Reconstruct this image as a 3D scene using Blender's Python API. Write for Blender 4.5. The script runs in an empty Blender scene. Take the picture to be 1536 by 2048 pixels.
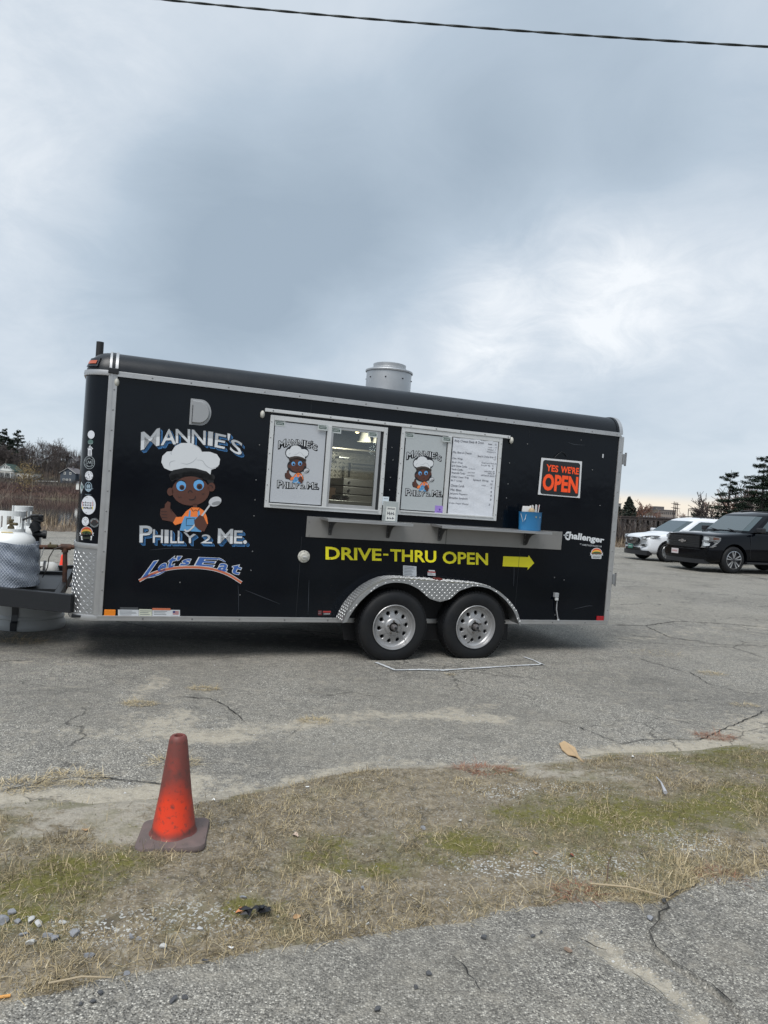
import bpy, bmesh, math, random
import numpy as np
from mathutils import Vector, Matrix

random.seed(7); rng = np.random.default_rng(7)
sc = bpy.context.scene
col = sc.collection
R_ = math.radians

# ------------------------------------------------------------------ camera
PITCH, ROLL, FPX, CAMH = -0.0059, 0.0543, 1413.17, 1.3948
c_, s_ = math.cos(PITCH), math.sin(PITCH)
cr_, sr_ = math.cos(ROLL), math.sin(ROLL)
Rv = np.array([1., 0, 0]); Fv = np.array([0, c_, s_]); Uv = np.array([0, -s_, c_])
right = cr_ * Rv + sr_ * Uv; up = -sr_ * Rv + cr_ * Uv
cam = bpy.data.objects.new('camera', bpy.data.cameras.new('camera'))
col.objects.link(cam); sc.camera = cam
cam.data.sensor_fit = 'VERTICAL'; cam.data.sensor_height = 36.0
cam.data.lens = FPX / 2048 * 36.0
cam.data.clip_end = 4000; cam.data.clip_start = 0.05
mw = Matrix.Identity(4)
for i in range(3):
    mw[i][0] = right[i]; mw[i][1] = up[i]; mw[i][2] = -Fv[i]
mw[2][3] = CAMH
cam.matrix_world = mw
CAM = np.array([0, 0, CAMH])

def ray(px, py):
    dx, dy = px - 768, py - 1024
    X = dx * cr_ + dy * sr_; Y = -dx * sr_ + dy * cr_
    return X / FPX * Rv + Fv - Y / FPX * Uv

def ground(px, py, z=0.0):
    d = ray(px, py); t = (z - CAMH) / d[2]; p = CAM + d * t
    return float(p[0]), float(p[1])

def at_depth(px, py, depth):
    p = CAM + ray(px, py) * depth
    return float(p[0]), float(p[1]), float(p[2])

# ------------------------------------------------------------------ world, sun, exposure
sc.view_settings.view_transform = 'Standard'; sc.view_settings.look = 'None'
sc.view_settings.exposure = 1.0; sc.view_settings.gamma = 1.0
sc.view_settings.use_curve_mapping = False
sc.render.film_transparent = False
SUN_EL, SUN_AZ = 56, 205      # high behind the cloud deck
world = bpy.data.worlds.new('World'); sc.world = world; world.use_nodes = True
nt = world.node_tree; nt.nodes.clear(); L = nt.links.new
def N(t, **k):
    n = nt.nodes.new(t)
    for a, b in k.items(): setattr(n, a, b)
    return n
def mth(op, a, b=None, c=None, clamp=False):
    n = N('ShaderNodeMath', operation=op); n.use_clamp = clamp
    for i, v in enumerate((a, b, c)):
        if v is None: continue
        if hasattr(v, 'links') or hasattr(v, 'is_linked'): L(v, n.inputs[i])
        else: n.inputs[i].default_value = v
    return n.outputs[0]
def smooth(v, a, b, lo=0., hi=1.):
    n = N('ShaderNodeMapRange', interpolation_type='SMOOTHSTEP')
    L(v, n.inputs[0]); n.inputs[1].default_value = a; n.inputs[2].default_value = b
    n.inputs[3].default_value = lo; n.inputs[4].default_value = hi
    return n.outputs[0]
tc = N('ShaderNodeTexCoord'); sep = N('ShaderNodeSeparateXYZ'); L(tc.outputs['Generated'], sep.inputs[0])
dx_, dy_, dz_ = sep.outputs
zz = mth('ADD', mth('MAXIMUM', dz_, 0.0), 0.34)
cmb = N('ShaderNodeCombineXYZ')
L(mth('DIVIDE', dx_, zz), cmb.inputs[0]); L(mth('DIVIDE', dy_, zz), cmb.inputs[1]); L(mth('MULTIPLY', dz_, 1.2), cmb.inputs[2])
def noise(scale, detail, rough, off=0, dist=0.):
    mp = N('ShaderNodeMapping'); L(cmb.outputs[0], mp.inputs[0]); mp.inputs['Location'].default_value = (off, off * .7, 0)
    mp.inputs['Rotation'].default_value = (0, 0, .5)
    n = N('ShaderNodeTexNoise'); L(mp.outputs[0], n.inputs['Vector'])
    n.inputs['Scale'].default_value = scale; n.inputs['Detail'].default_value = detail
    n.inputs['Roughness'].default_value = rough; n.inputs['Distortion'].default_value = dist
    return n.outputs[0]
def lobe(px, py, inner, outer, amp):
    d = ray(px, py); d = d / np.linalg.norm(d)
    v = N('ShaderNodeVectorMath', operation='DOT_PRODUCT'); L(tc.outputs['Generated'], v.inputs[0]); v.inputs[1].default_value = d
    return mth('MULTIPLY', smooth(v.outputs['Value'], math.cos(R_(outer)), math.cos(R_(inner))), amp)
b = mth('ADD', mth('MULTIPLY', noise(1.0, 5, .50, 1.3, .25), .62), 0.03)
b = mth('ADD', b, mth('MULTIPLY', noise(3.2, 8, .62, 4.1, .6), .42))
brk = mth('ADD', .15, mth('MULTIPLY', noise(5.5, 9, .66, 2.7, .8), 1.25))
for args in ((1100, 600, 1, 11, .36), (1330, 580, 1, 10, .16), (860, 650, 1, 9, .20), (1500, 620, 2, 12, .10), (60, 120, 2, 16, .20), (60, 560, 2, 12, .10), (380, 560, 2, 12, -.24), (560, 440, 2, 13, -.29), (840, 380, 2, 12, -.28), (1100, 240, 2, 12, -.25), (1400, 330, 2, 10, -.08),
             (1480, 60, 2, 14, -.02), (700, 80, 2, 12, .10), (120, 740, 1, 10, .08), (1450, 430, 1, 7, .02)):
    lb_ = lobe(*args)
    if args[4] > .05: lb_ = mth('MULTIPLY', lb_, brk)
    b = mth('ADD', b, lb_)
ramp = N('ShaderNodeValToRGB'); L(b, ramp.inputs[0])
e = ramp.color_ramp.elements
e[0].position = 0.05; e[0].color = (.300, .370, .445, 1)
e[1].position = 0.98; e[1].color = (.76, .79, .82, 1)
k = e.new(.45); k.color = (.405, .480, .560, 1)
k = e.new(.72); k.color = (.54, .60, .665, 1)
# pale band just above the horizon, warm on the side where the light breaks through
azr = ray(1450, 990); azr = azr / np.linalg.norm(azr)
v = N('ShaderNodeVectorMath', operation='DOT_PRODUCT'); L(tc.outputs['Generated'], v.inputs[0]); v.inputs[1].default_value = azr
warmaz = smooth(v.outputs['Value'], .84, .955)
elev = mth('ADD', dz_, mth('MULTIPLY', mth('SUBTRACT', noise(3.1, 3, .5, 9.), .5), .012))
band = mth('SUBTRACT', 1.0, smooth(elev, .022, .044), clamp=True)
streak = mth('ADD', .72, mth('MULTIPLY', smooth(noise(1.1, 5, .6, 7.), .35, .6), .28))
warm = mth('MULTIPLY', mth('MULTIPLY', band, warmaz), streak)
mixw = N('ShaderNodeMix', data_type='RGBA'); L(warm, mixw.inputs[0]); L(ramp.outputs[0], mixw.inputs[6]); mixw.inputs[7].default_value = (.82, .73, .61, 1)
pale = N('ShaderNodeMix', data_type='RGBA'); 
L(mth('MULTIPLY', mth('SUBTRACT', 1.0, smooth(dz_, .0, .16)), .55), pale.inputs[0]); L(ramp.outputs[0], pale.inputs[6]); pale.inputs[7].default_value = (.60, .67, .73, 1)
L(pale.outputs[2], mixw.inputs[6])
bgc = N('ShaderNodeBackground'); L(mixw.outputs[2], bgc.inputs[0]); L(smooth(dz_, .56, .95, .64, .95), bgc.inputs[1])
sky = N('ShaderNodeTexSky', sky_type='NISHITA'); sky.sun_disc = False
sky.sun_elevation = R_(SUN_EL); sky.sun_rotation = R_(SUN_AZ)
bgs = N('ShaderNodeBackground'); L(sky.outputs[0], bgs.inputs[0]); bgs.inputs[1].default_value = .05
mx = N('ShaderNodeMixShader'); mx.inputs[0].default_value = .92; L(bgs.outputs[0], mx.inputs[1]); L(bgc.outputs[0], mx.inputs[2])
wo = N('ShaderNodeOutputWorld'); L(mx.outputs[0], wo.inputs[0])

sd = bpy.data.lights.new('sun', 'SUN'); sd.energy = 1.5; sd.angle = R_(35); sd.color = (1, .97, .93)
sun = bpy.data.objects.new('sun', sd); col.objects.link(sun)
sdir = Vector((math.sin(R_(SUN_AZ)) * math.cos(R_(SUN_EL)), math.cos(R_(SUN_AZ)) * math.cos(R_(SUN_EL)), math.sin(R_(SUN_EL))))
sun.rotation_euler = sdir.to_track_quat('Z', 'Y').to_euler()
sun.location = (0, 0, 30)

# ------------------------------------------------------------------ helpers
def tag(o, label=None, cat=None, group=None, kind=None):
    if label: o['label'] = label
    if cat: o['category'] = cat
    if group: o['group'] = group
    if kind: o['kind'] = kind
    return o

def empty(name, loc=(0, 0, 0), rz=0., parent=None):
    o = bpy.data.objects.new(name, None); col.objects.link(o)
    o.location = loc; o.rotation_euler = (0, 0, rz); o.empty_display_size = .1
    if parent: o.parent = parent
    return o

def link(name, me, m=None, parent=None, loc=None, rz=0.):
    o = bpy.data.objects.new(name, me); col.objects.link(o)
    if m is not None and not me.materials: me.materials.append(m)
    if parent: o.parent = parent
    if loc is not None: o.location = loc
    if rz: o.rotation_euler = (0, 0, rz)
    return o

class MB:
    """collects simple shapes into one mesh"""
    def __init__(s): s.v = []; s.f = []; s.sm = []
    def add(s, v, f, smooth=False):
        n = len(s.v); s.v += [tuple(map(float, p)) for p in v]; s.f += [tuple(i + n for i in q) for q in f]; s.sm += [smooth] * len(f); return s
    def box(s, x0, x1, y0, y1, z0, z1):
        return s.add([(x0, y0, z0), (x1, y0, z0), (x1, y1, z0), (x0, y1, z0), (x0, y0, z1), (x1, y0, z1), (x1, y1, z1), (x0, y1, z1)],
                     [(0, 3, 2, 1), (4, 5, 6, 7), (0, 1, 5, 4), (1, 2, 6, 5), (2, 3, 7, 6), (3, 0, 4, 7)])
    def bar(s, a, b, w, h, upv=(0, 0, 1)):
        a, b = Vector(a), Vector(b); d = (b - a).normalized(); u = Vector(upv); sd_ = d.cross(u).normalized(); u = sd_.cross(d)
        V = []
        for p in (a, b):
            for i, j in ((-1, -1), (1, -1), (1, 1), (-1, 1)): V.append(p + sd_ * i * w / 2 + u * j * h / 2)
        return s.add(V, [(3, 2, 1, 0), (4, 5, 6, 7), (0, 1, 5, 4), (1, 2, 6, 5), (2, 3, 7, 6), (3, 0, 4, 7)])
    def tube(s, pts, r, n=8, caps=True):
        pts = [Vector(p) for p in pts]; rs = r if isinstance(r, (list, tuple)) else [r] * len(pts)
        V = []; prev = None
        for i, p in enumerate(pts):
            d = (pts[min(i + 1, len(pts) - 1)] - pts[max(i - 1, 0)]).normalized()
            u = Vector((0, 0, 1)) if prev is None else prev
            sdv = d.cross(u)
            if sdv.length < 1e-3: sdv = d.cross(Vector((0, 1, 0)))
            sdv.normalize(); u = sdv.cross(d).normalized(); prev = u
            for k in range(n):
                a = 2 * math.pi * k / n; V.append(p + (sdv * math.cos(a) + u * math.sin(a)) * rs[i])
        F = [(i * n + k, i * n + (k + 1) % n, (i + 1) * n + (k + 1) % n, (i + 1) * n + k) for i in range(len(pts) - 1) for k in range(n)]
        if caps: F += [tuple(range(n))[::-1], tuple((len(pts) - 1) * n + k for k in range(n))]
        return s.add(V, F, True)
    def lathe(s, prof, n=32, origin=(0, 0, 0), axis='Z', sx=1., sy=1.):
        V = []
        for r, h in prof:
            for k in range(n):
                a = 2 * math.pi * k / n; x, y = r * math.cos(a) * sx, r * math.sin(a) * sy
                if axis == 'Z': p = (x, y, h)
                elif axis == 'Y': p = (x, h, y)
                else: p = (h, x, y)
                V.append((p[0] + origin[0], p[1] + origin[1], p[2] + origin[2]))
        F = [(i * n + k, i * n + (k + 1) % n, (i + 1) * n + (k + 1) % n, (i + 1) * n + k) for i in range(len(prof) - 1) for k in range(n)]
        if prof[0][0] > 1e-5: pass
        return s.add(V, F, True)
    def prism(s, poly, y0, y1):
        """poly of (x,z), extruded along y"""
        n = len(poly)
        V = [(x, y0, z) for x, z in poly] + [(x, y1, z) for x, z in poly]
        return s.add(V, [tuple(range(n)), tuple(range(n, 2 * n))[::-1]] + [(i, i + n, (i + 1) % n + n, (i + 1) % n) for i in range(n)])
    def build(s, name, m, parent=None, bevel=0, fix=True, auto=True):
        me = bpy.data.meshes.new(name); me.from_pydata(s.v, [], s.f); me.validate()
        if len(me.polygons) == len(s.sm): me.polygons.foreach_set('use_smooth', s.sm)
        if fix:
            bm = bmesh.new(); bm.from_mesh(me); bmesh.ops.recalc_face_normals(bm, faces=bm.faces)
            if bevel:
                bmesh.ops.bevel(bm, geom=[e for e in bm.edges if e.is_manifold and e.calc_face_angle(0) > .6], offset=bevel, segments=2, profile=.6, affect='EDGES')
            bm.to_mesh(me); bm.free()
        if auto and any(s.sm):
            me.set_sharp_from_angle(angle=R_(38))
        return link(name, me, m, parent)

def subsurf(o, lv=2):
    md = o.modifiers.new('s', 'SUBSURF'); md.levels = lv; md.render_levels = lv
    for p in o.data.polygons: p.use_smooth = True

def bake_mods(o):
    dg = bpy.context.evaluated_depsgraph_get()
    me = bpy.data.meshes.new_from_object(o.evaluated_get(dg))
    o.modifiers.clear(); old = o.data; o.data = me; me.name = old.name
    return o

def cut(o, cutters):
    for c in cutters:
        md = o.modifiers.new('b', 'BOOLEAN'); md.object = c; md.operation = 'DIFFERENCE'; md.solver = 'EXACT'
    bake_mods(o)
    for c in cutters: bpy.data.objects.remove(c)
    return o

# ------------------------------------------------------------------ materials
MATS = {}
def P(name, base, rough=.5, metal=0., spec=.5, var=None, bump=None, coat=0., rvar=None, trans=0., vcol=None, extra=None):
    """principled material; var=(scale, amount, colour2), bump=(scale, strength, dist)"""
    if name in MATS: return MATS[name]
    m = bpy.data.materials.new(name); m.use_nodes = True; t = m.node_tree; bs = t.nodes['Principled BSDF']; K = t.links.new
    bs.inputs['Base Color'].default_value = (*base, 1); bs.inputs['Roughness'].default_value = rough
    bs.inputs['Metallic'].default_value = metal; bs.inputs['Specular IOR Level'].default_value = spec
    bs.inputs['Coat Weight'].default_value = coat; bs.inputs['Coat Roughness'].default_value = .05
    if trans: bs.inputs['Transmission Weight'].default_value = trans
    tcn = t.nodes.new('ShaderNodeTexCoord')
    def nz(scale, detail=5, r=.6):
        n = t.nodes.new('ShaderNodeTexNoise'); n.inputs['Scale'].default_value = scale; n.inputs['Detail'].default_value = detail
        n.inputs['Roughness'].default_value = r; K(tcn.outputs['Object'], n.inputs['Vector']); return n
    if var:
        n = nz(var[0]); rp = t.nodes.new('ShaderNodeMapRange'); K(n.outputs[0], rp.inputs[0])
        rp.inputs[1].default_value = .5 - .5 * (1 - var[1] * .5) * .5; rp.inputs[2].default_value = .72
        rp.inputs[3].default_value = 0; rp.inputs[4].default_value = var[1]
        mxn = t.nodes.new('ShaderNodeMix'); mxn.data_type = 'RGBA'; K(rp.outputs[0], mxn.inputs[0])
        mxn.inputs[6].default_value = (*base, 1); mxn.inputs[7].default_value = (*var[2], 1); K(mxn.outputs[2], bs.inputs['Base Color'])
    if vcol:   # 'tint' attribute ramps through colours
        at = t.nodes.new('ShaderNodeAttribute'); at.attribute_name = 'tint'
        cr = t.nodes.new('ShaderNodeValToRGB'); K(at.outputs['Fac'], cr.inputs[0]); el = cr.color_ramp.elements
        el[0].color = (*vcol[0], 1); el[1].color = (*vcol[-1], 1)
        for i, c in enumerate(vcol[1:-1]):
            q = el.new((i + 1) / (len(vcol) - 1)); q.color = (*c, 1)
        K(cr.outputs[0], bs.inputs['Base Color'])
    if rvar:
        n = nz(rvar[0]); rp = t.nodes.new('ShaderNodeMapRange'); K(n.outputs[0], rp.inputs[0]); rp.inputs[1].default_value = .3; rp.inputs[2].default_value = .7
        rp.inputs[3].default_value = rough; rp.inputs[4].default_value = rvar[1]; K(rp.outputs[0], bs.inputs['Roughness'])
    if bump:
        n = nz(bump[0], 4); bp = t.nodes.new('ShaderNodeBump'); bp.inputs['Strength'].default_value = bump[1]; bp.inputs['Distance'].default_value = bump[2]
        K(n.outputs[0], bp.inputs['Height']); K(bp.outputs[0], bs.inputs['Normal'])
    MATS[name] = m
    return m

black_paint = P('black_paint', (.0012, .0026, .0056), .09, spec=.22, var=(.9, .6, (.006, .0085, .012)), bump=(1.3, .10, .04), rvar=(3, .16))
roof_black = P('roof_black', (.006, .008, .011), .30, spec=.38, rvar=(6, .42), bump=(3, .1, .01))
alu = P('aluminium', (.52, .52, .52), .33, metal=.85, rvar=(9, .5), var=(7, .45, (.36, .35, .34)))
alu_white = P('pale_aluminium', (.60, .61, .61), .38, metal=.25, var=(5, .35, (.44, .44, .43)))
dplate = P('diamond_plate', (.40, .405, .41), .36, metal=.8, rvar=(7, .45), var=(8, .4, (.30, .30, .30)))
dbar = P('diamond_bars', (.50, .51, .52), .42, metal=.8)
screw_m = P('screw_metal', (.25, .25, .25), .4, metal=.8)
white_v = P('white_vinyl', (.62, .64, .66), .4)
grey_v = P('grey_vinyl', (.40, .42, .44), .4)
blue_v = P('blue_vinyl', (.055, .19, .42), .4)
black_v = P('black_vinyl', (.006, .008, .012), .35)
yellow_v = P('yellow_vinyl', (.82, .74, .012), .45)
orange_v = P('orange_vinyl', (.80, .20, .04), .45)
rust_v = P('dull_orange_vinyl', (.48, .13, .06), .45)
sky_v = P('sky_blue_vinyl', (.10, .30, .55), .45)
brown_v = P('brown_vinyl', (.085, .030, .019), .45)
rubber = P('tyre_rubber', (.006, .007, .009), .62, var=(9, .5, (.018, .017, .016)), spec=.30)
rim_m = P('rim_silver', (.38, .38, .385), .36, metal=.55, var=(14, .5, (.24, .23, .22)))
dark_metal = P('dark_metal', (.005, .0065, .009), .5, var=(12, .3, (.016, .016, .018)))
rusty = P('rusty_pipe', (.055, .030, .024), .75, var=(22, .9, (.13, .055, .03)), bump=(60, .3, .002))
steel_in = P('stainless_steel', (.42, .41, .38), .32, metal=.85)
glass_dark = P('car_glass', (.035, .055, .06), .05, metal=.0, spec=.9, coat=.6)

def tr_glass(name, tint=(.75, .80, .80), refl=.10):
    m = bpy.data.materials.new(name); m.use_nodes = True; t = m.node_tree; t.nodes.clear(); K = t.links.new
    a = t.nodes.new('ShaderNodeBsdfTransparent'); a.inputs[0].default_value = (*tint, 1)
    g = t.nodes.new('ShaderNodeBsdfGlossy'); g.inputs['Roughness'].default_value = .03; g.inputs[0].default_value = (.9, .95, 1, 1)
    fr = t.nodes.new('ShaderNodeFresnel'); fr.inputs[0].default_value = 1.5
    mm = t.nodes.new('ShaderNodeMath'); mm.operation = 'MULTIPLY_ADD'; K(fr.outputs[0], mm.inputs[0]); mm.inputs[1].default_value = .9; mm.inputs[2].default_value = refl - .04
    x = t.nodes.new('ShaderNodeMixShader'); K(mm.outputs[0], x.inputs[0]); K(a.outputs[0], x.inputs[1]); K(g.outputs[0], x.inputs[2])
    o = t.nodes.new('ShaderNodeOutputMaterial'); K(x.outputs[0], o.inputs[0]); return m
window_glass = tr_glass('window_glass', refl=.06)

# ------------------------------------------------------------------ ground materials
def ground_mat(name, kind):
    m = bpy.data.materials.new(name); m.use_nodes = True; t = m.node_tree; bs = t.nodes['Principled BSDF']; K = t.links.new
    bs.inputs['Roughness'].default_value = .9; bs.inputs['Specular IOR Level'].default_value = .25
    tcn = t.nodes.new('ShaderNodeTexCoord')
    def nz(scale, detail=6, r=.6, dist=0., vec=None):
        n = t.nodes.new('ShaderNodeTexNoise'); n.inputs['Scale'].default_value = scale; n.inputs['Detail'].default_value = detail
        n.inputs['Roughness'].default_value = r; n.inputs['Distortion'].default_value = dist; K(vec or tcn.outputs['Object'], n.inputs['Vector']); return n
    def vor(scale, feat='F1', vec=None):
        n = t.nodes.new('ShaderNodeTexVoronoi'); n.inputs['Scale'].default_value = scale; n.feature = feat; K(vec or tcn.outputs['Object'], n.inputs['Vector']); return n
    def rmp(src, stops):
        n = t.nodes.new('ShaderNodeValToRGB'); K(src, n.inputs[0]); el = n.color_ramp.elements
        el[0].position, el[0].color = stops[0][0], (*stops[0][1], 1); el[1].position, el[1].color = stops[-1][0], (*stops[-1][1], 1)
        for p_, c_2 in stops[1:-1]:
            q = el.new(p_); q.color = (*c_2, 1)
        return n.outputs[0]
    def mr(src, a, b_, lo=0., hi=1.):
        n = t.nodes.new('ShaderNodeMapRange'); n.interpolation_type = 'SMOOTHSTEP'; K(src, n.inputs[0])
        n.inputs[1].default_value = a; n.inputs[2].default_value = b_; n.inputs[3].default_value = lo; n.inputs[4].default_value = hi; return n.outputs[0]
    def mt(op, a, b_=None):
        n = t.nodes.new('ShaderNodeMath'); n.operation = op
        for i, v_ in enumerate((a, b_)):
            if v_ is None: continue
            if isinstance(v_, (int, float)): n.inputs[i].default_value = v_
            else: K(v_, n.inputs[i])
        return n.outputs[0]
    def mixc(f, a, b_, mode='MIX'):
        n = t.nodes.new('ShaderNodeMix'); n.data_type = 'RGBA'; n.blend_type = mode
        for i, v_ in ((0, f), (6, a), (7, b_)):
            if isinstance(v_, (int, float)): n.inputs[i].default_value = v_
            elif isinstance(v_, tuple): n.inputs[i].default_value = (*v_, 1)
            else: K(v_, n.inputs[i])
        return n.outputs[2]
    def attr(nm):
        n = t.nodes.new('ShaderNodeAttribute'); n.attribute_name = nm; return n.outputs['Fac']
    def sepr(c):
        n = t.nodes.new('ShaderNodeSeparateColor'); K(c, n.inputs[0]); return n.outputs[0]
    fine = nz(55, 3).outputs[0]; patch = nz(.55, 5, .6, .6).outputs[0]; mid = nz(5.5, 6, .65).outputs[0]
    if kind == 'asphalt':
        sA = vor(150 if name == 'road' else 135); sB = vor(290)
        stones = rmp(sepr(sA.outputs['Color']), [(0, (.045, .043, .040)), (.28, (.120, .115, .106)), (.56, (.235, .225, .205)), (.80, (.40, .385, .345)), (.96, (.64, .62, .57))])
        grit = rmp(sepr(sB.outputs['Color']), [(0, (.085, .083, .079)), (.5, (.185, .180, .170)), (1, (.38, .37, .345))])
        edge = mr(sA.outputs['Distance'], .30, .62)
        base = mixc(mt('MULTIPLY', edge, .85), stones, grit)
        base = mixc(mr(patch, .42, .60, 0, .35), base, (.125, .120, .112)); base = mixc(mr(nz(.28, 4, .6, .8).outputs[0], .46, .60, 0, .30), base, (.26, .245, .215))
        base = mixc(mr(mid, .48, .72, 0, .38), base, (.27, .25, .215))
        # cracks
        dn = nz(1.7, 5, .6); va = t.nodes.new('ShaderNodeVectorMath'); va.operation = 'MULTIPLY_ADD'; K(dn.outputs['Color'], va.inputs[0]); va.inputs[1].default_value = (.7, .7, 0); K(tcn.outputs['Object'], va.inputs[2])
        ck = vor(.42, 'DISTANCE_TO_EDGE', va.outputs[0]); ck2 = vor(1.6, 'DISTANCE_TO_EDGE', va.outputs[0])
        c1 = mt('SUBTRACT', 1.0, mr(ck.outputs[0], .001, .006)); c1 = mt('MULTIPLY', c1, mr(nz(.9, 2).outputs[0], .52, .60))
        c2 = mt('SUBTRACT', 1.0, mr(ck2.outputs[0], .003, .016)); c2 = mt('MULTIPLY', c2, mr(nz(.23, 2).outputs[0], .52, .60))
        crack = mt('MAXIMUM', c1, c2)
        if name == 'road': crack = mt('MULTIPLY', crack, .0)
        sand = mt('ADD', mt('ADD', attr('sand'), mt('MULTIPLY', mt('SUBTRACT', mid, .5), 1.5)), mt('MULTIPLY', mt('SUBTRACT', sepr(sA.outputs['Color']), .5), -.45)); sand = mt('ADD', sand, mt('MULTIPLY', mt('SUBTRACT', nz(22, 4).outputs[0], .5), .8)); sandf = mr(sand, .25, .68)
        sandc = mixc(fine, (.22, .20, .165), (.46, .42, .35)); sandc = mixc(mr(sepr(sB.outputs['Color']), .8, .9, 0, .8), sandc, (.42, .40, .36))
        base = mixc(mt('MULTIPLY', sandf, .93), base, sandc)
        stain_shade = mt('ADD', attr('stain_shade'), mt('MULTIPLY', mt('SUBTRACT', mid, .5), .8))
        base = mixc(mr(stain_shade, .3, .9, 0, .78), base, (.022, .022, .024))  # on the lot this darkening is the trailer's painted shadow
        base = mixc(mt('MULTIPLY', crack, .5), base, (.018, .018, .018))
        base = mixc(mr(nz(1.3, 6, .7, .5).outputs[0], .52, .68, 0, .40), base, (.075, .074, .072)); base = mixc(mr(nz(16, 5, .7).outputs[0], .48, .66, 0, .35), base, (.070, .068, .064)); base = mixc(mr(nz(11, 5, .7).outputs[0], .52, .68, 0, .30), base, (.36, .34, .30))
        base = mixc(1.0, base, (1.02, 1.0, .955), 'MULTIPLY')
        K(base, bs.inputs['Base Color'])
        hgt = mt('SUBTRACT', mt('MULTIPLY', mt('SUBTRACT', 1.0, sA.outputs['Distance']), mt('SUBTRACT', 1.0, mt('MULTIPLY', sandf, .8))), mt('MULTIPLY', crack, 2.5))
        bp = t.nodes.new('ShaderNodeBump'); bp.inputs['Strength'].default_value = .75; bp.inputs['Distance'].default_value = .006; K(hgt, bp.inputs['Height']); K(bp.outputs[0], bs.inputs['Normal'])
    elif kind == 'soil':
        sB = vor(160); g = sepr(sB.outputs['Color'])
        soil = mixc(fine, (.080, .066, .044), (.31, .255, .175)); soil = mixc(mr(mid, .4, .65), soil, (.21, .18, .135))
        soil = mixc(mr(patch, .4, .62, 0, .4), soil, (.09, .075, .055))
        grav = mt('ADD', attr('gravel'), mt('MULTIPLY', mt('SUBTRACT', mid, .5), .6))
        soil = mixc(mr(nz(22, 5, .7).outputs[0], .46, .66, 0, .6), soil, (.34, .29, .21)); soil = mixc(mr(nz(13, 5, .7).outputs[0], .50, .66, 0, .7), soil, (.060, .052, .038)); soil = mixc(mt('MULTIPLY', mr(grav, .2, .8, .22, 1), mr(g, .76, .82)), soil, (.46, .46, .44))
        sand = mt('ADD', attr('sand'), mt('MULTIPLY', mt('SUBTRACT', mid, .5), 1.4)); sand = mt('ADD', sand, mt('MULTIPLY', mt('SUBTRACT', nz(22, 4).outputs[0], .5), .9))
        sandc = mixc(fine, (.20, .18, .15), (.44, .40, .33)); soil = mixc(mr(sand, .25, .7), soil, sandc)
        soil = mixc(mr(mt('ADD', attr('moss'), mt('MULTIPLY', mt('SUBTRACT', nz(6, 6, .7).outputs[0], .5), 2.5)), -.30, .45, 0, .62), soil, (.115, .110, .045))
        ms = mt('ADD', attr('moss'), mt('MULTIPLY', mt('SUBTRACT', nz(17, 8, .8).outputs[0], .5), 4.6)); mossc = mixc(nz(30, 3).outputs[0], (.065, .066, .018), (.19, .175, .045))
        soil = mixc(mr(ms, .30, .68, 0, .9), soil, mossc)
        K(soil, bs.inputs['Base Color'])
        bp = t.nodes.new('ShaderNodeBump'); bp.inputs['Strength'].default_value = .9; bp.inputs['Distance'].default_value = .01
        K(mt('ADD', fine, mt('MULTIPLY', g, .35)), bp.inputs['Height']); K(bp.outputs[0], bs.inputs['Normal'])
    elif kind == 'terrain':
        a = nz(.05, 6, .65).outputs[0]; b_ = nz(.6, 6, .7).outputs[0]
        base = rmp(a, [(.35, (.055, .042, .034)), (.5, (.105, .070, .052)), (.62, (.085, .075, .045))])
        base = mixc(mr(b_, .4, .65, 0, .6), base, (.095, .078, .060))
        base = mixc(mr(attr('lawn'), .3, .7), base, (.060, .075, .030))
        base = mixc(mr(attr('red'), .3, .7, 0, .75), base, mixc(b_, (.08, .035, .025), (.15, .07, .05)))
        K(base, bs.inputs['Base Color'])
    return m
asphalt_m = ground_mat('lot_asphalt', 'asphalt'); road_m = ground_mat('road', 'asphalt'); soil_m = ground_mat('verge_soil', 'soil'); terr_m = ground_mat('bank_and_hill', 'terrain')

# ------------------------------------------------------------------ noise on arrays, distance to polylines
def vnoise(x, y, scale, seed=0):
    r = np.random.default_rng(seed); T = r.random((64, 64))
    x = np.asarray(x) * scale; y = np.asarray(y) * scale
    xi, yi = np.floor(x).astype(int), np.floor(y).astype(int); fx, fy = x - xi, y - yi; fx = fx * fx * (3 - 2 * fx); fy = fy * fy * (3 - 2 * fy)
    g = lambda a, b_: T[a % 64, b_ % 64]
    return (g(xi, yi) * (1 - fx) + g(xi + 1, yi) * fx) * (1 - fy) + (g(xi, yi + 1) * (1 - fx) + g(xi + 1, yi + 1) * fx) * fy
def fbm(x, y, scale, seed=0, o=4):
    return sum(vnoise(x, y, scale * 2 ** i, seed + i) / 2 ** i for i in range(o)) / sum(1 / 2 ** i for i in range(o))
def sstep(v, a, b_):
    t = np.clip((v - a) / (b_ - a), 0, 1); return t * t * (3 - 2 * t)
def dist_poly(X, Y, pts):
    d = np.full(np.shape(X), 1e9)
    for (ax, ay), (bx, by) in zip(pts[:-1], pts[1:]):
        vx, vy = bx - ax, by - ay; t = np.clip(((X - ax) * vx + (Y - ay) * vy) / (vx * vx + vy * vy + 1e-12), 0, 1)
        d = np.minimum(d, np.hypot(X - ax - t * vx, Y - ay - t * vy))
    return d
def blob(X, Y, px, py, rx, ry=None):
    gx, gy = ground(px, py); ry = ry or rx
    return np.exp(-(((X - gx) / rx) ** 2 + ((Y - gy) / ry) ** 2))
def gp(pts): return [ground(*p) for p in pts]

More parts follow.
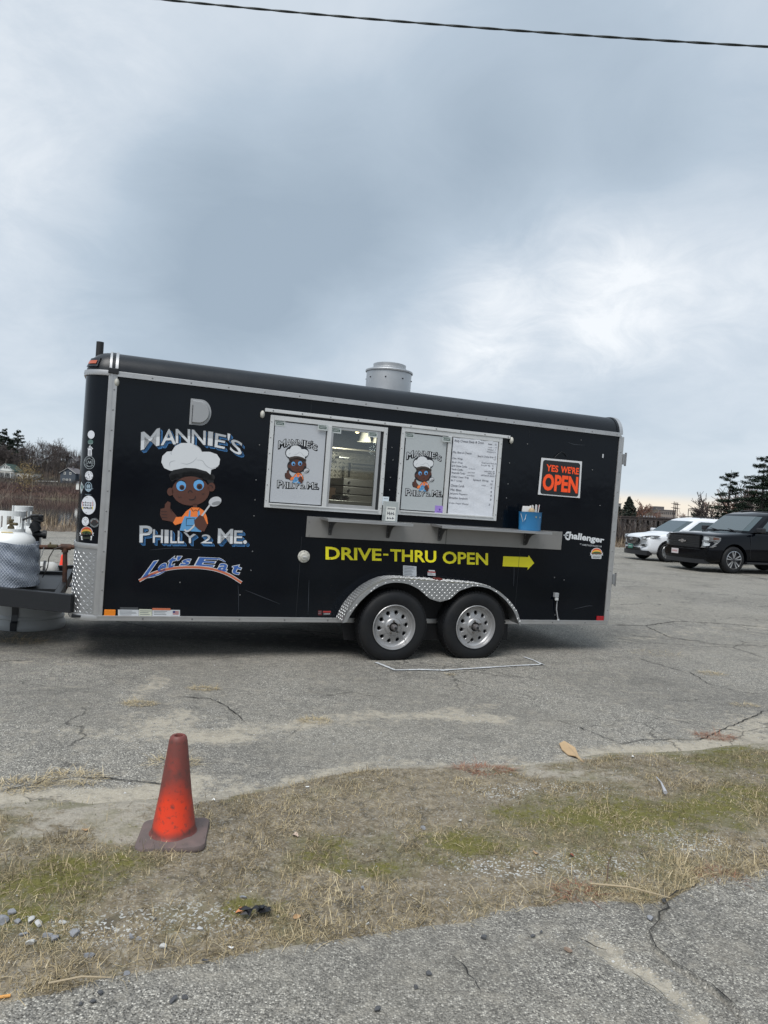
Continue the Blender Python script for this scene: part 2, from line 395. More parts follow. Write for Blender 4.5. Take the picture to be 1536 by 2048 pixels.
def grid_mesh(name, xs, ys, zf, m, attrs=None, keep=None, smooth=True):
    X, Y = np.meshgrid(xs, ys); Z = zf(X, Y); nx, ny = len(xs), len(ys)
    V = np.stack([X, Y, Z], -1).reshape(-1, 3)
    i = np.arange(ny - 1)[:, None] * nx + np.arange(nx - 1)[None]; F = np.stack([i, i + 1, i + nx + 1, i + nx], -1).reshape(-1, 4)
    if keep is not None:
        kf = keep(X, Y).reshape(-1)[F].all(1); F = F[kf]
        used = np.unique(F); mp = -np.ones(len(V), int); mp[used] = np.arange(len(used)); V = V[used]; F = mp[F]
    me = bpy.data.meshes.new(name)
    me.vertices.add(len(V)); me.vertices.foreach_set('co', V.ravel())
    me.loops.add(len(F) * 4); me.polygons.add(len(F)); me.loops.foreach_set('vertex_index', F.ravel())
    me.polygons.foreach_set('loop_start', np.arange(len(F)) * 4); me.update(calc_edges=True)
    me.polygons.foreach_set('use_smooth', np.ones(len(F), bool))
    for k_, fn in (attrs or {}).items():
        a = me.attributes.new(k_, 'FLOAT', 'POINT'); a.data.foreach_set('value', np.asarray(fn(V[:, 0], V[:, 1]), dtype=np.float32))
    o = link(name, me, m); return o

# ------------------------------------------------------------------ land
E0 = np.array([-11., 24.2]); En = np.array([-.478, .878])          # far edge of the lot
def edge_d(X, Y): return (X - E0[0]) * En[0] + (Y - E0[1]) * En[1] + (fbm(X, Y, .35, 5) - .5) * 1.6
def land_z(X, Y):
    e_ = (X - E0[0]) * En[0] + (Y - E0[1]) * En[1]
    z = -.03 + .16 * sstep(e_, .3, 1.2) - 4.2 * sstep(e_, 1.5, 11.)
    left = 1 - sstep(X, 0., 60.)
    yb = 229. * left + 150. * (1 - left)
    s = Y - yb
    hill = np.interp(s, [-8, 0, 10, 40, 54, 64, 100, 150, 260, 900], [-4.2, -1.6, .3, 2.8, 4.2, 5.6, 14.5, 18, 17, 15])
    flat = np.interp(s, [-8, 0, 12, 40, 900], [-4.2, -1.6, -.2, .4, 1.5])
    far = hill * left + flat * (1 - left) + (fbm(X, Y, .05, 9) - .5) * 1.4 * sstep(s, 0, 20)
    return np.where(s > -8, far, z)
def axis_pts(a, b_, n0, g=1.0): return np.linspace(a, b_, n0)
xs = np.concatenate([np.linspace(-900, -140, 20, endpoint=False), np.linspace(-140, 140, 150, endpoint=False), np.linspace(140, 900, 20)])
ys = np.concatenate([np.linspace(-400, 10, 24, endpoint=False), np.linspace(10, 60, 70, endpoint=False), np.linspace(60, 220, 40, endpoint=False), np.linspace(220, 345, 60, endpoint=False), np.linspace(345, 1800, 30)])
terr = grid_mesh('terrain', xs, ys, lambda X, Y: np.where(edge_d(X, Y) < 0, -.06, land_z(X, Y)), terr_m,
    attrs={'lawn': lambda X, Y: np.exp(-((X + 47) / 11) ** 2 - ((Y - 276) / 7) ** 2),
           'red': lambda X, Y: (1 - sstep(X, 0, 60)) * sstep(Y, 231, 236) * (1 - sstep(Y, 262, 270)) * (.1 + .7 * fbm(X, Y, .12, 31))})
tag(terr, kind='structure')
water_m = P('pond_water', (.012, .014, .015), .04, spec=.5, bump=(1.2, .06, .02))
wt = MB().add([(-900, 26, -1.6), (900, 26, -1.6), (900, 260, -1.6), (-900, 260, -1.6)], [(0, 1, 2, 3)]).build('pond_water', water_m); tag(wt, kind='structure')

# verge edges, in ground metres
vl = gp([(0, 2004), (110, 1985), (200, 1957), (310, 1938), (400, 1925), (490, 1905), (560, 1893), (650, 1880), (768, 1863), (850, 1853), (930, 1846), (1000, 1822), (1060, 1812), (1130, 1803), (1200, 1800), (1290, 1806), (1335, 1800), (1375, 1784), (1420, 1778), (1480, 1772), (1536, 1760)])
vu = gp([(0, 1612), (90, 1604), (180, 1612), (300, 1602), (420, 1598), (500, 1585), (600, 1565), (680, 1545), (768, 1537), (870, 1533), (950, 1530), (1050, 1534), (1130, 1522), (1220, 1508), (1300, 1508), (1400, 1503), (1470, 1492), (1536, 1486)])
def ext(pl, sl):
    a = np.array(pl); a = a[np.argsort(a[:, 0])]
    return lambda X: np.where(X < a[0, 0], a[0, 1] + (X - a[0, 0]) * sl, np.where(X > a[-1, 0], a[-1, 1] + (X - a[-1, 0]) * sl, np.interp(X, a[:, 0], a[:, 1])))
lowf, upf = ext(vl, .33), ext(vu, .42)
def in_verge(X, Y):
    w = (fbm(X, Y, 9, 3) - .5) * .05 + (fbm(X, Y, 2.2, 14, 4) - .5) * .20 * (Y > (lowf(X) + upf(X)) / 2)
    return np.minimum(Y - lowf(X), upf(X) - Y) + w
# lot: fine near the camera, coarse far away
def sand_lot(X, Y):
    s = .8 * np.exp(-((Y - upf(X) + .03) / .16) ** 2) * (.25 + 1.1 * fbm(X, Y, 2.0, 71, 4))
    s += .72 * blob(X, Y, 340, 1440, .24, .26) + .62 * blob(X, Y, 300, 1375, .12, .42) + .40 * blob(X, Y, 390, 1475, .40, .14) + .30 * blob(X, Y, 150, 1470, .5, .12) + .5 * blob(X, Y, 405, 1380, .10, .12)
    s += .62 * np.exp(-(dist_poly(X, Y, gp([(440, 1470), (620, 1445), (760, 1430), (1000, 1440)])) / .13) ** 2) * (X < 1.2)
    s += .75 * np.exp(-(dist_poly(X, Y, gp([(0, 1600), (140, 1598), (300, 1590), (380, 1560)])) / .14) ** 2)
    s += .5 * blob(X, Y, 910, 1422, .16, .10) + .45 * blob(X, Y, 960, 1410, .12, .08) + .4 * blob(X, Y, 60, 1325, .5, .10)
    s += .6 * np.exp(-(dist_poly(X, Y, gp([(1536, 1440), (1400, 1500), (1250, 1512)])) / .22) ** 2)
    s += .65 * np.exp(-(dist_poly(X, Y, gp([(1536, 1252), (1400, 1262), (1240, 1280)])) / .25) ** 2) * .6
    return s - .04
def shade_lot(X, Y):
    return .85 * blob(X, Y, 420, 1265, 1.6, .5) + .75 * blob(X, Y, 240, 1262, .8, .5) + .6 * blob(X, Y, 620, 1290, .9, .5) + .30 * blob(X, Y, 1000, 1290, .8, .3) + .3 * blob(X, Y, 700, 1290, .5, .25) - .08  # shadow under and before the trailer deepened in the asphalt colour
xs = np.concatenate([np.linspace(-150, -12, 24, endpoint=False), np.linspace(-12, -4, 60, endpoint=False), np.linspace(-4, 5, 220, endpoint=False), np.linspace(5, 18, 70, endpoint=False), np.linspace(18, 150, 24)])
ys = np.concatenate([np.linspace(-60, 2.0, 30, endpoint=False), np.linspace(2.0, 8.5, 190, endpoint=False), np.linspace(8.5, 45, 100, endpoint=False), np.linspace(45, 120, 20)])
lot = grid_mesh('parking_lot', xs, ys, lambda X, Y: (fbm(X, Y, .25, 2, 2) - .5) * .03 * sstep(Y, 9, 14) , asphalt_m, attrs={'sand': sand_lot, 'stain_shade': shade_lot},
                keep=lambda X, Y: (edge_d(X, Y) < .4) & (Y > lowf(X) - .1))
tag(lot, kind='structure')
# near road surface with a broken, sand filled joint
crk = gp([(1395, 1770), (1330, 1808), (1318, 1850), (1297, 1872), (1312, 1905), (1345, 1935), (1390, 1962), (1445, 2000), (1500, 2060), (1560, 2130)])
def sand_road(X, Y):
    s = .95 * np.exp(-(dist_poly(X, Y, gp([(1195, 1880), (1240, 1925), (1300, 1955), (1350, 1990), (1390, 2040)])) / .055) ** 2)
    s += .40 * np.exp(-(dist_poly(X, Y, gp([(960, 1870), (1090, 1875), (1180, 1895)])) / .03) ** 2)
    s += .30 * blob(X, Y, 960, 2040, .10, .05) + .42 * np.exp(-((Y - lowf(X)) / .035) ** 2) + .4 * blob(X, Y, 300, 1985, .12, .05)
    return s - .25
def road_z(X, Y):
    side = dist_poly(X, Y, crk)
    cx = np.interp(Y, [p[1] for p in crk][::-1], [p[0] for p in crk][::-1])
    rt = sstep(X - cx, -.004, .004) * (Y > 1.7)
    pocket = np.exp(-(dist_poly(X, Y, gp([(1195, 1880), (1240, 1925), (1300, 1955), (1350, 1990), (1390, 2040)])) / .05) ** 2)
    return .004 + .010 * rt - .012 * pocket - .010 * np.exp(-(side / .006) ** 2) + (fbm(X, Y, 3, 12, 3) - .5) * .008
xs = np.concatenate([np.linspace(-40, -1.3, 30, endpoint=False), np.linspace(-1.3, .5, 90, endpoint=False), np.linspace(.5, 1.8, 230, endpoint=False), np.linspace(1.8, 40, 30)])
ys = np.concatenate([np.linspace(-12, 1.6, 16, endpoint=False), np.linspace(1.6, 3.3, 260, endpoint=False), np.linspace(3.3, 16, 60)])
rd = grid_mesh('road', xs, ys, road_z, road_m, attrs={'sand': sand_road, 'stain_shade': lambda X, Y: .35 * blob(X, Y, 1130, 1990, .10, .07) - .15},
               keep=lambda X, Y: Y < lowf(X) + .10)
tag(rd, kind='structure')
# grass verge
def moss_f(X, Y):
    s = 0
    for q in ((1330, 1640, .26, .18), (1180, 1650, .22, .16), (1430, 1625, .2, .14), (1000, 1640, .15, .12), (880, 1690, .2, .13), (650, 1700, .14, .1), (620, 1740, .14, .1), (90, 1790, .14, .08), (60, 1850, .1, .06),
              (250, 1740, .1, .06), (500, 1830, .09, .05), (860, 1740, .18, .09), (960, 1710, .2, .1), (760, 1760, .15, .06), (1500, 1600, .25, .15), (130, 1745, .12, .06)): s = s + .75 * blob(X, Y, *q)
    return s - .16 + .26 * sstep(X, 1.0, 2.4) + 1.3 * (fbm(X, Y, 2.1, 88, 3) - .5)
def grav_f(X, Y):
    s = 0
    for q in ((1330, 1690, .2, .1), (1200, 1740, .3, .1), (980, 1750, .25, .08), (1400, 1700, .2, .1), (1000, 1600, .15, .1), (1150, 1590, .3, .1), (150, 1870, .3, .1), (420, 1850, .2, .08)): s = s + .8 * blob(X, Y, *q)
    return s
def sand_v(X, Y):
    return .95 * np.exp(-((upf(X) - Y) / .09) ** 2) + .95 * blob(X, Y, 250, 1690, .17, .12) + .9 * blob(X, Y, 200, 1640, .35, .14) + .7 * blob(X, Y, 60, 1680, .12, .1) + .8 * blob(X, Y, 1130, 1560, .45, .13) + .7 * blob(X, Y, 1450, 1500, .5, .2) - .12
xs = np.concatenate([np.linspace(-30, -2, 60, endpoint=False), np.linspace(-2, 3.3, 330, endpoint=False), np.linspace(3.3, 30, 60)])
ys = np.concatenate([np.linspace(-12, 1.7, 30, endpoint=False), np.linspace(1.7, 5.6, 250, endpoint=False), np.linspace(5.6, 18, 60)])
def verge_z(X, Y):
    d = np.minimum(Y - lowf(X), upf(X) - Y)
    return np.interp(d, [-.1, 0, .10, .3], [-.02, .006, .022, .034]) + (fbm(X, Y, 7, 21, 4) - .5) * .03 * sstep(d, -.02, .1)
vg = grid_mesh('grass_verge', xs, ys, verge_z, soil_m, attrs={'moss': moss_f, 'gravel': grav_f, 'sand': sand_v}, keep=lambda X, Y: in_verge(X, Y) > -.05)
tag(vg, kind='structure')

# ------------------------------------------------------------------ blades
def blades(name, X, Y, Z, ln, w, az, lean, tint, m, curl=.5, parent=None):
    n = len(X); hx, hy = np.cos(az), np.sin(az); sx, sy = -hy, hx
    V = np.zeros((n, 5, 3)); t = np.zeros((n, 5))
    for i, (f, wf) in enumerate(((0, 1.), (.55, .8), (1, 0))):
        a = lean * (1 + curl * f); hor = np.sin(a) * ln * f; ver = np.cos(a) * ln * f
        bx, by, bz = X + hx * hor, Y + hy * hor, Z + np.maximum(ver, 0.002)
        if i < 2:
            for j, sg in enumerate((-1, 1)):
                V[:, i * 2 + j, 0] = bx + sg * sx * w * wf * .5; V[:, i * 2 + j, 1] = by + sg * sy * w * wf * .5; V[:, i * 2 + j, 2] = bz
        else: V[:, 4] = np.stack([bx, by, bz], -1)
    base = np.arange(n)[:, None] * 5
    lp = (base + np.array([[0, 1, 3, 2, 2, 3, 4]])).ravel()
    ls = (np.arange(n)[:, None] * 7 + np.array([[0, 4]])).ravel()
    me = bpy.data.meshes.new(name); me.vertices.add(n * 5); me.vertices.foreach_set('co', V.ravel())
    me.loops.add(n * 7); me.polygons.add(n * 2); me.loops.foreach_set('vertex_index', lp.astype(np.int32)); me.polygons.foreach_set('loop_start', ls.astype(np.int32))
    me.update(calc_edges=True)
    a = me.attributes.new('tint', 'FLOAT', 'POINT'); a.data.foreach_set('value', np.repeat(tint, 5).astype(np.float32))
    return link(name, me, m, parent)
grass_m = P('dry_grass', (.3, .2, .1), .85, spec=.2, vcol=[(.085, .070, .044), (.20, .162, .098), (.36, .285, .165), (.50, .405, .245), (.66, .56, .37)])
green_m = P('green_grass', (.1, .1, .03), .85, spec=.2, vcol=[(.06, .065, .02), (.13, .13, .032), (.24, .22, .07)])
red_m = P('reddish_weed', (.2, .1, .05), .85, spec=.2, vcol=[(.11, .045, .03), (.24, .11, .07), (.36, .20, .13)])
def scatter(n, x0, x1, y0, y1, dens):
    X = rng.uniform(x0, x1, n); Y = rng.uniform(y0, y1, n); k_ = rng.random(n) < dens(X, Y); return X[k_], Y[k_]
def clump_dens(X, Y): return sstep(fbm(X, Y, 11, 40, 3), .42, .66)
def g_dens(X, Y):
    d = in_verge(X, Y); lo = Y - lowf(X)
    bare = 1 - .65 * sstep(fbm(X, Y, 3.1, 77, 4), .50, .62)
    return bare * (d > -.015) * np.clip(.30 + .65 * clump_dens(X, Y) + .6 * np.exp(-(lo / .11) ** 2), 0, 1) * (1 - .93 * sstep(sand_v(X, Y) + (fbm(X, Y, 8, 4) - .5) * .5, .25, .6)) * (1 - .15 * np.clip(moss_f(X, Y), 0, 1))
X, Y = scatter(760000, -1.9, 3.3, 1.8, 5.4, g_dens); n = len(X)
lo = np.exp(-((Y - lowf(X)) / .14) ** 2)
ln = rng.gamma(2.0, .0085, n) * (.35 + 1.3 * fbm(X, Y, 6, 50, 2)) * (1 + .8 * lo) + .006
tn = np.clip(.02 + .62 * fbm(X, Y, 4, 60, 3) + rng.normal(0, .26, n) + .16 * lo, 0, 1)
go = blades('dry_grass', X, Y, verge_z(X, Y) - .003, ln, rng.uniform(.0010, .0024, n), rng.uniform(0, 6.283, n), np.abs(rng.normal(1.0, .40, n)), tn, grass_m)
tag(go, 'matted dry tan grass covering the verge between the road and the lot', 'grass', kind='stuff')
X, Y = scatter(110000, -1.9, 3.3, 1.8, 5.4, lambda X, Y: (in_verge(X, Y) > .02) * np.clip(moss_f(X, Y) + .10 + .8 * (fbm(X, Y, 12, 91, 3) - .5), 0, 1) * .9); n = len(X)
go = blades('green_moss', X, Y, verge_z(X, Y) - .002, rng.uniform(.006, .02, n), rng.uniform(.001, .0025, n), rng.uniform(0, 6.283, n), np.abs(rng.normal(.7, .35, n)), rng.random(n), green_m)
tag(go, 'low yellow green moss in patches on the verge', 'moss', kind='stuff')

def tuft(px, py, r, n, l, name='straw_tuft', m=grass_m, label='', lean=1.15, ry=None, z=.002, tb=.62):
    gx, gy = ground(px, py); a = rng.uniform(0, 6.283, n); rr = r * np.sqrt(rng.random(n)); 
    X = gx + rr * np.cos(a); Y = gy + rr * np.sin(a) * (ry or .55)
    Z = np.where(in_verge(X, Y) > 0, verge_z(X, Y), z)
    o = blades(name, X, Y, Z, rng.gamma(5, l / 5, n), rng.uniform(.0012, .003, n), a + rng.normal(0, .9, n), np.abs(rng.normal(lean, .25, n)), np.clip(rng.normal(tb, .2, n), 0, 1), m)
    tag(o, label, 'grass', 'dry tufts growing in the cracks of the lot'); return o
for q in ((560 // 2 + 0, 1408, .11, 260, .05, 'flattened straw tuft in the sand patch left of the other tuft, under the trailer nose'),
          (407, 1378, .10, 220, .05, 'pale straw tuft on the asphalt between the cone and the trailer'),
          (630, 1443, .10, 180, .05, 'small straw tuft in the sandy streak right of the cone'),
          (45, 1283, .20, 260, .10, 'long straw lying in front of the tub at the trailer nose'),
          (345, 1526, .13, 170, .07, 'straw tuft showing on both sides of the tall traffic cone'),
          (150, 1557, .14, 260, .06, 'straw line in the crack left of the cone at the lot edge'),
          (40, 1572, .14, 240, .06, 'straw line at the left picture edge along the lot crack'),
          (1425, 1348, .12, 160, .06, 'pale straw tuft on the lot right of the white paint mark'),
          (1310, 1307, .30, 160, .05, 'thin straw scattered on the lot behind the paint mark at right'),
          (900, 1350, .05, 60, .03, 'tiny brown tuft just in front of the white paint line'),
          (1490, 1412, .10, 90, .05, 'small straw tuft near the right edge of the lot')):
    tuft(*q[:5], label=q[5], z=.004)
for q in ((1428, 1474, .13, 300, .055, 'reddish brown needle tuft on the asphalt near the right edge'),
          (965, 1546, .16, 360, .05, 'reddish brown needle tuft at the upper verge edge'),
          (1150, 1790, .08, 120, .05, 'reddish weed tuft at the lower verge edge'),
          (1440, 1760, .09, 150, .04, 'dark reddish weed where the verge meets the right road')):
    tuft(*q[:5], name='red_tuft', m=red_m, label=q[5])
def straight(px0, py0, px1, py1, r, h, name, label, m, cat='twig'):
    a = ground(px0, py0); b_ = ground(px1, py1); za = .03; mid_ = ((a[0] + b_[0]) / 2, (a[1] + b_[1]) / 2 + .01, .03 + h)
    o = MB().tube([(a[0], a[1], za), mid_, (b_[0], b_[1], za)], [r, r, r * .5], 6).build(name, m); tag(o, label, cat); return o
twig_m = P('pale_twig', (.36, .29, .19), .8)
straight(1180, 1783, 1340, 1812, .0035, .008, 'twig', 'long pale twig lying along the lower verge edge', twig_m)
straight(1213, 1778, 1222, 1725, .0015, .02, 'weed_stalk', 'thin dark stalk standing at the lower verge edge', P('dark_stalk', (.10, .05, .04), .8))
straight(95 // 1, 1988, 222, 1976, .0028, .004, 'twig', 'straight pale straw lying on the near road at left', twig_m)
straight(300, 1725, 318, 1750, .0022, .006, 'twig', 'short pale straw bent below the cone base', twig_m)

# cracks in the asphalt: jagged open joints filled with dark dirt
crack_m = P('crack_dirt', (.035, .034, .032), .95, spec=.1)
def crack(name, pts, w, z=.0035, seed=0, parent=None):
    P_ = np.array(gp(pts)); r = np.random.default_rng(seed); out = [P_[0]]
    for a, b_ in zip(P_[:-1], P_[1:]):
        L_ = np.linalg.norm(b_ - a); k_ = max(2, int(L_ / .04)); nrm = np.array([-(b_ - a)[1], (b_ - a)[0]]) / max(L_, 1e-6)
        for i in range(1, k_ + 1): out.append(a + (b_ - a) * i / k_ + nrm * r.normal(0, .008) * (i < k_))
    out = np.array(out); V = []; F = []
    for i, p in enumerate(out):
        d = out[min(i + 1, len(out) - 1)] - out[max(i - 1, 0)]; nn = np.array([-d[1], d[0]]) / max(np.linalg.norm(d), 1e-6)
        ww = .7 * w * r.uniform(.2, 1.3) * (0.15 if i in (0, len(out) - 1) else 1) / 2
        V += [(*(p + nn * ww), z), (*(p - nn * ww), z)]
        if i: F.append((2 * i - 2, 2 * i - 1, 2 * i + 1, 2 * i))
    return MB().add(V, F).build('crack', crack_m, parent, fix=False)
for i, (pts, w) in enumerate([
        ([(700, 1385), (640, 1395)][::-1] + [(760, 1395)], .008), ([(350, 1394), (420, 1398), (450, 1412), (475, 1430), (492, 1447)], .012),
        ([(0, 1585), (90, 1562), (150, 1556), (220, 1558), (310, 1568), (380, 1575)], .012), ([(885, 1333), (893, 1345), (902, 1340)], .01),
        ([(1110, 1440), (1150, 1452), (1200, 1472), (1240, 1488)], .008), ([(1235, 1488), (1300, 1480), (1400, 1480), (1440, 1462), (1536, 1420)], .012),
        ([(1536, 1255), (1440, 1247), (1350, 1243), (1290, 1252), (1230, 1250)], .03), ([(1290, 1252), (1340, 1275), (1440, 1290), (1536, 1292)], .02),
        ([(1225, 1260), (1270, 1272), (1330, 1278), (1400, 1282)], .015), ([(1380, 1345), (1420, 1370), (1480, 1385), (1536, 1390)], .01),
        ([(230, 1242), (330, 1262), (460, 1266), (560, 1258), (690, 1270)], .03), ([(1290, 1120), (1360, 1128), (1440, 1140), (1536, 1160)], .05),
        ([(1240, 1175), (1330, 1170), (1430, 1182), (1536, 1185)], .03)]):
    crack('crack', pts, w, z=.006, seed=i, parent=lot)
for i, (pts, w) in enumerate([([(1395, 1772), (1330, 1808), (1318, 1850), (1297, 1872), (1312, 1905), (1345, 1935), (1390, 1962), (1445, 2000), (1480, 2030)], .008),
        ([(905, 1918), (925, 1935), (935, 1955), (955, 1980), (960, 1998)], .006), ([(1150, 1882), (1190, 1900), (1215, 1908)], .006), ([(1260, 1950), (1290, 1972), (1320, 1990), (1370, 2030)], .006)]):
    crack('crack', pts, w, z=.019 if i == 0 else .012, seed=30 + i, parent=rd)

# spray painted wheel mark
paint_m = P('spray_paint', (.62, .64, .66), .7, var=(60, .85, (.20, .20, .20)))
def paint_line(pts, w, seed):
    P_ = np.array(gp(pts)); r = np.random.default_rng(seed); V = []; F = []; out = []
    for a, b_ in zip(P_[:-1], P_[1:]):
        k_ = max(2, int(np.linalg.norm(b_ - a) / .02)); out += [a + (b_ - a) * i / k_ for i in range(k_)]
    out.append(P_[-1]); out = np.array(out)
    for i, p in enumerate(out):
        d = out[min(i + 1, len(out) - 1)] - out[max(i - 1, 0)]; nn = np.array([-d[1], d[0]]) / np.linalg.norm(d); ww = w * (.6 + .5 * vnoise(i * .13, seed, 1, seed)) / 2 * r.uniform(.8, 1.15)
        V += [(*(p + nn * ww), .0075), (*(p - nn * ww), .0075)]
        if i: F.append((2 * i - 2, 2 * i - 1, 2 * i + 1, 2 * i))
    return V, F
mb = MB(); 
for k_, pts in enumerate([[(752, 1326), (772, 1334), (790, 1341.5), (840, 1340.5), (880, 1341.5)], [(880, 1342), (960, 1337), (1040, 1332), (1086, 1330)], [(1048, 1315), (1068, 1322), (1086, 1331)]]):
    mb.add(*paint_line(pts, .042 if k_ != 2 else .03, k_))
pm = mb.build('paint_mark', paint_m, lot, fix=False)

# rocks
rock_m = P('grey_rock', (.30, .31, .33), .85, var=(18, .8, (.13, .13, .14)), bump=(30, .5, .004))
white_rock_m = P('pale_rock', (.55, .55, .53), .85, var=(15, .6, (.3, .3, .29)), bump=(30, .5, .004))
def rock_mesh(seed):
    bm = bmesh.new(); bmesh.ops.create_icosphere(bm, subdivisions=2, radius=1); r = random.Random(seed)
    ax = [Vector((r.gauss(0, 1), r.gauss(0, 1), r.gauss(0, 1))).normalized() for _ in range(9)]; dd = [r.uniform(.28, .75) for _ in ax]
    for v_ in bm.verts:
        for a, d in zip(ax, dd):
            q = v_.co.dot(a)
            if q > d: v_.co -= a * (q - d) * 1.0
    me = bpy.data.meshes.new('rock'); bm.to_mesh(me); bm.free(); return me
rmesh = [rock_mesh(i) for i in range(5)]; wmesh = [me.copy() for me in rmesh]
for me in rmesh: me.materials.append(rock_m)
for me in wmesh: me.materials.append(white_rock_m)
def rock(px, py, s, label, pale=False, group=None, z=None):
    gx, gy = ground(px, py); o = bpy.data.objects.new('rock', random.choice(wmesh if pale else rmesh)); col.objects.link(o)
    zz_ = z if z is not None else (float(verge_z(np.array(gx), np.array(gy))) if in_verge(np.array(gx), np.array(gy)) > 0 else .006)
    o.location = (gx, gy, zz_ + s * .22); o.scale = (s, s * .8, s * .6); o.rotation_euler = (0, 0, random.uniform(0, 6))
    tag(o, label, 'rock', group); return o
G_ = 'grey rocks on the lower left verge'
for px, py, s, lb, pale in [(0, 1868, .030, 'grey rock cut by the left picture edge', 0), (22, 1848, .018, 'small grey rock upper left of the rock cluster', 0), (62, 1864, .019, 'white rock at the left of the two pale ones in the cluster', 1),
        (74, 1872, .018, 'pale grey rock touching the white rock', 1), (35, 1866, .016, 'low grey rock between the edge rock and the white rock', 0), (124, 1868, .014, 'small white rock alone right of the cluster', 1), (148, 1888, .022, 'largest blue grey rock right of the cluster', 0),
        (94, 1892, .017, 'rounded grey rock at the front of the cluster', 0), (108, 1900, .019, 'wide grey rock in front of the largest one', 0), (62, 1905, .019, 'pale grey rock lowest in the cluster', 1), (45, 1890, .016, 'brownish grey rock in the straw left of the cluster', 0),
        (262, 1890, .018, 'grey rock in the middle of the lower verge straw', 0), (276, 1894, .012, 'small grey rock beside the middle one', 0), (327, 1906, .015, 'white marbled rock at the lower verge edge', 1), (398, 1876, .012, 'round pale stone in the lower verge', 1), (343, 1860, .009, 'tiny white stone in the lower verge', 1),
        (485, 1818, .014, 'grey stone above the black litter', 0), (308, 1858, .011, 'greyish green stone mid verge', 0), (178, 1926, .016, 'dusty rock half hidden in straw at the road edge', 0), (252, 1952, .013, 'grey stone on the lower verge border', 0), (725, 1796, .014, 'dark grey stone right of centre in the verge', 0), (697, 1765, .010, 'small grey stone in the moss right of centre', 0), (735, 1855, .010, 'white stone near the verge border at centre', 1),
        (845, 1673, .018, 'flat grey stone in the moss below the upper tuft', 0), (920, 1660, .012, 'tan stone right of the flat grey stone', 1), (1300, 1842, .016, 'rounded grey stone in the road joint', 0)]:
    rock(px, py, s, lb, pale, G_)
dark_rock = [me.copy() for me in rmesh]
dkm = P('asphalt_chunk', (.055, .058, .065), .9, var=(40, .8, (.15, .15, .15)), bump=(60, .5, .004))
for me in dark_rock: me.materials.clear(); me.materials.append(dkm)
for px, py, s, lb in [(347, 2006, .017, 'larger chunk of the pair of loose asphalt on the near road'), (368, 2001, .012, 'smaller chunk of the pair of loose asphalt on the near road'), (200, 1992, .012, 'asphalt chunk left on the near road'), (185, 2010, .010, 'low asphalt chunk near the left one'), (410, 1927, .013, 'dark asphalt lump at the verge edge'),
        (968, 1880, .014, 'dark lump left of the two small ones by the road joint'), (1066, 1877, .010, 'first dark lump by the road joint'), (1082, 1868, .009, 'second dark lump by the road joint'), (1327, 1807, .015, 'black lump where the joint meets the verge'), (857, 1953, .013, 'blue grey chunk on the near road right of centre'), (830, 1980, .011, 'dark chunk low on the near road at centre'), (755, 2026, .014, 'dark chunk near the bottom edge of the road'), (160, 2013, .009, 'small grey pebble low left on the road')]:
    o = rock(px, py, s, lb, False, 'loose asphalt chunks on the near road'); o.data = random.choice(dark_rock)
rock(1136, 1905, .015, 'brown stone lying on the near road', False); bpy.context.view_layer.update()
bm_ = P('brown_stone', (.22, .16, .12), .9); o = [x for x in col.objects if x.name.startswith('rock')][-1]; o.data = rmesh[1].copy(); o.data.materials.clear(); o.data.materials.append(bm_)
# gravel: tiny stones, one mass
def gravel(name, X, Y, Z, s, m, label):
    n = len(X); base = np.array([(1, 0, 0), (-.5, .87, 0), (-.5, -.87, 0), (.1, .1, .8)]); a = rng.uniform(0, 6.28, n)
    V = np.zeros((n, 4, 3)); ca, sa = np.cos(a), np.sin(a)
    for i in range(4):
        V[:, i, 0] = X + (base[i, 0] * ca - base[i, 1] * sa) * s; V[:, i, 1] = Y + (base[i, 0] * sa + base[i, 1] * ca) * s * .8; V[:, i, 2] = Z + base[i, 2] * s
    F = (np.arange(n)[:, None, None] * 4 + np.array([[[0, 1, 3], [1, 2, 3], [2, 0, 3]]])).reshape(-1, 3)
    me = bpy.data.meshes.new(name); me.from_pydata(V.reshape(-1, 3), [], F.tolist()); a_ = me.attributes.new('tint', 'FLOAT', 'POINT'); a_.data.foreach_set('value', np.repeat(rng.random(n), 4).astype(np.float32))
    o = link(name, me, m); tag(o, label, 'gravel', kind='stuff')
grav_m = P('gravel', (.4, .4, .4), .9, vcol=[(.12, .12, .12), (.25, .25, .25), (.42, .42, .41), (.60, .60, .58)])
X, Y = scatter(34000, -1.8, 3.2, 1.8, 5.2, lambda X, Y: (in_verge(X, Y) > 0) * np.clip(.12 + grav_f(X, Y), 0, 1)); n = len(X)
gravel('gravel', X, Y, verge_z(X, Y), rng.gamma(2, .0008, n) + .0008, grav_m, 'fine pale gravel strewn over the verge')
X, Y = scatter(2600, -1.5, 1.9, 1.8, 3.2, lambda X, Y: (in_verge(X, Y) < 0) * (Y < lowf(X)) * np.clip(.25 + sand_road(X, Y), 0, 1)); n = len(X)
gravel('road_grit', X, Y, road_z(X, Y), rng.gamma(3, .0007, n) + .001, grav_m, 'loose grit on the near road surface')
X, Y = scatter(5000, -3, 4, 3.2, 7.0, lambda X, Y: (in_verge(X, Y) < 0) * (Y > upf(X)) * np.clip(.12 + sand_lot(X, Y), 0, 1)); n = len(X)
gravel('lot_grit', X, Y, X * 0 + .001, rng.gamma(3, .0009, n) + .001, grav_m, 'loose grit on the parking lot in front of the trailer')

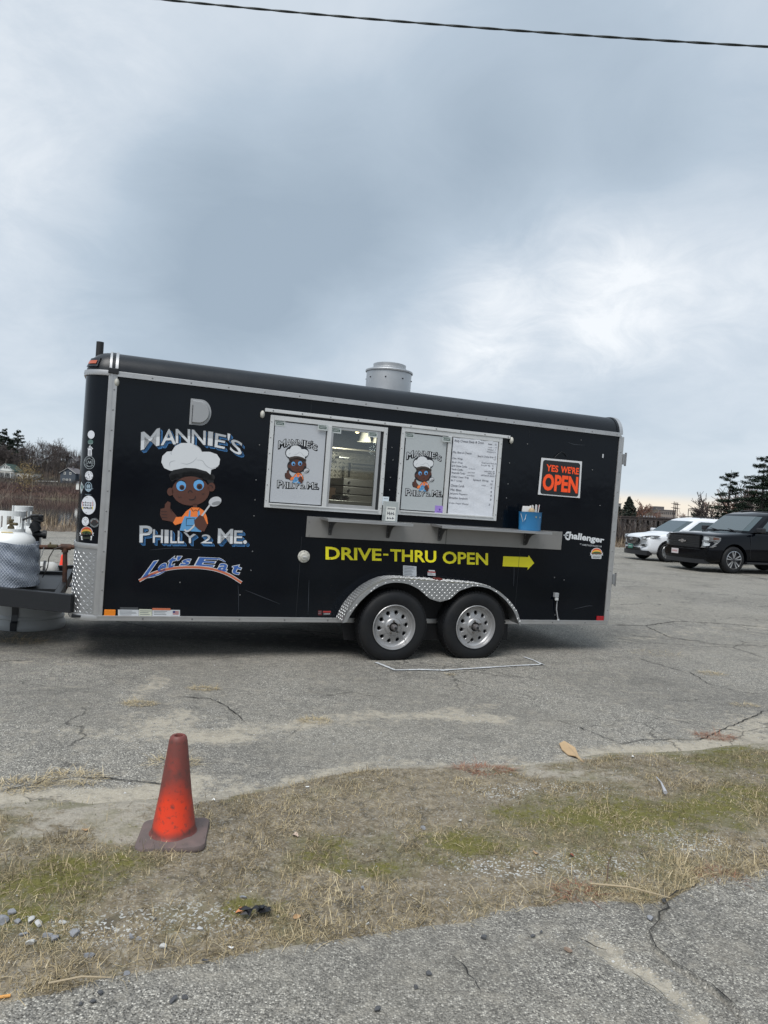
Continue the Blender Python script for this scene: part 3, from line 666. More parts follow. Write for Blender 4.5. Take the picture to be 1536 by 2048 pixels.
# litter
paper_m = P('paper_litter', (.70, .70, .68), .7); leaf_m = P('dry_leaf', (.42, .26, .13), .7, var=(40, .6, (.28, .16, .08)))
def leaf(px, py, s, label, m=leaf_m, name='dry_leaf', cat='leaf', asp=.7, rot=None):
    gx, gy = ground(px, py); z = float(verge_z(np.array(gx), np.array(gy))) + .006 if in_verge(np.array(gx), np.array(gy)) > 0 else .010
    r = random.uniform(0, 6) if rot is None else rot; mb = MB(); V = []; n = 12
    for ring, zz2 in ((1., .3), (.5, .12)):
        for k_ in range(n):
            a = 6.283 * k_ / n; rr = ring * s * (1 + .22 * math.sin(3 * a + px) * (ring == 1)); V.append((math.cos(a) * rr, math.sin(a) * rr * asp, zz2 * s * (.6 + .5 * math.sin(2 * a + py))))
    V.append((0, 0, 0)); F = [(k_, (k_ + 1) % n, n + (k_ + 1) % n, n + k_) for k_ in range(n)] + [(n + k_, n + (k_ + 1) % n, 2 * n) for k_ in range(n)]
    mb.add(V, F, True); o = mb.build(name, m, fix=False); o.location = (gx, gy, z); o.rotation_euler = (random.uniform(-.2, .2), random.uniform(-.2, .2), r); tag(o, label, cat); return o
leaf(590, 1687, .018, 'pale curled leaf on the verge right of the cone', P('pale_leaf', (.52, .40, .32), .7)); leaf(592, 1850, .014, 'orange tan leaf right of the black litter'); leaf(478, 1841, .014, 'orange leaf scrap touching the black litter', P('orange_leaf', (.50, .20, .08), .6))
leaf(1142, 1731, .012, 'small red brown leaf in the lower right verge', P('red_leaf', (.20, .06, .03), .6)); leaf(1070, 1723, .012, 'dull brown leaf left of the red one'); leaf(170, 1678, .014, 'tan leaf on the sand left of the cone')
leaf(426, 1611, .012, 'white paper scrap on the upper verge right of the cone', paper_m, 'paper_scrap', 'litter'); leaf(614, 1590, .010, 'tiny white paper scrap at the upper verge', paper_m, 'paper_scrap', 'litter'); leaf(462, 1905, .010, 'white scrap in the lower verge straw', paper_m, 'paper_scrap', 'litter')
leaf(1265, 1523, .010, 'white scrap on the sandy upper verge at right', paper_m, 'paper_scrap', 'litter')
gx, gy = ground(285, 1719); o = MB().tube([(-.018, 0, 0), (.018, .003, 0)], .0042, 8).build('cigarette_butt', paper_m); o.location = (gx, gy, .04); tag(o, 'white cigarette butt lying below the cone base', 'cigarette butt')
gx, gy = ground(8, 2002); o = MB().tube([(-.014, -.004, 0), (.014, .006, 0)], .0042, 8).build('cigarette_butt', P('orange_filter', (.62, .30, .08), .7)); o.location = (gx, gy, .012); tag(o, 'orange cigarette filter on the road at the left edge', 'cigarette butt')
gx, gy = ground(512, 1848); mb = MB(); r = random.Random(4)
for i in range(7):
    c = (r.uniform(-.045, .045), r.uniform(-.02, .02), r.uniform(.003, .018)); a = r.uniform(0, 3); s = r.uniform(.015, .03)
    mb.add([(c[0] + s * math.cos(a + k_ * 1.57) * r.uniform(.7, 1.3), c[1] + s * math.sin(a + k_ * 1.57) * .7, c[2] + r.uniform(-.008, .014)) for k_ in range(4)] + [(c[0], c[1], c[2] + .014)], [(0, 1, 4), (1, 2, 4), (2, 3, 4), (3, 0, 4)])
o = mb.build('plastic_scrap', P('black_plastic', (.012, .012, .014), .3), fix=False); o.location = (gx, gy, .035); tag(o, 'crumpled black plastic scrap in the lower verge grass', 'litter')
# white bent straw / plastic fork and cardboard strip
f0 = ground(1312, 1573); f1 = ground(1330, 1603); o = MB().tube([(f0[0], f0[1], .05), ((f0[0] + f1[0]) / 2, (f0[1] + f1[1]) / 2, .06), (f1[0], f1[1], .045)], [.003, .0035, .010], 8).build('plastic_spoon', P('grey_plastic', (.42, .42, .44), .4)); tag(o, 'pale grey plastic spoon on the right of the verge', 'spoon')
pts = gp([(1118, 1492), (1128, 1490), (1150, 1502), (1157, 1515), (1170, 1528), (1180, 1535), (1166, 1534), (1150, 1518), (1136, 1512), (1124, 1502)])
o = MB().add([(x, y, .012 + .01 * math.sin(i * 1.3)) for i, (x, y) in enumerate(pts)], [tuple(range(len(pts)))]).build('bark_strip', P('tan_cardboard', (.44, .31, .18), .8, var=(20, .5, (.32, .22, .12))), fix=False)
md = o.modifiers.new('t', 'SOLIDIFY'); md.thickness = .005; tag(o, 'torn tan cardboard strip lying on the lot at the verge edge', 'litter')
# ------------------------------------------------------------------ the food trailer
TX0, TY0, TYAW, TZB, TP, TR = -2.2935, 5.7772, .3533, .3608, -.0127, .0278
Dv = np.array([math.cos(TYAW) * math.cos(TP), math.sin(TYAW) * math.cos(TP), math.sin(TP)])
U0 = np.array([-math.cos(TYAW) * math.sin(TP), -math.sin(TYAW) * math.sin(TP), math.cos(TP)])
Nv = np.array([math.sin(TYAW), -math.cos(TYAW), 0]); Ut = U0 * math.cos(TR) + Nv * math.sin(TR); Vt = np.cross(Ut, Dv)
Ot = np.array([TX0, TY0, TZB]) - Ut * TZB
RT = np.array([Dv, Vt, Ut])
camT = RT @ (CAM - Ot)
def P2T(px, py, off=0.):
    d = RT @ ray(px, py); t = (-off - camT[1]) / d[1]; p = camT + d * t; return float(p[0]), float(p[2])
trailer = empty('food_trailer')
M4 = Matrix.Identity(4)
for i in range(3):
    M4[i][0] = Dv[i]; M4[i][1] = Vt[i]; M4[i][2] = Ut[i]; M4[i][3] = Ot[i]
trailer.matrix_world = M4
tag(trailer, 'black enclosed food trailer with two serving windows and yellow drive-thru lettering', 'food trailer')
T = trailer
LEN, WID, ZB, ZT, RC = 5.02, 2.13, .385, 2.365, .215
# windows (openings)
W1 = (1.297, 2.392, 1.360, 2.170); W2 = (2.530, 3.600, 1.372, 2.192)
glx = (P2T(657, 930)[0], P2T(749, 930)[0])
# side wall with an opening behind the open half of the first window
hx0, hx1, hz0, hz1 = glx[0] - .01, glx[1] + .04, 1.40, 2.12
mb = MB()
def wallq(x0, x1, z0, z1): mb.add([(x0, 0, z0), (x1, 0, z0), (x1, 0, z1), (x0, 0, z1)], [(0, 1, 2, 3)])
for a, b_, c, d in ((0, hx0, ZB, ZT), (hx1, LEN, ZB, ZT), (hx0, hx1, ZB, hz0), (hx0, hx1, hz1, ZT)): wallq(a, b_, c, d)
mb.add([(hx0, 0, hz0), (hx0, .05, hz0), (hx0, .05, hz1), (hx0, 0, hz1)], [(0, 1, 2, 3)]); mb.add([(hx1, 0, hz0), (hx1, .05, hz0), (hx1, .05, hz1), (hx1, 0, hz1)], [(3, 2, 1, 0)])
mb.build('side_wall', black_paint, T, fix=False)
mb = MB()   # far side, rear doors
mb.add([(0, WID, ZB), (LEN, WID, ZB), (LEN, WID, ZT), (0, WID, ZT)], [(0, 1, 2, 3)])
mb.build('far_wall', black_paint, T, fix=False)
mb = MB().box(LEN - .004, LEN + .02, .03, WID - .03, ZB, ZT + .02); mb.build('rear_door', black_paint, T)
# plan curve round the nose
def plan(s):
    """s in metres from the front end of the side wall, round the corner and across the nose"""
    q = RC * math.pi / 2; fl = WID - 2 * RC
    if s < q: a = s / RC; return (-RC * math.sin(a), RC * (1 - math.cos(a))), (-math.sin(a), -math.cos(a))
    if s < q + fl: return (-RC, RC + s - q), (-1, 0)
    a = (s - q - fl) / RC; return (-RC * math.cos(a), WID - RC + RC * math.sin(a)), (-math.cos(a), math.sin(a))
STOT = RC * math.pi + WID - 2 * RC
ss = [RC * math.pi / 2 * i / 10 for i in range(11)] + [RC * math.pi / 2 + (WID - 2 * RC) * i / 4 for i in (1, 2, 3)] + [RC * math.pi / 2 + WID - 2 * RC + RC * math.pi / 2 * i / 10 for i in range(11)]
mb = MB(); V = []
for z in (ZB, ZT):
    for s in ss:
        (x, y), nn = plan(s); V.append((x, y, z))
n = len(ss); mb.add(V, [(i, i + 1, n + i + 1, n + i) for i in range(n - 1)], True); mb.build('nose_panel', black_paint, T, fix=False)
# roof: side radius, flat top, rounded cap over the nose
RI, RH = .165, .185
arc = [(RI * (1 - math.cos(a)), RH * math.sin(a)) for a in [math.pi / 2 * i / 8 for i in range(9)]]
prof = [(ZT, 0)] ; V = []; F = []
ring = [(i_, ZT + h_) for i_, h_ in arc] + [(.55, ZT + RH + .014), (WID / 2, ZT + RH + .022)]
full = [(y, z) for y, z in ring] + [(WID - y, z) for y, z in ring[:-1][::-1]]
for x in (0, LEN): V += [(x, y, z) for y, z in full]
m_ = len(full); mb = MB().add(V, [(i, i + 1, m_ + i + 1, m_ + i) for i in range(m_ - 1)], True)
mb.build('roof', roof_black, T, fix=False)
V = []
for i_, z in ring[:9]:
    for s in ss:
        (x, y), nn = plan(s); V.append((x - nn[0] * i_, y - nn[1] * i_, z))
F = [(r * n + i, r * n + i + 1, (r + 1) * n + i + 1, (r + 1) * n + i) for r in range(8) for i in range(n - 1)]
V += [(0, WID / 2, ZT + RH + .022)]; c0 = len(V) - 1; F += [(8 * n + i, 8 * n + i + 1, c0) for i in range(n - 1)]
MB().add(V, F, True).build('roof_cap', roof_black, T, fix=False)
V = [(LEN, y, z) for y, z in full]; MB().add(V, [tuple(range(len(V)))]).build('rear_header', roof_black, T, fix=False)

def strip_round(name, z0, z1, out, m, s0=0., s1=STOT, parent=None):
    mb = MB(); V = []; S = [s for s in ss if s0 <= s <= s1]; n = len(S)
    for zz2, oo in ((z0, 0), (z0, out), ((z0 + z1) / 2, out * 1.25), (z1, out), (z1, 0)):
        for s in S:
            (x, y), nn = plan(s); V.append((x + nn[0] * oo, y + nn[1] * oo, zz2))
    mb.add(V, [(r * n + i, r * n + i + 1, (r + 1) * n + i + 1, (r + 1) * n + i) for r in range(4) for i in range(n - 1)], True)
    return mb.build(name, m, parent or T, fix=False)
def side_strip(name, x0, x1, z0, z1, out, m, b=.004): return MB().box(x0, x1, -out, -.0005, z0, z1).build(name, m, T, bevel=b)
tr_top = side_strip('top_rail', .03, LEN - .01, ZT - .022, ZT + .020, .018, alu); MB().box(.03, LEN - .01, -.026, -.018, ZT - .024, ZT - .012).build('drip_lip', alu, tr_top)
strip_round('nose_top_rail', ZT - .022, ZT + .020, .014, alu)
tr_bot = side_strip('bottom_rail', -.012, LEN + .02, ZB - .038, ZB + .006, .016, alu); MB().box(-.01, LEN + .02, -.021, -.016, ZB - .004, ZB + .004).build('rail_lip', alu, tr_bot)
strip_round('nose_bottom_rail', ZB - .038, ZB + .006, .016, alu)
tr_v = side_strip('corner_trim', -.035, .034, ZB + .006, ZT + .03, .012, alu, .005)
MB().box(-.018, -.002, -.017, -.012, ZB + .01, ZT + .02).build('trim_ridge', alu, tr_v)
tr_r = MB().box(LEN - .028, LEN + .034, -.012, .05, ZB + .006, ZT - .02).build('rear_trim', alu, T, bevel=.005)
# hoops over the roof radius
def hoop(name, x0, x1, out, m):
    V = []; pr = [(i_ - out * (1 - i_ / RI * .8), z + out * (i_ / RI)) for i_, z in ring[:9]] + [(y, z + out) for y, z in ring[9:]]
    for x in (x0, x1): V += [(x, y, z) for y, z in pr]
    V += [(x0, i_, z) for i_, z in ring] + [(x1, i_, z) for i_, z in ring]; k_ = len(pr)
    F = [(i, i + 1, k_ + i + 1, k_ + i) for i in range(k_ - 1)] + [(2 * k_ + i, 2 * k_ + i + 1, i + 1, i) for i in range(k_ - 1)] + [(3 * k_ + i, 3 * k_ + i + 1, k_ + i + 1, k_ + i) for i in range(k_ - 1)]
    return MB().add(V, F, True).build(name, m, T, fix=True)
hoop('roof_hoop', -.032, -.014, .012, alu); hoop('roof_hoop', .012, .034, .012, alu); hoop('roof_hoop', -.012, .010, .007, roof_black)
hoop('roof_hoop', LEN - .03, LEN + .012, .012, alu); hoop('roof_hoop', LEN - .055, LEN - .034, .008, roof_black)
MB().box(-.04, .04, -.03, .0, ZT - .005, ZT + .04).build('trim_cap', dark_metal, T, bevel=.006)
# screws along the trims
sme = MB().lathe([(0, -.0045), (.0045, -.004), (.007, 0)], 8, axis='Y'); sm0 = sme.build('screw', screw_m, T, fix=False); sm0.location = (.02, -.012, .6)
def screw(x, z, out, s=1.): o = sm0.copy(); col.objects.link(o); o.location = (x, -out, z); o.scale = (s,) * 3; return o
for z in np.arange(.75, 2.36, .165): screw(.014, z, .012)
for x in np.arange(.3, 5.0, .31): screw(x, ZT - .004, .018, 1.1)
for x in np.arange(.35, 5.0, .40): screw(x, ZB - .018, .016, 1.2)
for z in np.arange(.5, 2.3, .21): screw(LEN + .005, z, .012)

# diamond tread, real raised bars
def tread(mb, pos, u0, u1, v0, v1, inside=None, pu=.0225, pv=.0225, ln=.0105, wd=.0034, h=.0018):
    nu, nv = int((u1 - u0) / pu), int((v1 - v0) / pv); cb, sb = math.cos(R_(40)), math.sin(R_(40))
    for i in range(nu):
        for j in range(nv):
            u, v_ = u0 + (i + .5) * pu, v0 + (j + .5) * pv
            if inside and not inside(u, v_): continue
            sg = 1 if (i + j) % 2 else -1
            loc = [(ln, 0, 0), (0, wd, 0), (-ln, 0, 0), (0, -wd, 0), (ln * .35, 0, h), (-ln * .35, 0, h)]
            V = [pos(u + a * cb - b_ * sb * sg, v_ + a * sb * sg + b_ * cb, hh) for a, b_, hh in loc]
            mb.add(V, [(0, 1, 4), (1, 5, 4), (1, 2, 5), (2, 3, 5), (3, 4, 5), (3, 0, 4)])
GZ1 = P2T(212, 1097)[1]
def nose_pos(u, v_, h=0.):
    (x, y), nn = plan(min(max(u, 0), STOT)); return (x + nn[0] * (.003 + h), y + nn[1] * (.003 + h), v_)
mb = MB(); V = [nose_pos(s, z) for z in (ZB + .006, GZ1) for s in ss]; n = len(ss)
mb.add(V, [(i, i + 1, n + i + 1, n + i) for i in range(n - 1)], True); guard = mb.build('stone_guard', dplate, T, fix=False)
mb = MB(); tread(mb, nose_pos, .04, 1.5, ZB + .01, GZ1 - .01, pu=.030, pv=.030, ln=.0165, wd=.0034, h=.0035); o = mb.build('tread_bars', dbar, guard, fix=False); tag(o, kind='stuff')
strip_round('guard_rail', GZ1 - .006, GZ1 + .034, .010, alu)
# text and decals --------------------------------------------------
GLY = {}
def glyph(ch, bold=0.):
    k_ = (ch, bold)
    if k_ in GLY: return GLY[k_]
    cu = bpy.data.curves.new('t', 'FONT'); cu.body = ch; cu.size = 1; cu.offset = bold; cu.resolution_u = 3
    ob = bpy.data.objects.new('t', cu); col.objects.link(ob); dg = bpy.context.evaluated_depsgraph_get()
    me = bpy.data.meshes.new_from_object(ob.evaluated_get(dg)); V = np.array([v_.co[:2] for v_ in me.vertices]); F = [tuple(p.vertices) for p in me.polygons]
    bpy.data.objects.remove(ob); bpy.data.meshes.remove(me); bpy.data.curves.remove(cu)
    if len(V) == 0: V = np.zeros((0, 2))
    GLY[k_] = (V, F); return GLY[k_]
def quadwarp(V, quad, bb=None):
    """normalised 2D verts into a quad tl,tr,br,bl"""
    if bb is None: mn, mx_ = V.min(0), V.max(0)
    else: mn, mx_ = bb
    u = (V[:, 0] - mn[0]) / max(mx_[0] - mn[0], 1e-6); v_ = (V[:, 1] - mn[1]) / max(mx_[1] - mn[1], 1e-6)
    tl, tr_, br, bl = [np.array(q, float) for q in quad]
    top = tl[None] * (1 - u)[:, None] + tr_[None] * u[:, None]; bot = bl[None] * (1 - u)[:, None] + br[None] * u[:, None]
    return bot * (1 - v_)[:, None] + top * v_[:, None]
def marks(d, quad, n=4, seed=0):
    """lettering too small to read in the photograph: a row of short uneven marks"""
    r = random.Random(seed + int(abs(quad[0][0]) * 7)); tl, tr_, br, bl = [np.array(p, float) for p in quad]
    for i in range(n):
        u0, u1 = (i + .08) / n, (i + .84) / n; v0, v1 = r.uniform(0, .2), r.uniform(.75, 1)
        f = lambda u, v_: tuple((tl * (1 - u) + tr_ * u) * (1 - v_) + (bl * (1 - u) + br * u) * v_)
        w = (u1 - u0) * r.uniform(.3, .45); vm = r.uniform(.4, .6)
        d.raw([f(u0, v0), f(u0 + w, v0), f(u0 + w, v1), f(u0, v1)], [(0, 1, 2, 3)]); d.raw([f(u0 + w, vm - .12), f(u1, vm - .12), f(u1, vm + .12), f(u0 + w, vm + .12)], [(0, 1, 2, 3)])
class Decal:
    """flat shapes in picture-like 2D coordinates, laid on a real surface by fn(x, y, off)"""
    def __init__(s, fn): s.fn = fn; s.mb = MB(); s.off = .001
    def raw(s, pts, faces): s.mb.add([s.fn(x, y, s.off) for x, y in pts], faces); return s
    def poly(s, pts):
        pts = [tuple(p) for p in pts]; from mathutils.geometry import tessellate_polygon
        tri = tessellate_polygon([[Vector((x, y, 0)) for x, y in pts]]); return s.raw(pts, [tuple(t_) for t_ in tri])
    def ell(s, cx, cy, rx, ry=None, n=28, rot=0.):
        ry = ry or rx; c, s2 = math.cos(rot), math.sin(rot)
        pts = [(cx + rx * math.cos(a) * c - ry * math.sin(a) * s2, cy + rx * math.cos(a) * s2 + ry * math.sin(a) * c) for a in [6.28319 * i / n for i in range(n)]]
        return s.raw(pts + [(cx, cy)], [(i, (i + 1) % n, n) for i in range(n)])
    def stroke(s, pts, w, closed=False, smooth=True, taper=False):
        P_ = [np.array(p, float) for p in pts]
        if smooth and len(P_) > 2:
            out = []; Q = [2 * P_[0] - P_[1]] + P_ + [2 * P_[-1] - P_[-2]]
            for i in range(1, len(Q) - 2):
                for k_ in range(5):
                    t = k_ / 5; a, b_, c, d = Q[i - 1:i + 3]
                    out.append(.5 * ((2 * b_) + (c - a) * t + (2 * a - 5 * b_ + 4 * c - d) * t * t + (3 * b_ - a - 3 * c + d) * t ** 3))
            out.append(P_[-1]); P_ = out
        V = []; F = []; n = len(P_)
        for i, p in enumerate(P_):
            d = P_[min(i + 1, n - 1)] - P_[max(i - 1, 0)]; d = d / (np.linalg.norm(d) + 1e-9); nn = np.array([-d[1], d[0]])
            ww = w * (1 if not taper else .35 + .65 * math.sin(math.pi * min(max(i / (n - 1), .02), .98)))
            V += [p + nn * ww / 2, p - nn * ww / 2]
            if i: F.append((2 * i - 2, 2 * i - 1, 2 * i + 1, 2 * i))
        return s.raw(V, F)
    def text(s, ch, quad, bold=0., shift=(0, 0), bb=None):
        V, F = glyph(ch, bold)
        if len(V) == 0: return s
        if bold and bb is None:
            V0, _ = glyph(ch, 0.); mn, mx_ = V0.min(0), V0.max(0); bb = (mn, mx_)
        W_ = quadwarp(V, quad, bb) + np.array(shift); return s.raw([tuple(p) for p in W_], F)
    def build(s, name, m, parent): return s.mb.build(name, m, parent, fix=False)
def onside(x, z, off): return (x, -off, z)
def px_side(base=0.):
    def f(px, py, off): x, z = P2T(px, py, base); return (x, -base - off, z)
    return f
side = px_side(0.)
def zoom(f, ox, oy, k_):
    return lambda zx, zy, off: f(ox + zx / k_, oy + zy / k_, off)
Z1 = zoom(side, 120, 660, 3.84)

MANN = [('M', (625, 787), (765, 755), (762, 885), (622, 920)), ('A', (808, 764), (868, 762), (888, 876), (776, 884)), ('N', (890, 762), (998, 764), (998, 868), (890, 868)), ('N', (1014, 766), (1118, 776), (1116, 882), (1012, 872)),
        ('I', (1142, 780), (1172, 784), (1168, 889), (1137, 885)), ('E', (1196, 793), (1276, 810), (1262, 912), (1188, 897)), ("'", (1289, 796), (1306, 800), (1300, 846), (1288, 846)), ('S', (1318, 832), (1402, 868), (1390, 968), (1306, 926))]
PHIL = [('P', (614, 352), (710, 352), (704, 480), (612, 478)), ('H', (716, 380), (790, 382), (788, 482), (714, 480)), ('I', (806, 383), (832, 385), (830, 484), (804, 483)), ('L', (849, 389), (896, 390), (896, 484), (848, 484)),
        ('L', (906, 391), (952, 394), (950, 484), (904, 484)), ('Y', (950, 400), (1042, 418), (1036, 484), (960, 484)), ('2', (1092, 418), (1160, 420), (1166, 486), (1082, 484)), ('M', (1216, 374), (1328, 378), (1324, 488), (1212, 484)),
        ('E', (1340, 388), (1402, 390), (1398, 488), (1336, 486)), ('.', (1409, 464), (1433, 464), (1433, 489), (1408, 488))]
PHIL = [(c, *[(x, y + 1152) for x, y in q]) for c, *q in PHIL]
def cartoon(fn, parent, on_black=True):
    def D(off): d = Decal(fn); d.off = off; return d
    m_ln = black_v
    for grp_ in (MANN, PHIL):
        if on_black:
            d = D(.0008)
            for k_ in range(1, 8):
                for c, *q in grp_: d.text(c, q, .010, (k_ * 2.9, k_ * 3.2))
            d.build('lettering_shadow', blue_v, parent)
            d = D(.0014)
            for c, *q in grp_: d.text(c, q, .038)
            d.build('lettering_outline', black_v, parent)
        else:
            d = D(.0008)
            for k_ in range(0, 7):
                for c, *q in grp_: d.text(c, q, .060, (k_ * 1.0, k_ * 1.3))
            d.build('lettering_outline', black_v, parent)
        d = D(.0020)
        for c, *q in grp_: d.text(c, q, .010 if on_black else -.012)
        d.build('lettering', white_v, parent)
        d = D(.0026)      # darker upper half of every letter
        for c, *q in (grp_ if on_black else grp_[:1]):
            if c in ".'": continue
            V, F = glyph(c, .010); V0, _ = glyph(c, 0.); mn, mx_ = V0.min(0), V0.max(0); mid_ = (mn[1] + mx_[1]) / 2 + .02
            bm = bmesh.new(); bv = [bm.verts.new((p[0], p[1], 0)) for p in V]
            for f_ in F:
                try: bm.faces.new([bv[i] for i in f_])
                except ValueError: pass
            bmesh.ops.bisect_plane(bm, geom=bm.verts[:] + bm.edges[:] + bm.faces[:], plane_co=(0, mid_, 0), plane_no=(0, -1, 0), clear_outer=True)
            bm.verts.index_update(); V2 = np.array([v_.co[:2] for v_ in bm.verts]).reshape(-1, 2); F2 = [tuple(v_.index for v_ in f_.verts) for f_ in bm.faces]; bm.free()
            if len(V2): d.raw([tuple(p) for p in quadwarp(V2, q, (mn, mx_))], F2)
        d.build('lettering_tone', grey_v, parent)
    # plain round-faced cook in a tall hat
    hat = [(885, 1085), (845, 1080), (800, 1060), (778, 1015), (786, 968), (820, 935), (860, 930), (885, 890), (930, 868), (1000, 868), (1055, 890), (1090, 935), (1150, 935), (1205, 955), (1229, 992), (1222, 1035), (1195, 1062), (1162, 1072), (1153, 1122), (1120, 1095), (1060, 1078), (1030, 1065), (960, 1068), (905, 1082)]
    hair = [(848, 1150), (836, 1112), (868, 1076), (960, 1058), (1040, 1062), (1125, 1086), (1172, 1124), (1182, 1168), (1150, 1196), (1125, 1150), (1060, 1138), (1000, 1148), (900, 1138), (862, 1165)]
    body = [(1010, 210), (968, 240), (935, 282), (890, 285), (868, 328), (884, 346), (935, 330), (918, 386), (1085, 398), (1112, 360), (1136, 335), (1128, 285), (1110, 240), (1070, 212)]
    body = [(x, y + 1152) for x, y in body]
    lh = [(772, 222), (803, 214), (806, 186), (826, 163), (848, 172), (846, 215), (868, 244), (902, 284), (884, 334), (848, 318), (786, 306), (768, 268)]; lh = [(x, y + 1152) for x, y in lh]
    if not on_black:
        d = D(.0030); d.ell(1000, 1000, 238, 150); d.ell(1000, 1235, 195, 130); d.poly([(p[0] + (p[0] - 1000) * .06, p[1] + (p[1] - 1470) * .08) for p in body]); d.poly([(p[0] + (p[0] - 835) * .18, p[1] + (p[1] - 1402) * .18) for p in lh]); d.ell(1190, 1317, 62, 48); d.build('figure_outline', black_v, parent)
    d = D(.0036); d.poly(hat); d.build('figure_hat', white_v, parent)
    d = D(.0040)
    for s_ in ([(930, 1022), (975, 1030), (1020, 1012), (1052, 980)], [(1048, 998), (1092, 1004), (1120, 1040), (1160, 1062), (1215, 1048)], [(845, 1052), (842, 1022), (862, 1008), (885, 1004)], [(855, 932), (852, 945), (856, 960)], [(1030, 882), (1070, 905), (1092, 940)]): d.stroke(s_, 6 if on_black else 9, taper=True)
    d.build('hat_folds', grey_v, parent)
    d = D(.0040); d.poly(hair)
    for a in range(11): d.ell(866 + a * 30, 1102 + abs(a - 5) * 6, 24, 24, 12)
    d.build('figure_hair', P('hair_vinyl', (.003, .0035, .005), .5) if on_black else P('hair_brown', (.055, .042, .035), .5), parent)
    d = D(.0046); d.ell(1003, 1236, 144, 112); d.ell(846, 1242, 24, 31); d.ell(1163, 1206, 28, 34); d.poly(lh)
    d.poly([(1022, 1335), (1052, 1335), (1056, 1382), (1018, 1382)]); d.build('figure_skin', brown_v, parent)
    d = D(.0052); d.poly(body); d.build('figure_shirt', orange_v, parent)
    d = D(.0058); bib = [(958, 276), (985, 281), (992, 232), (1004, 236), (1000, 282), (1056, 284), (1058, 232), (1072, 238), (1076, 290), (1090, 330), (1084, 398), (918, 388), (936, 326)]
    d.poly([(x, y + 1152) for x, y in bib]); d.build('figure_apron', sky_v, parent)
    for ex, ey, er in ((930, 1197, 37), (1065, 1190, 40)):
        d = D(.0064); d.ell(ex, ey, er, er + 2); d.build('figure_eye', P('eye_blue', (.12, .36, .68), .4), parent); d = D(.0070); d.ell(ex + 6, ey + 12, er - 17); d.build('figure_iris', brown_v, parent)
    d = D(.0076); d.ell(936, 1212, 13); d.ell(1070, 1205, 14)
    for s_, w in (([(893, 1168), (925, 1155), (962, 1166)], 6), ([(1030, 1160), (1065, 1146), (1102, 1158)], 6), ([(984, 1250), (990, 1236), (1006, 1234), (1016, 1248)], 5), ([(992, 1300), (1010, 1304), (1034, 1296), (1040, 1275)], 5), ([(908, 1280), (918, 1288)], 3), ([(922, 1280), (932, 1288)], 3), ([(1088, 1258), (1098, 1262), (1108, 1252)], 3),
                ([(1146, 1192), (1166, 1196), (1172, 1214)], 4), ([(970, 1448), (1030, 1444), (1034, 1500), (968, 1502), (970, 1448)], 4), ([(776, 1392), (822, 1394)], 3), ([(778, 1416), (824, 1418)], 3), ([(780, 1438), (824, 1442)], 3), ([(1004, 1364), (1022, 1392), (1042, 1380), (1056, 1392), (1074, 1366)], 4), ([(845, 1372), (860, 1398)], 3)): d.stroke(s_, w, smooth=len(s_) == 3 or len(s_) == 4)
    d.build('figure_lines', black_v, parent)
    d = D(.0082); d.stroke([(955, 1532), (975, 1545), (1015, 1518), (1100, 1412), (1152, 1340)], 13); d.ell(1190, 1317, 50, 36, rot=-.35); d.build('figure_spoon', P('spoon_grey', (.50, .51, .53), .4), parent)
    d = D(.0086); d.ell(1200, 1330, 36, 14, rot=-.2); d.build('spoon_hollow', P('spoon_dark', (.24, .25, .26), .4), parent)
    d = D(.0092); d.poly([(x, y + 1152) for x, y in [(1050, 290), (1070, 268), (1102, 280), (1116, 312), (1132, 345), (1106, 396), (1066, 380), (1034, 350), (1030, 310)]]); d.build('figure_hand', brown_v, parent)
emb = empty('chef_emblem', parent=T); cartoon(Z1, emb, True)

# Let's Eat with swoosh
sig = empty('slogan_lettering', parent=T)
Z2 = zoom(side, 120, 960, 3.84)
eat = [([(742, 622), (705, 682), (640, 742)], 14), ([(642, 742), (700, 738), (760, 716), (806, 696)], 9), ([(748, 690), (790, 680), (800, 658), (780, 648), (748, 668), (738, 694), (760, 708), (806, 688)], 14), ([(866, 598), (822, 662), (836, 678), (872, 652)], 15), ([(812, 636), (900, 612)], 9), ([(885, 594), (930, 602), (900, 616)], 13),
       ([(998, 604), (955, 612), (950, 626), (972, 634), (958, 648), (918, 646)], 13), ([(1268, 628), (1180, 602), (1090, 598), (1050, 614), (1064, 634), (1130, 640)], 13), ([(1120, 640), (1078, 652), (1094, 670), (1150, 674), (1200, 664)], 13), ([(1268, 668), (1224, 664), (1214, 684), (1252, 694), (1282, 664), (1284, 694), (1310, 704)], 14), ([(1366, 664), (1318, 708), (1342, 722), (1392, 704)], 14), ([(1300, 688), (1400, 716)], 8)]
EAT = [('L', (722, 628), (806, 614), (720, 738), (634, 750)), ('e', (772, 646), (824, 638), (800, 700), (742, 708)), ('t', (846, 600), (896, 592), (866, 668), (816, 676)), ("'", (908, 588), (928, 588), (914, 614), (900, 616)), ('s', (952, 612), (1006, 606), (982, 652), (922, 656)),
       ('E', (1078, 596), (1206, 602), (1168, 664), (1046, 654)), ('a', (1236, 640), (1296, 652), (1272, 702), (1210, 690)), ('t', (1338, 648), (1396, 668), (1366, 726), (1310, 708))]
for off_, bo, m_, nm in ((.0008, .052, white_v, 'slogan_outline'), (.0014, .022, P('slogan_blue', (.035, .11, .36), .4), 'slogan_letters')):
    for grp_ in [[e_] for e_ in EAT]:
        d = Decal(Z2); d.off = off_
        for c, *q in grp_: d.text(c, q, bo)
        if grp_[0][0] == 'E': d.stroke([(1180, 606), (1225, 606), (1272, 630)], 16 if off_ < .001 else 9, taper=True)
        elif grp_[0][0] == 'L': d.stroke([(700, 744), (760, 722), (812, 696)], 15 if off_ < .001 else 8, taper=True)
        d.build(nm, m_, sig)
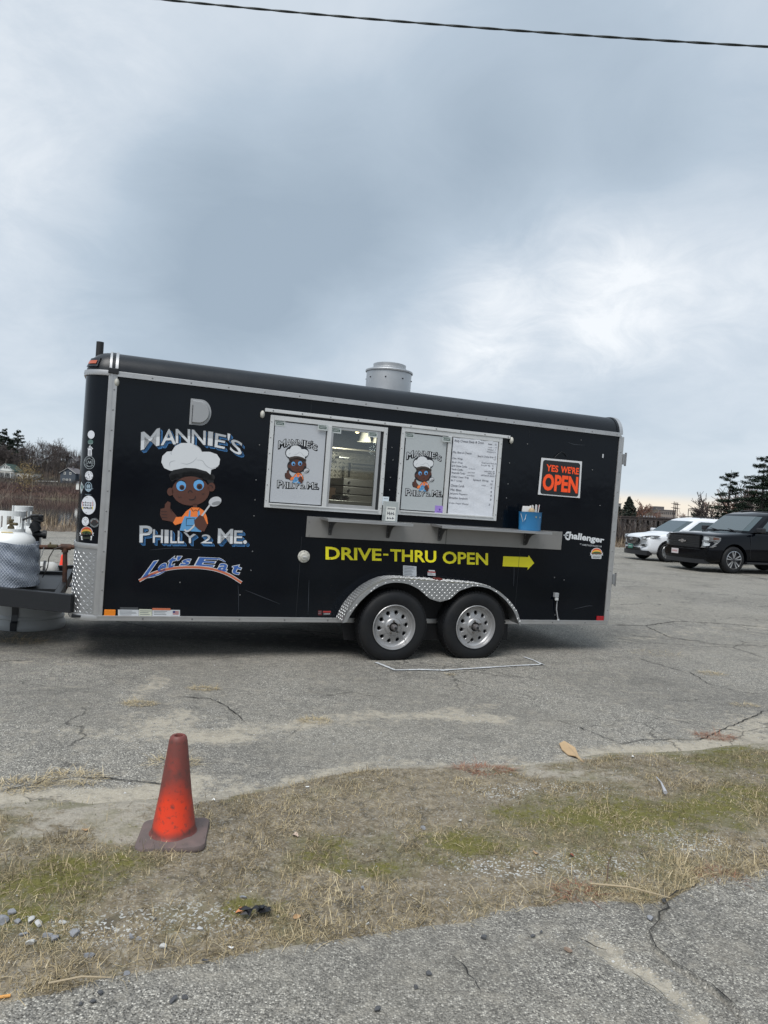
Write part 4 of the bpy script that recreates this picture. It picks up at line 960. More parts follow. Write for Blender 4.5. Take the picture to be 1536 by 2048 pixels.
sw = [(608, 774), (700, 724), (800, 690), (900, 674), (1000, 670), (1100, 674), (1200, 692), (1300, 730), (1394, 788)]
d = Decal(Z2); d.off = .0008; d.stroke(sw, 24); d.build('swoosh_edge', white_v, sig)
d = Decal(Z2); d.off = .0014; d.stroke(sw, 17); d.build('swoosh', rust_v, sig)

# yellow lettering and arrow: word by word, letter by letter
yl = empty('drive_thru_lettering', parent=T)
Z5 = zoom(side, 560, 1020, 3.072)
def line(fn, txt, x0, y0t, y0b, x1, y1t, y1b, name, m, parent, bold=.02, off=.0012, shear=0.):
    V, F = glyph(txt, 0.); mn, mx_ = V.min(0), V.max(0); d = Decal(fn); d.off = off
    d.text(txt, [(x0 + shear, y0t), (x1 + shear, y1t), (x1, y1b), (x0, y0b)], bold, bb=(mn, mx_)); return d.build(name, m, parent)
line(Z5, 'DRIVE', 283, 228, 302, 620, 241, 310, 'lettering', yellow_v, yl, .025)
line(Z5, '-', 634, 268, 279, 665, 269, 280, 'lettering', yellow_v, yl, .0)
line(Z5, 'THRU', 680, 243, 313, 957, 254, 322, 'lettering', yellow_v, yl, .025)
line(Z5, 'OPEN', 1002, 256, 327, 1275, 267, 337, 'lettering', yellow_v, yl, .025)
d = Decal(zoom(side, 760, 820, 3.84)); d.poly([(947, 1123), (1138, 1130), (1142, 1116), (1184, 1176), (1132, 1228), (1136, 1208), (941, 1200)]); d.build('arrow_decal', yellow_v, T)
# maker's lettering
mk = empty('maker_lettering', parent=T); Z6 = zoom(side, 1060, 1040, 9.035)
line(Z6, 'C', 628, 205, 350, 712, 222, 362, 'lettering', white_v, mk, .035, shear=16)
line(Z6, 'hallenger', 700, 216, 368, 1318, 318, 440, 'lettering', white_v, mk, .035, shear=22)
line(Z6, 'BY', 902, 420, 440, 932, 424, 444, 'lettering', grey_v, mk, .01); line(Z6, 'HOMESTEADERTRAILER.COM', 942, 432, 462, 1292, 466, 494, 'lettering', grey_v, mk, .01)
d = Decal(Z6); d.off = .0018; d.poly([(606, 262), (690, 268), (690, 290), (606, 284)]); d.poly([(638, 240), (664, 242), (650, 318), (626, 314)]); d.build('maker_star', grey_v, mk)

# ---- farm style badge
def badge(fn, parent, x0, y0, x1, y1, name='badge_sticker'):
    g = empty(name, parent=parent); w, h = x1 - x0, y1 - y0; S = lambda u, v_: (x0 + u * w, y0 + v_ * h)
    cx, cy = S(.5, .42); r = w * .38
    def half(rr, n=18): return [(cx + rr * math.cos(a), cy - rr * math.sin(a) * h / w * 1.15) for a in [math.pi * i / n for i in range(n + 1)]] + [(cx - rr, cy + .1 * h), (cx + rr, cy + .1 * h)]
    d = Decal(fn); d.off = .001; d.poly(half(r * 1.1)); d.poly([S(0, .42), S(1, .42), S(.93, .52), S(1, .64), S(0, .64), S(.07, .52)]); d.poly([S(.1, .66), S(.88, .66), S(.84, .98), S(.14, .96)]); d.build('badge_ground', white_v, g)
    d = Decal(fn); d.off = .0022; d.poly(half(r)); d.build('badge_sky', P('badge_red', (.62, .10, .04), .5), g)
    d = Decal(fn); d.off = .0028; d.poly([(cx + r * .95 * math.cos(a), cy - r * .62 * math.sin(a) * h / w * 1.15) for a in [math.pi * i / 14 for i in range(15)]]); d.build('badge_sun', P('badge_yellow', (.75, .45, .07), .5), g)
    d = Decal(fn); d.off = .0034; d.poly([(cx + r * .95 * math.cos(a), cy + .04 * h - r * .40 * math.sin(a) * h / w * 1.15) for a in [math.pi * i / 14 for i in range(15)]]); d.build('badge_field', P('badge_green', (.05, .10, .035), .5), g)
    d = Decal(fn); d.off = .004
    for i in range(7): d.poly([S(.14 + i * .105, .46), S(.21 + i * .105, .46), S(.20 + i * .105, .58), S(.15 + i * .105, .58)])
    for v_ in (.74, .84): d.poly([S(.18, v_), S(.80, v_), S(.80, v_ + .04), S(.18, v_ + .04)])
    d.build('badge_print', P('badge_dark', (.05, .06, .04), .5), g)
badge(Z6, T, 1082, 515, 1322, 705)

# small flat labels on the wall
def label_card(fn, x0, y0, x1, y1, skew, m, lines=3, name='label_decal', head=None, parent=None):
    d = Decal(fn); d.off = .0008; q = [(x0, y0), (x1, y0 + skew), (x1, y1 + skew), (x0, y1)]; d.poly(q); g = d.build(name, m, parent or T)
    if lines:
        d = Decal(fn); d.off = .0016; r = random.Random(int(x0 + y0))
        for i in range(lines):
            v_ = y0 + (y1 - y0) * (i + .8) / (lines + .9); th = (y1 - y0) / (lines + 1) * .34
            a, b_ = x0 + (x1 - x0) * .08, x0 + (x1 - x0) * r.uniform(.6, .93); sk = lambda x: skew * (x - x0) / (x1 - x0)
            d.poly([(a, v_ + sk(a)), (b_, v_ + sk(b_)), (b_, v_ + th + sk(b_)), (a, v_ + th + sk(a))])
        d.build('label_print', P('print_grey', (.16, .17, .18), .6), g)
    if head:
        d = Decal(fn); d.off = .0018; hh = (y1 - y0) * .26; d.poly([(x0, y0), (x1, y0 + skew), (x1, y0 + hh + skew), (x0, y0 + hh)]); d.build('label_header', head, g)
    return g
card_m = P('card_white', (.50, .52, .54), .5)
label_card(Z2, 445, 995, 605, 1043, 2, card_m, 4); label_card(Z2, 607, 991, 705, 1043, 2, P('card_cream', (.50, .52, .42), .5), 3); label_card(Z2, 709, 983, 848, 1043, 2, card_m, 4, head=rust_v); o = label_card(Z2, 848, 997, 921, 1043, 1, card_m, 0)
d = Decal(Z2); d.off = .0016
for i in range(5): d.poly([(866, 1006 + i * 6), (912, 1007 + i * 6), (912, 1010 + i * 6), (866, 1009 + i * 6)])
d.build('flag_stripes', P('flag_red', (.35, .03, .03), .5), o); d = Decal(Z2); d.off = .0022; d.poly([(866, 1005), (884, 1005.5), (884, 1020), (866, 1020)]); d.build('flag_canton', P('flag_blue', (.03, .04, .15), .5), o)
label_card(Z2, 460, 976, 600, 994, 2, P('faded_label', (.05, .055, .06), .4), 0)
label_card(Z5, 756, 340, 838, 402, 6, card_m, 6); label_card(Z5, 907, 376, 955, 402, 3, card_m, 3); label_card(Z5, 913, 368, 951, 376, 2, card_m, 0)
d = Decal(Z5); d.off = .002; d.poly([(907, 376), (955, 379), (955, 386), (907, 383)]); d.build('label_header', P('label_red', (.35, .03, .03), .5), T)
label_card(Z5, 234, 616, 257, 646, 0, P('label_maroon', (.10, .008, .012), .4), 2); label_card(Z5, 262, 618, 314, 647, 0, P('label_black', (.015, .01, .012), .4), 0)
d = Decal(Z5); d.off = .002; d.poly([(264, 620), (312, 620), (312, 630), (264, 630)]); d.build('label_header', P('label_red', (.35, .03, .03), .5), T); d = Decal(Z5); d.off = .002; marks(d, [(268, 633), (308, 633), (308, 643), (268, 643)], 6); d.build('label_lettering', card_m, T)
# reflectors
x0, z0 = P2T(208, 1232); x1, z1 = P2T(231.5, 1219); MB().box(x0, x1, -.012, -.001, z0, z1).build('marker_reflector', P('amber_lens', (.70, .20, .01), .25, spec=.6), T, bevel=.004)
x0, z0 = P2T(1192, 1241); x1, z1 = P2T(1207, 1232); MB().box(x0, x1, -.010, -.001, z0, z1).build('rear_reflector', P('red_lens', (.30, .006, .012), .25, spec=.6), T, bevel=.003)

# ---- roof vent cover, D shaped
xa, za = P2T(378, 850); xb, zb2 = P2T(418, 801)
def dshape(inset, n=14):
    x0, x1, z0, z1 = xa + inset, xa + .175 - inset, za + inset + .005, zb2 - inset; rr = (z1 - z0) / 2
    pts = [(x0, z1), ]
    for i in range(n + 1):
        a = math.pi / 2 - math.pi * i / n; pts.append((x1 - .085 + (.085) * math.cos(a), (z0 + z1) / 2 + rr * math.sin(a)))
    return pts + [(x0, z0)]
mb = MB(); o1, o2, o3 = dshape(0), dshape(.014), dshape(.022); n = len(o1)
V = [(x, -.002, z) for x, z in o1] + [(x, -.006, z) for x, z in o1] + [(x, -.007, z) for x, z in o2] + [(x, -.028, z) for x, z in o3]
mb.add(V, [(r * n + i, r * n + (i + 1) % n, (r + 1) * n + (i + 1) % n, (r + 1) * n + i) for r in range(3) for i in range(n)] + [tuple(3 * n + i for i in range(n))])
vent = mb.build('wall_vent', P('vent_grey', (.30, .31, .32), .5), T, bevel=0); mb = MB()
for i in range(12): mb.box(xa + .016, xa + .021, -.030, -.012, za + .03 + i * .012, za + .036 + i * .012)
mb.build('vent_slots', dark_metal, vent)
# gas inlet
cx, cz = P2T(607.5, 1113); inl = MB().lathe([(0, -.030), (.030, -.030), (.034, -.026), (.036, -.014), (.052, -.012), (.055, -.008), (.055, 0)], 32, (cx, 0, cz), 'Y').build('fill_inlet', P('cream_plastic', (.48, .47, .42), .45), T)
MB().box(cx - .018, cx + .018, -.042, -.030, cz - .005, cz + .005).build('inlet_latch', alu_white, inl, bevel=.002)
mb = MB()
for k_ in range(8): mb.lathe([(0, -.014), (.004, -.014), (.005, -.008)], 6, (cx + .046 * math.cos(k_ * .785), 0, cz + .046 * math.sin(k_ * .785)), 'Y')
mb.build('inlet_screws', screw_m, inl)
# marker caps
def cap(px, py, w, h): x, z = P2T(px, py); return MB().lathe([(0, -.022), (.6, -.020), (.9, -.012), (1, 0)], 20, (0, 0, 0), 'Y').build('marker_cap', P('cream_plastic', (.5, .5, .5)), T), x, z, w, h
for px, py in ((233.5, 764.5), (524.5, 829), (1021.5, 881)):
    o, x, z, w, h = cap(px, py, 0, 0); o.location = (x, -.012 if px > 300 else 0, z); o.scale = (.020, 1, .034)
# power outlet with conduit
Zp = lambda zx, zy: P2T(1060 + zx / 9.035, 1040 + zy / 9.035)
x0, z0 = Zp(408, 1440); x1, z1 = Zp(492, 1310); ob = MB().box(x0, x1, -.035, -.001, z0 + .03, z1).build('power_outlet', P('grey_plastic_box', (.28, .29, .30), .5), T, bevel=.004); MB().box(x0, x1 - .012, -.05, -.036, z0, z0 + .028).build('outlet_lid', alu_white, ob, bevel=.003)
a = Zp(462, 1410); b_ = Zp(490, 1800); MB().tube([(a[0], -.03, a[1]), (a[0] + .004, -.026, (a[1] + b_[1]) / 2), (b_[0], -.018, b_[1])], .0055, 8).build('conduit', P('conduit_grey', (.36, .36, .37), .5), ob); MB().lathe([(0, 0), (.016, 0), (.012, .016), (0, .018)], 12, (b_[0], -.018, b_[1] - .004)).build('conduit_foot', alu, ob)
# hook light, faint scuffs and screws on the wall
for px, py in ((545, 888), (537, 905), (519, 890), (536, 925), (512, 960), (510, 1000), (508, 1032), (660, 1117), (784, 895), (786, 920), (781, 955), (779, 980), (1019, 926), (1016, 968), (1013, 996), (1036, 1059), (360, 1165), (480, 1190), (505, 1103), (502, 1141), (1109, 1155), (1110, 1230), (1162, 880), (1128, 1160), (1185, 940), (1200, 1011), (1055, 888)):
    x, z = P2T(px, py); o = screw(x, z, .0005, .9)
d = Decal(px_side()); d.off = .0006
for q in (((300, 1100), (350, 1096), (400, 1099)), ((1148, 1218), (1175, 1212), (1185, 1212)), ((1136, 885), (1150, 889), (1170, 890)), ((477, 1225), (477, 1190), (476, 1170)), ((618, 1160), (617, 1200), (616, 1228)), ((1028, 1125), (1028, 1150), (1027, 1172)), ((490, 1180), (520, 1192), (560, 1208))): d.stroke(q, 1.0, taper=True)
d.build('scratches', P('scratch', (.03, .035, .045), .4), T)
for sx_ in (1.655, 3.905):
    for za_, zb2_ in ((ZB + .01, 1.117), (2.225, ZT - .024)): MB().box(sx_ - .0015, sx_ + .0015, -.0016, -.0005, za_, zb2_).build('panel_seam', P('seam', (.010, .012, .016), .5), T)
x, z = P2T(1205.5, 912); MB().box(x - .007, x + .007, -.006, 0, z - .02, z + .02).build('door_holdback', card_m, T, bevel=.002)
pth = [P2T(1108, 915), P2T(1116, 907), P2T(1122, 904), P2T(1129, 907), P2T(1133, 913)]; MB().tube([(x, -.012, z) for x, z in pth], .0035, 6).build('sign_hook', dark_metal, T)
# hinges on the rear edge
for py in (918, 1158):
    x, z = P2T(1240 if py < 1000 else 1219.5, py); hg = MB().box(LEN + .034, LEN + .062, -.022, .01, z - .055, z + .055).build('door_hinge', P('zinc', (.30, .31, .32), .45, metal=.7), T, bevel=.004); MB().lathe([(.011, -.07), (.011, .07)], 10, (LEN + .065, -.018, z)).build('hinge_pin', screw_m, hg)

# ---- awning bar
x0, z0 = P2T(529, 829); x1, z1 = P2T(1018, 878); MB().box(x0, x1, -.028, -.001, 2.192, 2.222).build('awning_rail', alu_white, T, bevel=.004)
for x in np.arange(x0 + .07, x1, .26): screw(x, 2.207, .028, 1.0)
# ---- serving windows
sheet_m = P('perforated_sheet', (.42, .44, .47), .6, var=(3.2, .3, (.50, .52, .54)), bump=(5, .06, .01))
frame_m = alu_white
def window(Wd, xm0, xm1, name='serving_window'):
    x0, x1, z0, z1 = Wd; g = empty(name, parent=T); fw = .042
    mb = MB()
    mb.box(x0, x0 + fw * .85, -.020, -.0005, z0, z1); mb.box(x1 - fw * .85, x1, -.020, -.0005, z0, z1)
    mb.box(x0 + fw * .85, x1 - fw * .85, -.020, -.0005, z1 - fw, z1); mb.box(x0 + fw * .85, x1 - fw * .85, -.022, -.0005, z0, z0 + fw)
    mb.box(x0 + fw, x1 - fw, -.034, -.022, z0 + fw - .014, z0 + fw)
    mb.build('window_frame', frame_m, g, bevel=.003)
    return g
g1 = window(W1, 0, 0); sx0, sx1 = W1[0] + .037, P2T(648, 930)[0]
mxa, mxb = P2T(648.5, 930)[0], P2T(657, 930)[0]
MB().box(mxa, mxb, -.030, -.0005, W1[2] + .042, W1[3] - .042).build('mullion', frame_m, g1, bevel=.003)
MB().box(sx0 + .0, sx1, -.010, -.0006, W1[2] + .042, W1[3] - .042).build('rubber_gasket', black_v, g1)
sh1 = MB().box(sx0 + .008, sx1 - .008, -.0135, -.0101, W1[2] + .052, W1[3] - .052).build('window_sheet', sheet_m, g1)
# sliding sash: glass set back behind the frame
sa0, sa1 = mxb + .001, P2T(756, 930)[0]
mb = MB(); fz0, fz1 = W1[2] + .043, W1[3] - .043
mb.box(sa0, sa0 + .022, -.012, .016, fz0, fz1); mb.box(sa1 - .03, sa1, -.012, .016, fz0, fz1); mb.box(sa0 + .022, sa1 - .03, -.012, .016, fz1 - .024, fz1); mb.box(sa0 + .022, sa1 - .03, -.012, .016, fz0, fz0 + .028)
sash = mb.build('sliding_sash', alu, g1, bevel=.002)
MB().box(sa0 + .022, sa1 - .03, .002, .006, fz0 + .028, fz1 - .024).build('pane', window_glass, sash)
MB().box(sa1 + .001, W1[1] - .037, -.006, .03, fz0, fz1).build('side_track', dark_metal, g1)
g2 = window(W2, 0, 0); m0, m1 = P2T(890, 940)[0], P2T(897, 940)[0]
MB().box(m0, m1, -.030, -.0005, W2[2] + .042, W2[3] - .042).build('mullion', frame_m, g2, bevel=.003)
MB().box(W2[0] + .04, m0 - .001, -.010, -.0006, W2[2] + .042, W2[3] - .042).build('rubber_gasket', black_v, g2); MB().box(m1 + .001, W2[1] - .04, -.010, -.0006, W2[2] + .042, W2[3] - .042).build('rubber_gasket', black_v, g2)
sh2 = MB().box(W2[0] + .05, m0 - .010, -.0135, -.0101, W2[2] + .052, W2[3] - .052).build('window_sheet', P('perforated_sheet_b', (.38, .41, .42), .6, var=(3, .3, (.44, .46, .47))), g2)
for (x0, x1, z0, z1) in (W1, W2):
    for z in np.linspace(z0 + .06, z1 - .06, 6):
        screw(x0 + .012, z, .020, .75); screw(x1 - .012, z, .020, .75)
# small emblem prints on the sheets
ref = [P2T(120 + 612 / 3.84, 660 + 755 / 3.84), P2T(120 + 1433 / 3.84, 660 + 1641 / 3.84)]
def small_emblem(pa, pb, parent, name='window_emblem'):
    a, b_ = P2T(*pa), P2T(*pb); g = empty(name, parent=parent)
    def fn(zx, zy, off):
        x, z = P2T(120 + zx / 3.84, 660 + zy / 3.84); u = (x - ref[0][0]) / (ref[1][0] - ref[0][0]); v_ = (z - ref[0][1]) / (ref[1][1] - ref[0][1])
        return (a[0] + u * (b_[0] - a[0]), -.0135 - off * .5, a[1] + v_ * (b_[1] - a[1]))
    cartoon(fn, g, False)
small_emblem((555.5, 879), (636, 978), g1); small_emblem((812, 902), (883, 993), g2)
# little opening-hours stickers in the upper corners
tint_m = P('green_print', (.03, .07, .05), .6)
for k_, (px, py, par) in enumerate([(559.5, 847, g1), (643.5, 855.5, g1), (672, 861, g1), (745, 869, g1), (818.5, 871, g2), (890.5, 879, g2)]):
    x, z = P2T(px, py); base = .0138 if k_ in (0, 4) else .036 if k_ in (1, 5) else .0125
    st = MB().box(x - .046, x + .046, -base - .001, -base, z - .026, z + .024).build('corner_sticker', P('sticker_pale', (.42, .45, .45), .5), par)
    d = Decal(lambda x2, z2, off: (x2, -base - .001 - off, z2)); d.off = .0006; r = random.Random(k_)
    d.poly([(x - .034, z - .012), (x + .034, z - .012), (x + .034, z + .008), (x - .034, z + .008)]); d.poly([(x - .04, z + .012), (x + .03, z + .014), (x + .03, z + .018), (x - .04, z + .017)]); d.build('sticker_print', tint_m, st)
    d = Decal(lambda x2, z2, off: (x2, -base - .001 - off, z2)); d.off = .0012; marks(d, [(x - .028, z + .005), (x + .028, z + .005), (x + .028, z - .009), (x - .028, z - .009)], 6); d.build('sticker_lettering', card_m, st)
xp, zp = P2T(868, 1026); xq, zq = P2T(888, 1012); st = MB().box(xp, xq, -.0150, -.0140, zp, zq).build('purple_sticker', P('purple_print', (.30, .20, .55), .5), g2)
d = Decal(lambda x2, z2, off: (x2, -.0150 - off, z2)); d.ell((xp + xq) / 2, (zp + zq) / 2, .008, .010); d.poly([(xp + .02, zp + .012), (xq - .02, zp + .012), (xq - .02, zp + .017), (xp + .02, zp + .017)]); d.build('sticker_print', P('dark_purple', (.08, .04, .25), .5), st)
# paper menu with handwriting
Z7 = zoom(px_side(0), 870, 860, 10.24)
mxs = [P2T(907, 930)[0]]
pa_, pb_ = P2T(906 + 0, 875), P2T(997, 884); 
q = [(360, 152), (1312, 238), (1185, 1808), (240, 1740)]
def menu_fn(off0):
    def f(zx, zy, off):
        x, z = P2T(870 + zx / 10.24, 860 + zy / 10.24); x = min(x, W2[1] - .045)
        return (x, -off0 - off - .004 * math.sin(x * 23 + z * 9) ** 2 - .003 * math.sin(z * 31 + x * 11) ** 2, z)
    return f
mf = menu_fn(.0140); V = []; F = []; nn = 26
for j in range(nn + 1):
    for i in range(nn + 1):
        u, v_ = i / nn, j / nn; tl, tr_, br, bl = [np.array(p, float) for p in q]; p = (tl * (1 - u) + tr_ * u) * (1 - v_) + (bl * (1 - u) + br * u) * v_; x, y, z = mf(p[0], p[1], 0.)
        V.append((x, y - .0022 * (fbm(np.array(u), np.array(v_), 5, 3, 3) - .5), z))
F = [(j * (nn + 1) + i, j * (nn + 1) + i + 1, (j + 1) * (nn + 1) + i + 1, (j + 1) * (nn + 1) + i) for j in range(nn) for i in range(nn)]
menu = MB().add(V, F, True).build('paper_menu', P('menu_paper', (.60, .62, .66), .75, bump=(9, .5, .012), var=(4, .3, (.52, .54, .58))), g2, fix=False)
ink = P('marker_ink', (.02, .022, .045), .6); slope = .085
rows = [('Philly Cheese Steak & Onion', 378, 980, 195, 62, 0), ('Mac Bites & Cheese', 345, 725, 430, 42, 0), ('Chix Wings', 335, 545, 560, 44, 0), ('Bull Dog', 330, 545, 640, 40, 0), ('Grill Cheese Combo', 322, 640, 708, 40, 0), ('Tender Combo', 318, 550, 780, 38, 0), ('Mozzarella Combo', 318, 595, 850, 40, 0),
        ('Chicken Caesar Wrap', 310, 670, 930, 50, 0), ('BLT wrap', 305, 530, 1012, 40, 0), ('Cheese Curds', 300, 575, 1105, 48, 0), ('Mac Bites', 298, 520, 1195, 44, 0), ('Jalapeno Poppers', 285, 635, 1275, 46, 0), ('Breakfast Sandwich', 275, 645, 1360, 40, 0), ('Coke Pepsi Water', 265, 665, 1475, 36, 0),
        ('Steak ... 12', 1065, 1238, 270, 34, 0), ('Large ... 10', 1060, 1238, 340, 26, 0), ('Medium . 9', 1055, 1225, 385, 26, 0), ('Mushroom 3', 1045, 1222, 432, 26, 0), ('Steak & Cheese bites 13', 850, 1222, 515, 36, 0), ('12', 1180, 1215, 590, 30, 0), ('Tenders and Mozz sticks', 925, 1265, 655, 26, 0), ('Fry per dip   9', 920, 1168, 705, 34, 0), ('8', 1145, 1172, 775, 30, 0),
        ('Hot Dog & Fries', 668, 805, 780, 26, 0), ('with fries 10', 985, 1190, 825, 30, 0), ('sauce 10', 1060, 1190, 870, 30, 0), ('and fries', 650, 795, 850, 26, 0), ('and fries', 628, 785, 912, 26, 0), ('add bacon sauce 10', 920, 1235, 905, 34, 0), ('Spinach Wrap   10', 755, 1170, 1000, 46, 0), ('Mild ...', 935, 1060, 1120, 26, 0), ('10', 1105, 1150, 1090, 34, 0), ('9', 1115, 1140, 1170, 36, 0), ('9', 1108, 1135, 1250, 38, 0), ('9', 1106, 1132, 1330, 38, 0), ('8', 1104, 1130, 1405, 38, 0), ('3', 1078, 1102, 1510, 36, 0)]
for txt, xa_, xb_, y, h, _ in rows:
    d = Decal(mf); d.off = .0022
    d.text(txt, [(xa_ + 10, y), (xb_ + 10, y + slope * (xb_ - xa_) * .9), (xb_, y + h + slope * (xb_ - xa_) * .9), (xa_, y + h)], -.004 if h < 30 else .0)
    d.build('menu_writing', ink, menu)

# ---- counter: steel back panel and two folding shelves
pan = MB().box(1.690, 4.388, -.006, -.0008, 1.118, 1.305).build('counter_panel', P('counter_steel', (.27, .262, .25), .34, metal=.55, var=(3, .4, (.20, .195, .19)), rvar=(5, .55)), T, bevel=.0015)
x = P2T(892, 1070)[0]; MB().box(x - .002, x + .002, -.008, -.006, 1.12, 1.30).build('panel_seam', dark_metal, pan)
for px, py in ((618, 1043), (618, 1070), (772, 1046), (843, 1081), (894, 1084), (1115, 1065), (1111, 1069), (1042, 1087), (1087, 1089)): xx, z = P2T(px, py); screw(xx, z, .006, 1.0)
steel_sh = P('shelf_steel', (.42, .42, .42), .30, metal=.85, rvar=(8, .5))
SHD = .27
shelf_z = 1.300
xs1 = (P2T(648, 1035, .2)[0] + .02, P2T(827, 1047, SHD)[0]); xs2 = (P2T(874, 1050, .15)[0], P2T(1105, 1063, SHD)[0])
for a, b_ in (xs1, xs2):
    g = MB().box(a, b_, -SHD, -.010, shelf_z - .004, shelf_z + .004).build('counter_shelf', steel_sh, T, bevel=.002)
    mb = MB(); mb.box(a, b_, -SHD - .001, -SHD + .012, shelf_z - .020, shelf_z - .0045); mb.box(a, a + .012, -SHD + .013, -.02, shelf_z - .016, shelf_z - .0045); mb.box(b_ - .012, b_, -SHD + .013, -.02, shelf_z - .016, shelf_z - .0045); mb.build('shelf_lip', steel_sh, g, bevel=.0015)
    for t in ((a + .10, ), (b_ - .14, )):
        xx = t[0]; mb = MB(); mb.box(xx - .016, xx + .016, -.010, -.0065, 1.145, 1.292)
        pr = [(-.011, 1.292), (-.21, 1.292), (-.19, 1.272), (-.13, 1.255), (-.085, 1.215), (-.06, 1.165), (-.035, 1.150), (-.011, 1.150)]
        n = len(pr); V = [(xx - .002, y, z) for y, z in pr] + [(xx + .002, y, z) for y, z in pr]; mb.add(V, [tuple(range(n)), tuple(range(n, 2 * n))[::-1]] + [(i, i + n, (i + 1) % n + n, (i + 1) % n) for i in range(n)])
        br = mb.build('shelf_bracket', P('bracket_steel', (.10, .10, .10), .5, metal=.6), g, bevel=0)
        for z in (1.16, 1.20, 1.245): o = screw(xx, z, .010, 1.1); o.parent = br

# ---- interior seen through the open pane
inte = empty('interior', parent=T); IY = 1.75
def Pz3(zx, zy, off): x, z = P2T(500 + zx / 4.518, 700 + zy / 4.518, off); return x, z
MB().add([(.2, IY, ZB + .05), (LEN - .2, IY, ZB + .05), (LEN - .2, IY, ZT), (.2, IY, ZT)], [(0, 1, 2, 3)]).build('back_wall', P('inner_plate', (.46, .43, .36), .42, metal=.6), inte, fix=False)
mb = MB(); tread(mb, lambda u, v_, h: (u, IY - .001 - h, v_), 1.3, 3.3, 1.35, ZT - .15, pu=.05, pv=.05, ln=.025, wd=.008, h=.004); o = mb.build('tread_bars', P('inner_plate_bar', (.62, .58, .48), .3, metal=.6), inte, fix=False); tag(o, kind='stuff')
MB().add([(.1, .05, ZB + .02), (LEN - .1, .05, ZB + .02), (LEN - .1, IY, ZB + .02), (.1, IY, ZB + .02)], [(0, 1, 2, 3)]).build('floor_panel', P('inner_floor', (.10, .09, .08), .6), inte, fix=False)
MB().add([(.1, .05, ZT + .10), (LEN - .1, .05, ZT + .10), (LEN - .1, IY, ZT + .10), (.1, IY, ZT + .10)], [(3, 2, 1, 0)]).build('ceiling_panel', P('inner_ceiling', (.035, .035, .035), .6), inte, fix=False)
mb = MB()
for x in (.12, LEN - .12): mb.add([(x, .05, ZB), (x, IY, ZB), (x, IY, ZT), (x, .05, ZT)], [(0, 1, 2, 3)])
mb.build('end_panels', MATS['inner_ceiling'], inte, fix=False)
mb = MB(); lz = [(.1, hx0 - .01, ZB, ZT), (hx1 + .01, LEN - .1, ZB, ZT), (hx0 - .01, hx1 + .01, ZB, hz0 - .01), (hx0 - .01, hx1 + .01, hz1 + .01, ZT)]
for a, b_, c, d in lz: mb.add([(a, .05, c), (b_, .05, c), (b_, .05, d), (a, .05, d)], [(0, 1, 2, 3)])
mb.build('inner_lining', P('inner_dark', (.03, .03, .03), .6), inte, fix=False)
off = -(IY - .55); a = Pz3(720, 870, off); b_ = Pz3(1145, 945, off); hood = MB().box(a[0] - .5, b_[0] + .8, IY - .55, IY - .02, b_[1] + .02, a[1]).build('range_hood', P('hood_steel', (.50, .45, .36), .35, metal=.7), inte, bevel=.004)
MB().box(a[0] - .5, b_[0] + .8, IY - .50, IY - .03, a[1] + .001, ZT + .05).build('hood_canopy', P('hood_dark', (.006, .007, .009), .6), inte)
off = -(IY - .5); a = Pz3(805, 930, off); b_ = Pz3(900, 985, off); MB().box(a[0], b_[0], IY - .5, IY - .35, b_[1], a[1] - .035).build('grease_cup', steel_in, hood, bevel=.004)
off = -.75
def shade(zx0, zx1, zxt0, zxt1, zt_, zb_):
    c = Pz3((zx0 + zx1) / 2, zb_, off); t = Pz3((zxt0 + zxt1) / 2, zt_, off); rb = abs(Pz3(zx1, zb_, off)[0] - Pz3(zx0, zb_, off)[0]) / 2; rt = abs(Pz3(zxt1, zt_, off)[0] - Pz3(zxt0, zt_, off)[0]) / 2
    return MB().lathe([(rt * .3, t[1] + .01), (rt, t[1]), (rb, c[1]), (rb - .004, c[1]), (rt - .004, t[1] - .006)], 24, (c[0], -off, 0)).build('lamp_shade', P('shade_white', (.62, .58, .48), .6), inte)
shade(968, 1095, 1000, 1075, 742, 830); shade(1105, 1190, 1130, 1165, 745, 838)
bx, bz = Pz3(970, 736, -.95); bulb_m = bpy.data.materials.new('bulb_glow'); bulb_m.use_nodes = True; bb_ = bulb_m.node_tree.nodes['Principled BSDF']; bb_.inputs['Emission Color'].default_value = (1, .70, .35, 1); bb_.inputs['Emission Strength'].default_value = 5
MB().lathe([(0, .022), (.016, .016), (.022, 0), (.016, -.016), (0, -.022)], 16, (bx, .95, bz)).build('lamp_bulb', bulb_m, inte)
pl = bpy.data.lights.new('kitchen_fill', 'POINT'); pl.energy = 11; pl.color = (1, .92, .80); pl.shadow_soft_size = .08; po = bpy.data.objects.new('kitchen_fill', pl); col.objects.link(po); po.parent = T; po.location = (bx + .05, .42, 1.98)  # unseen fill light added away from the bulb to brighten the back wall
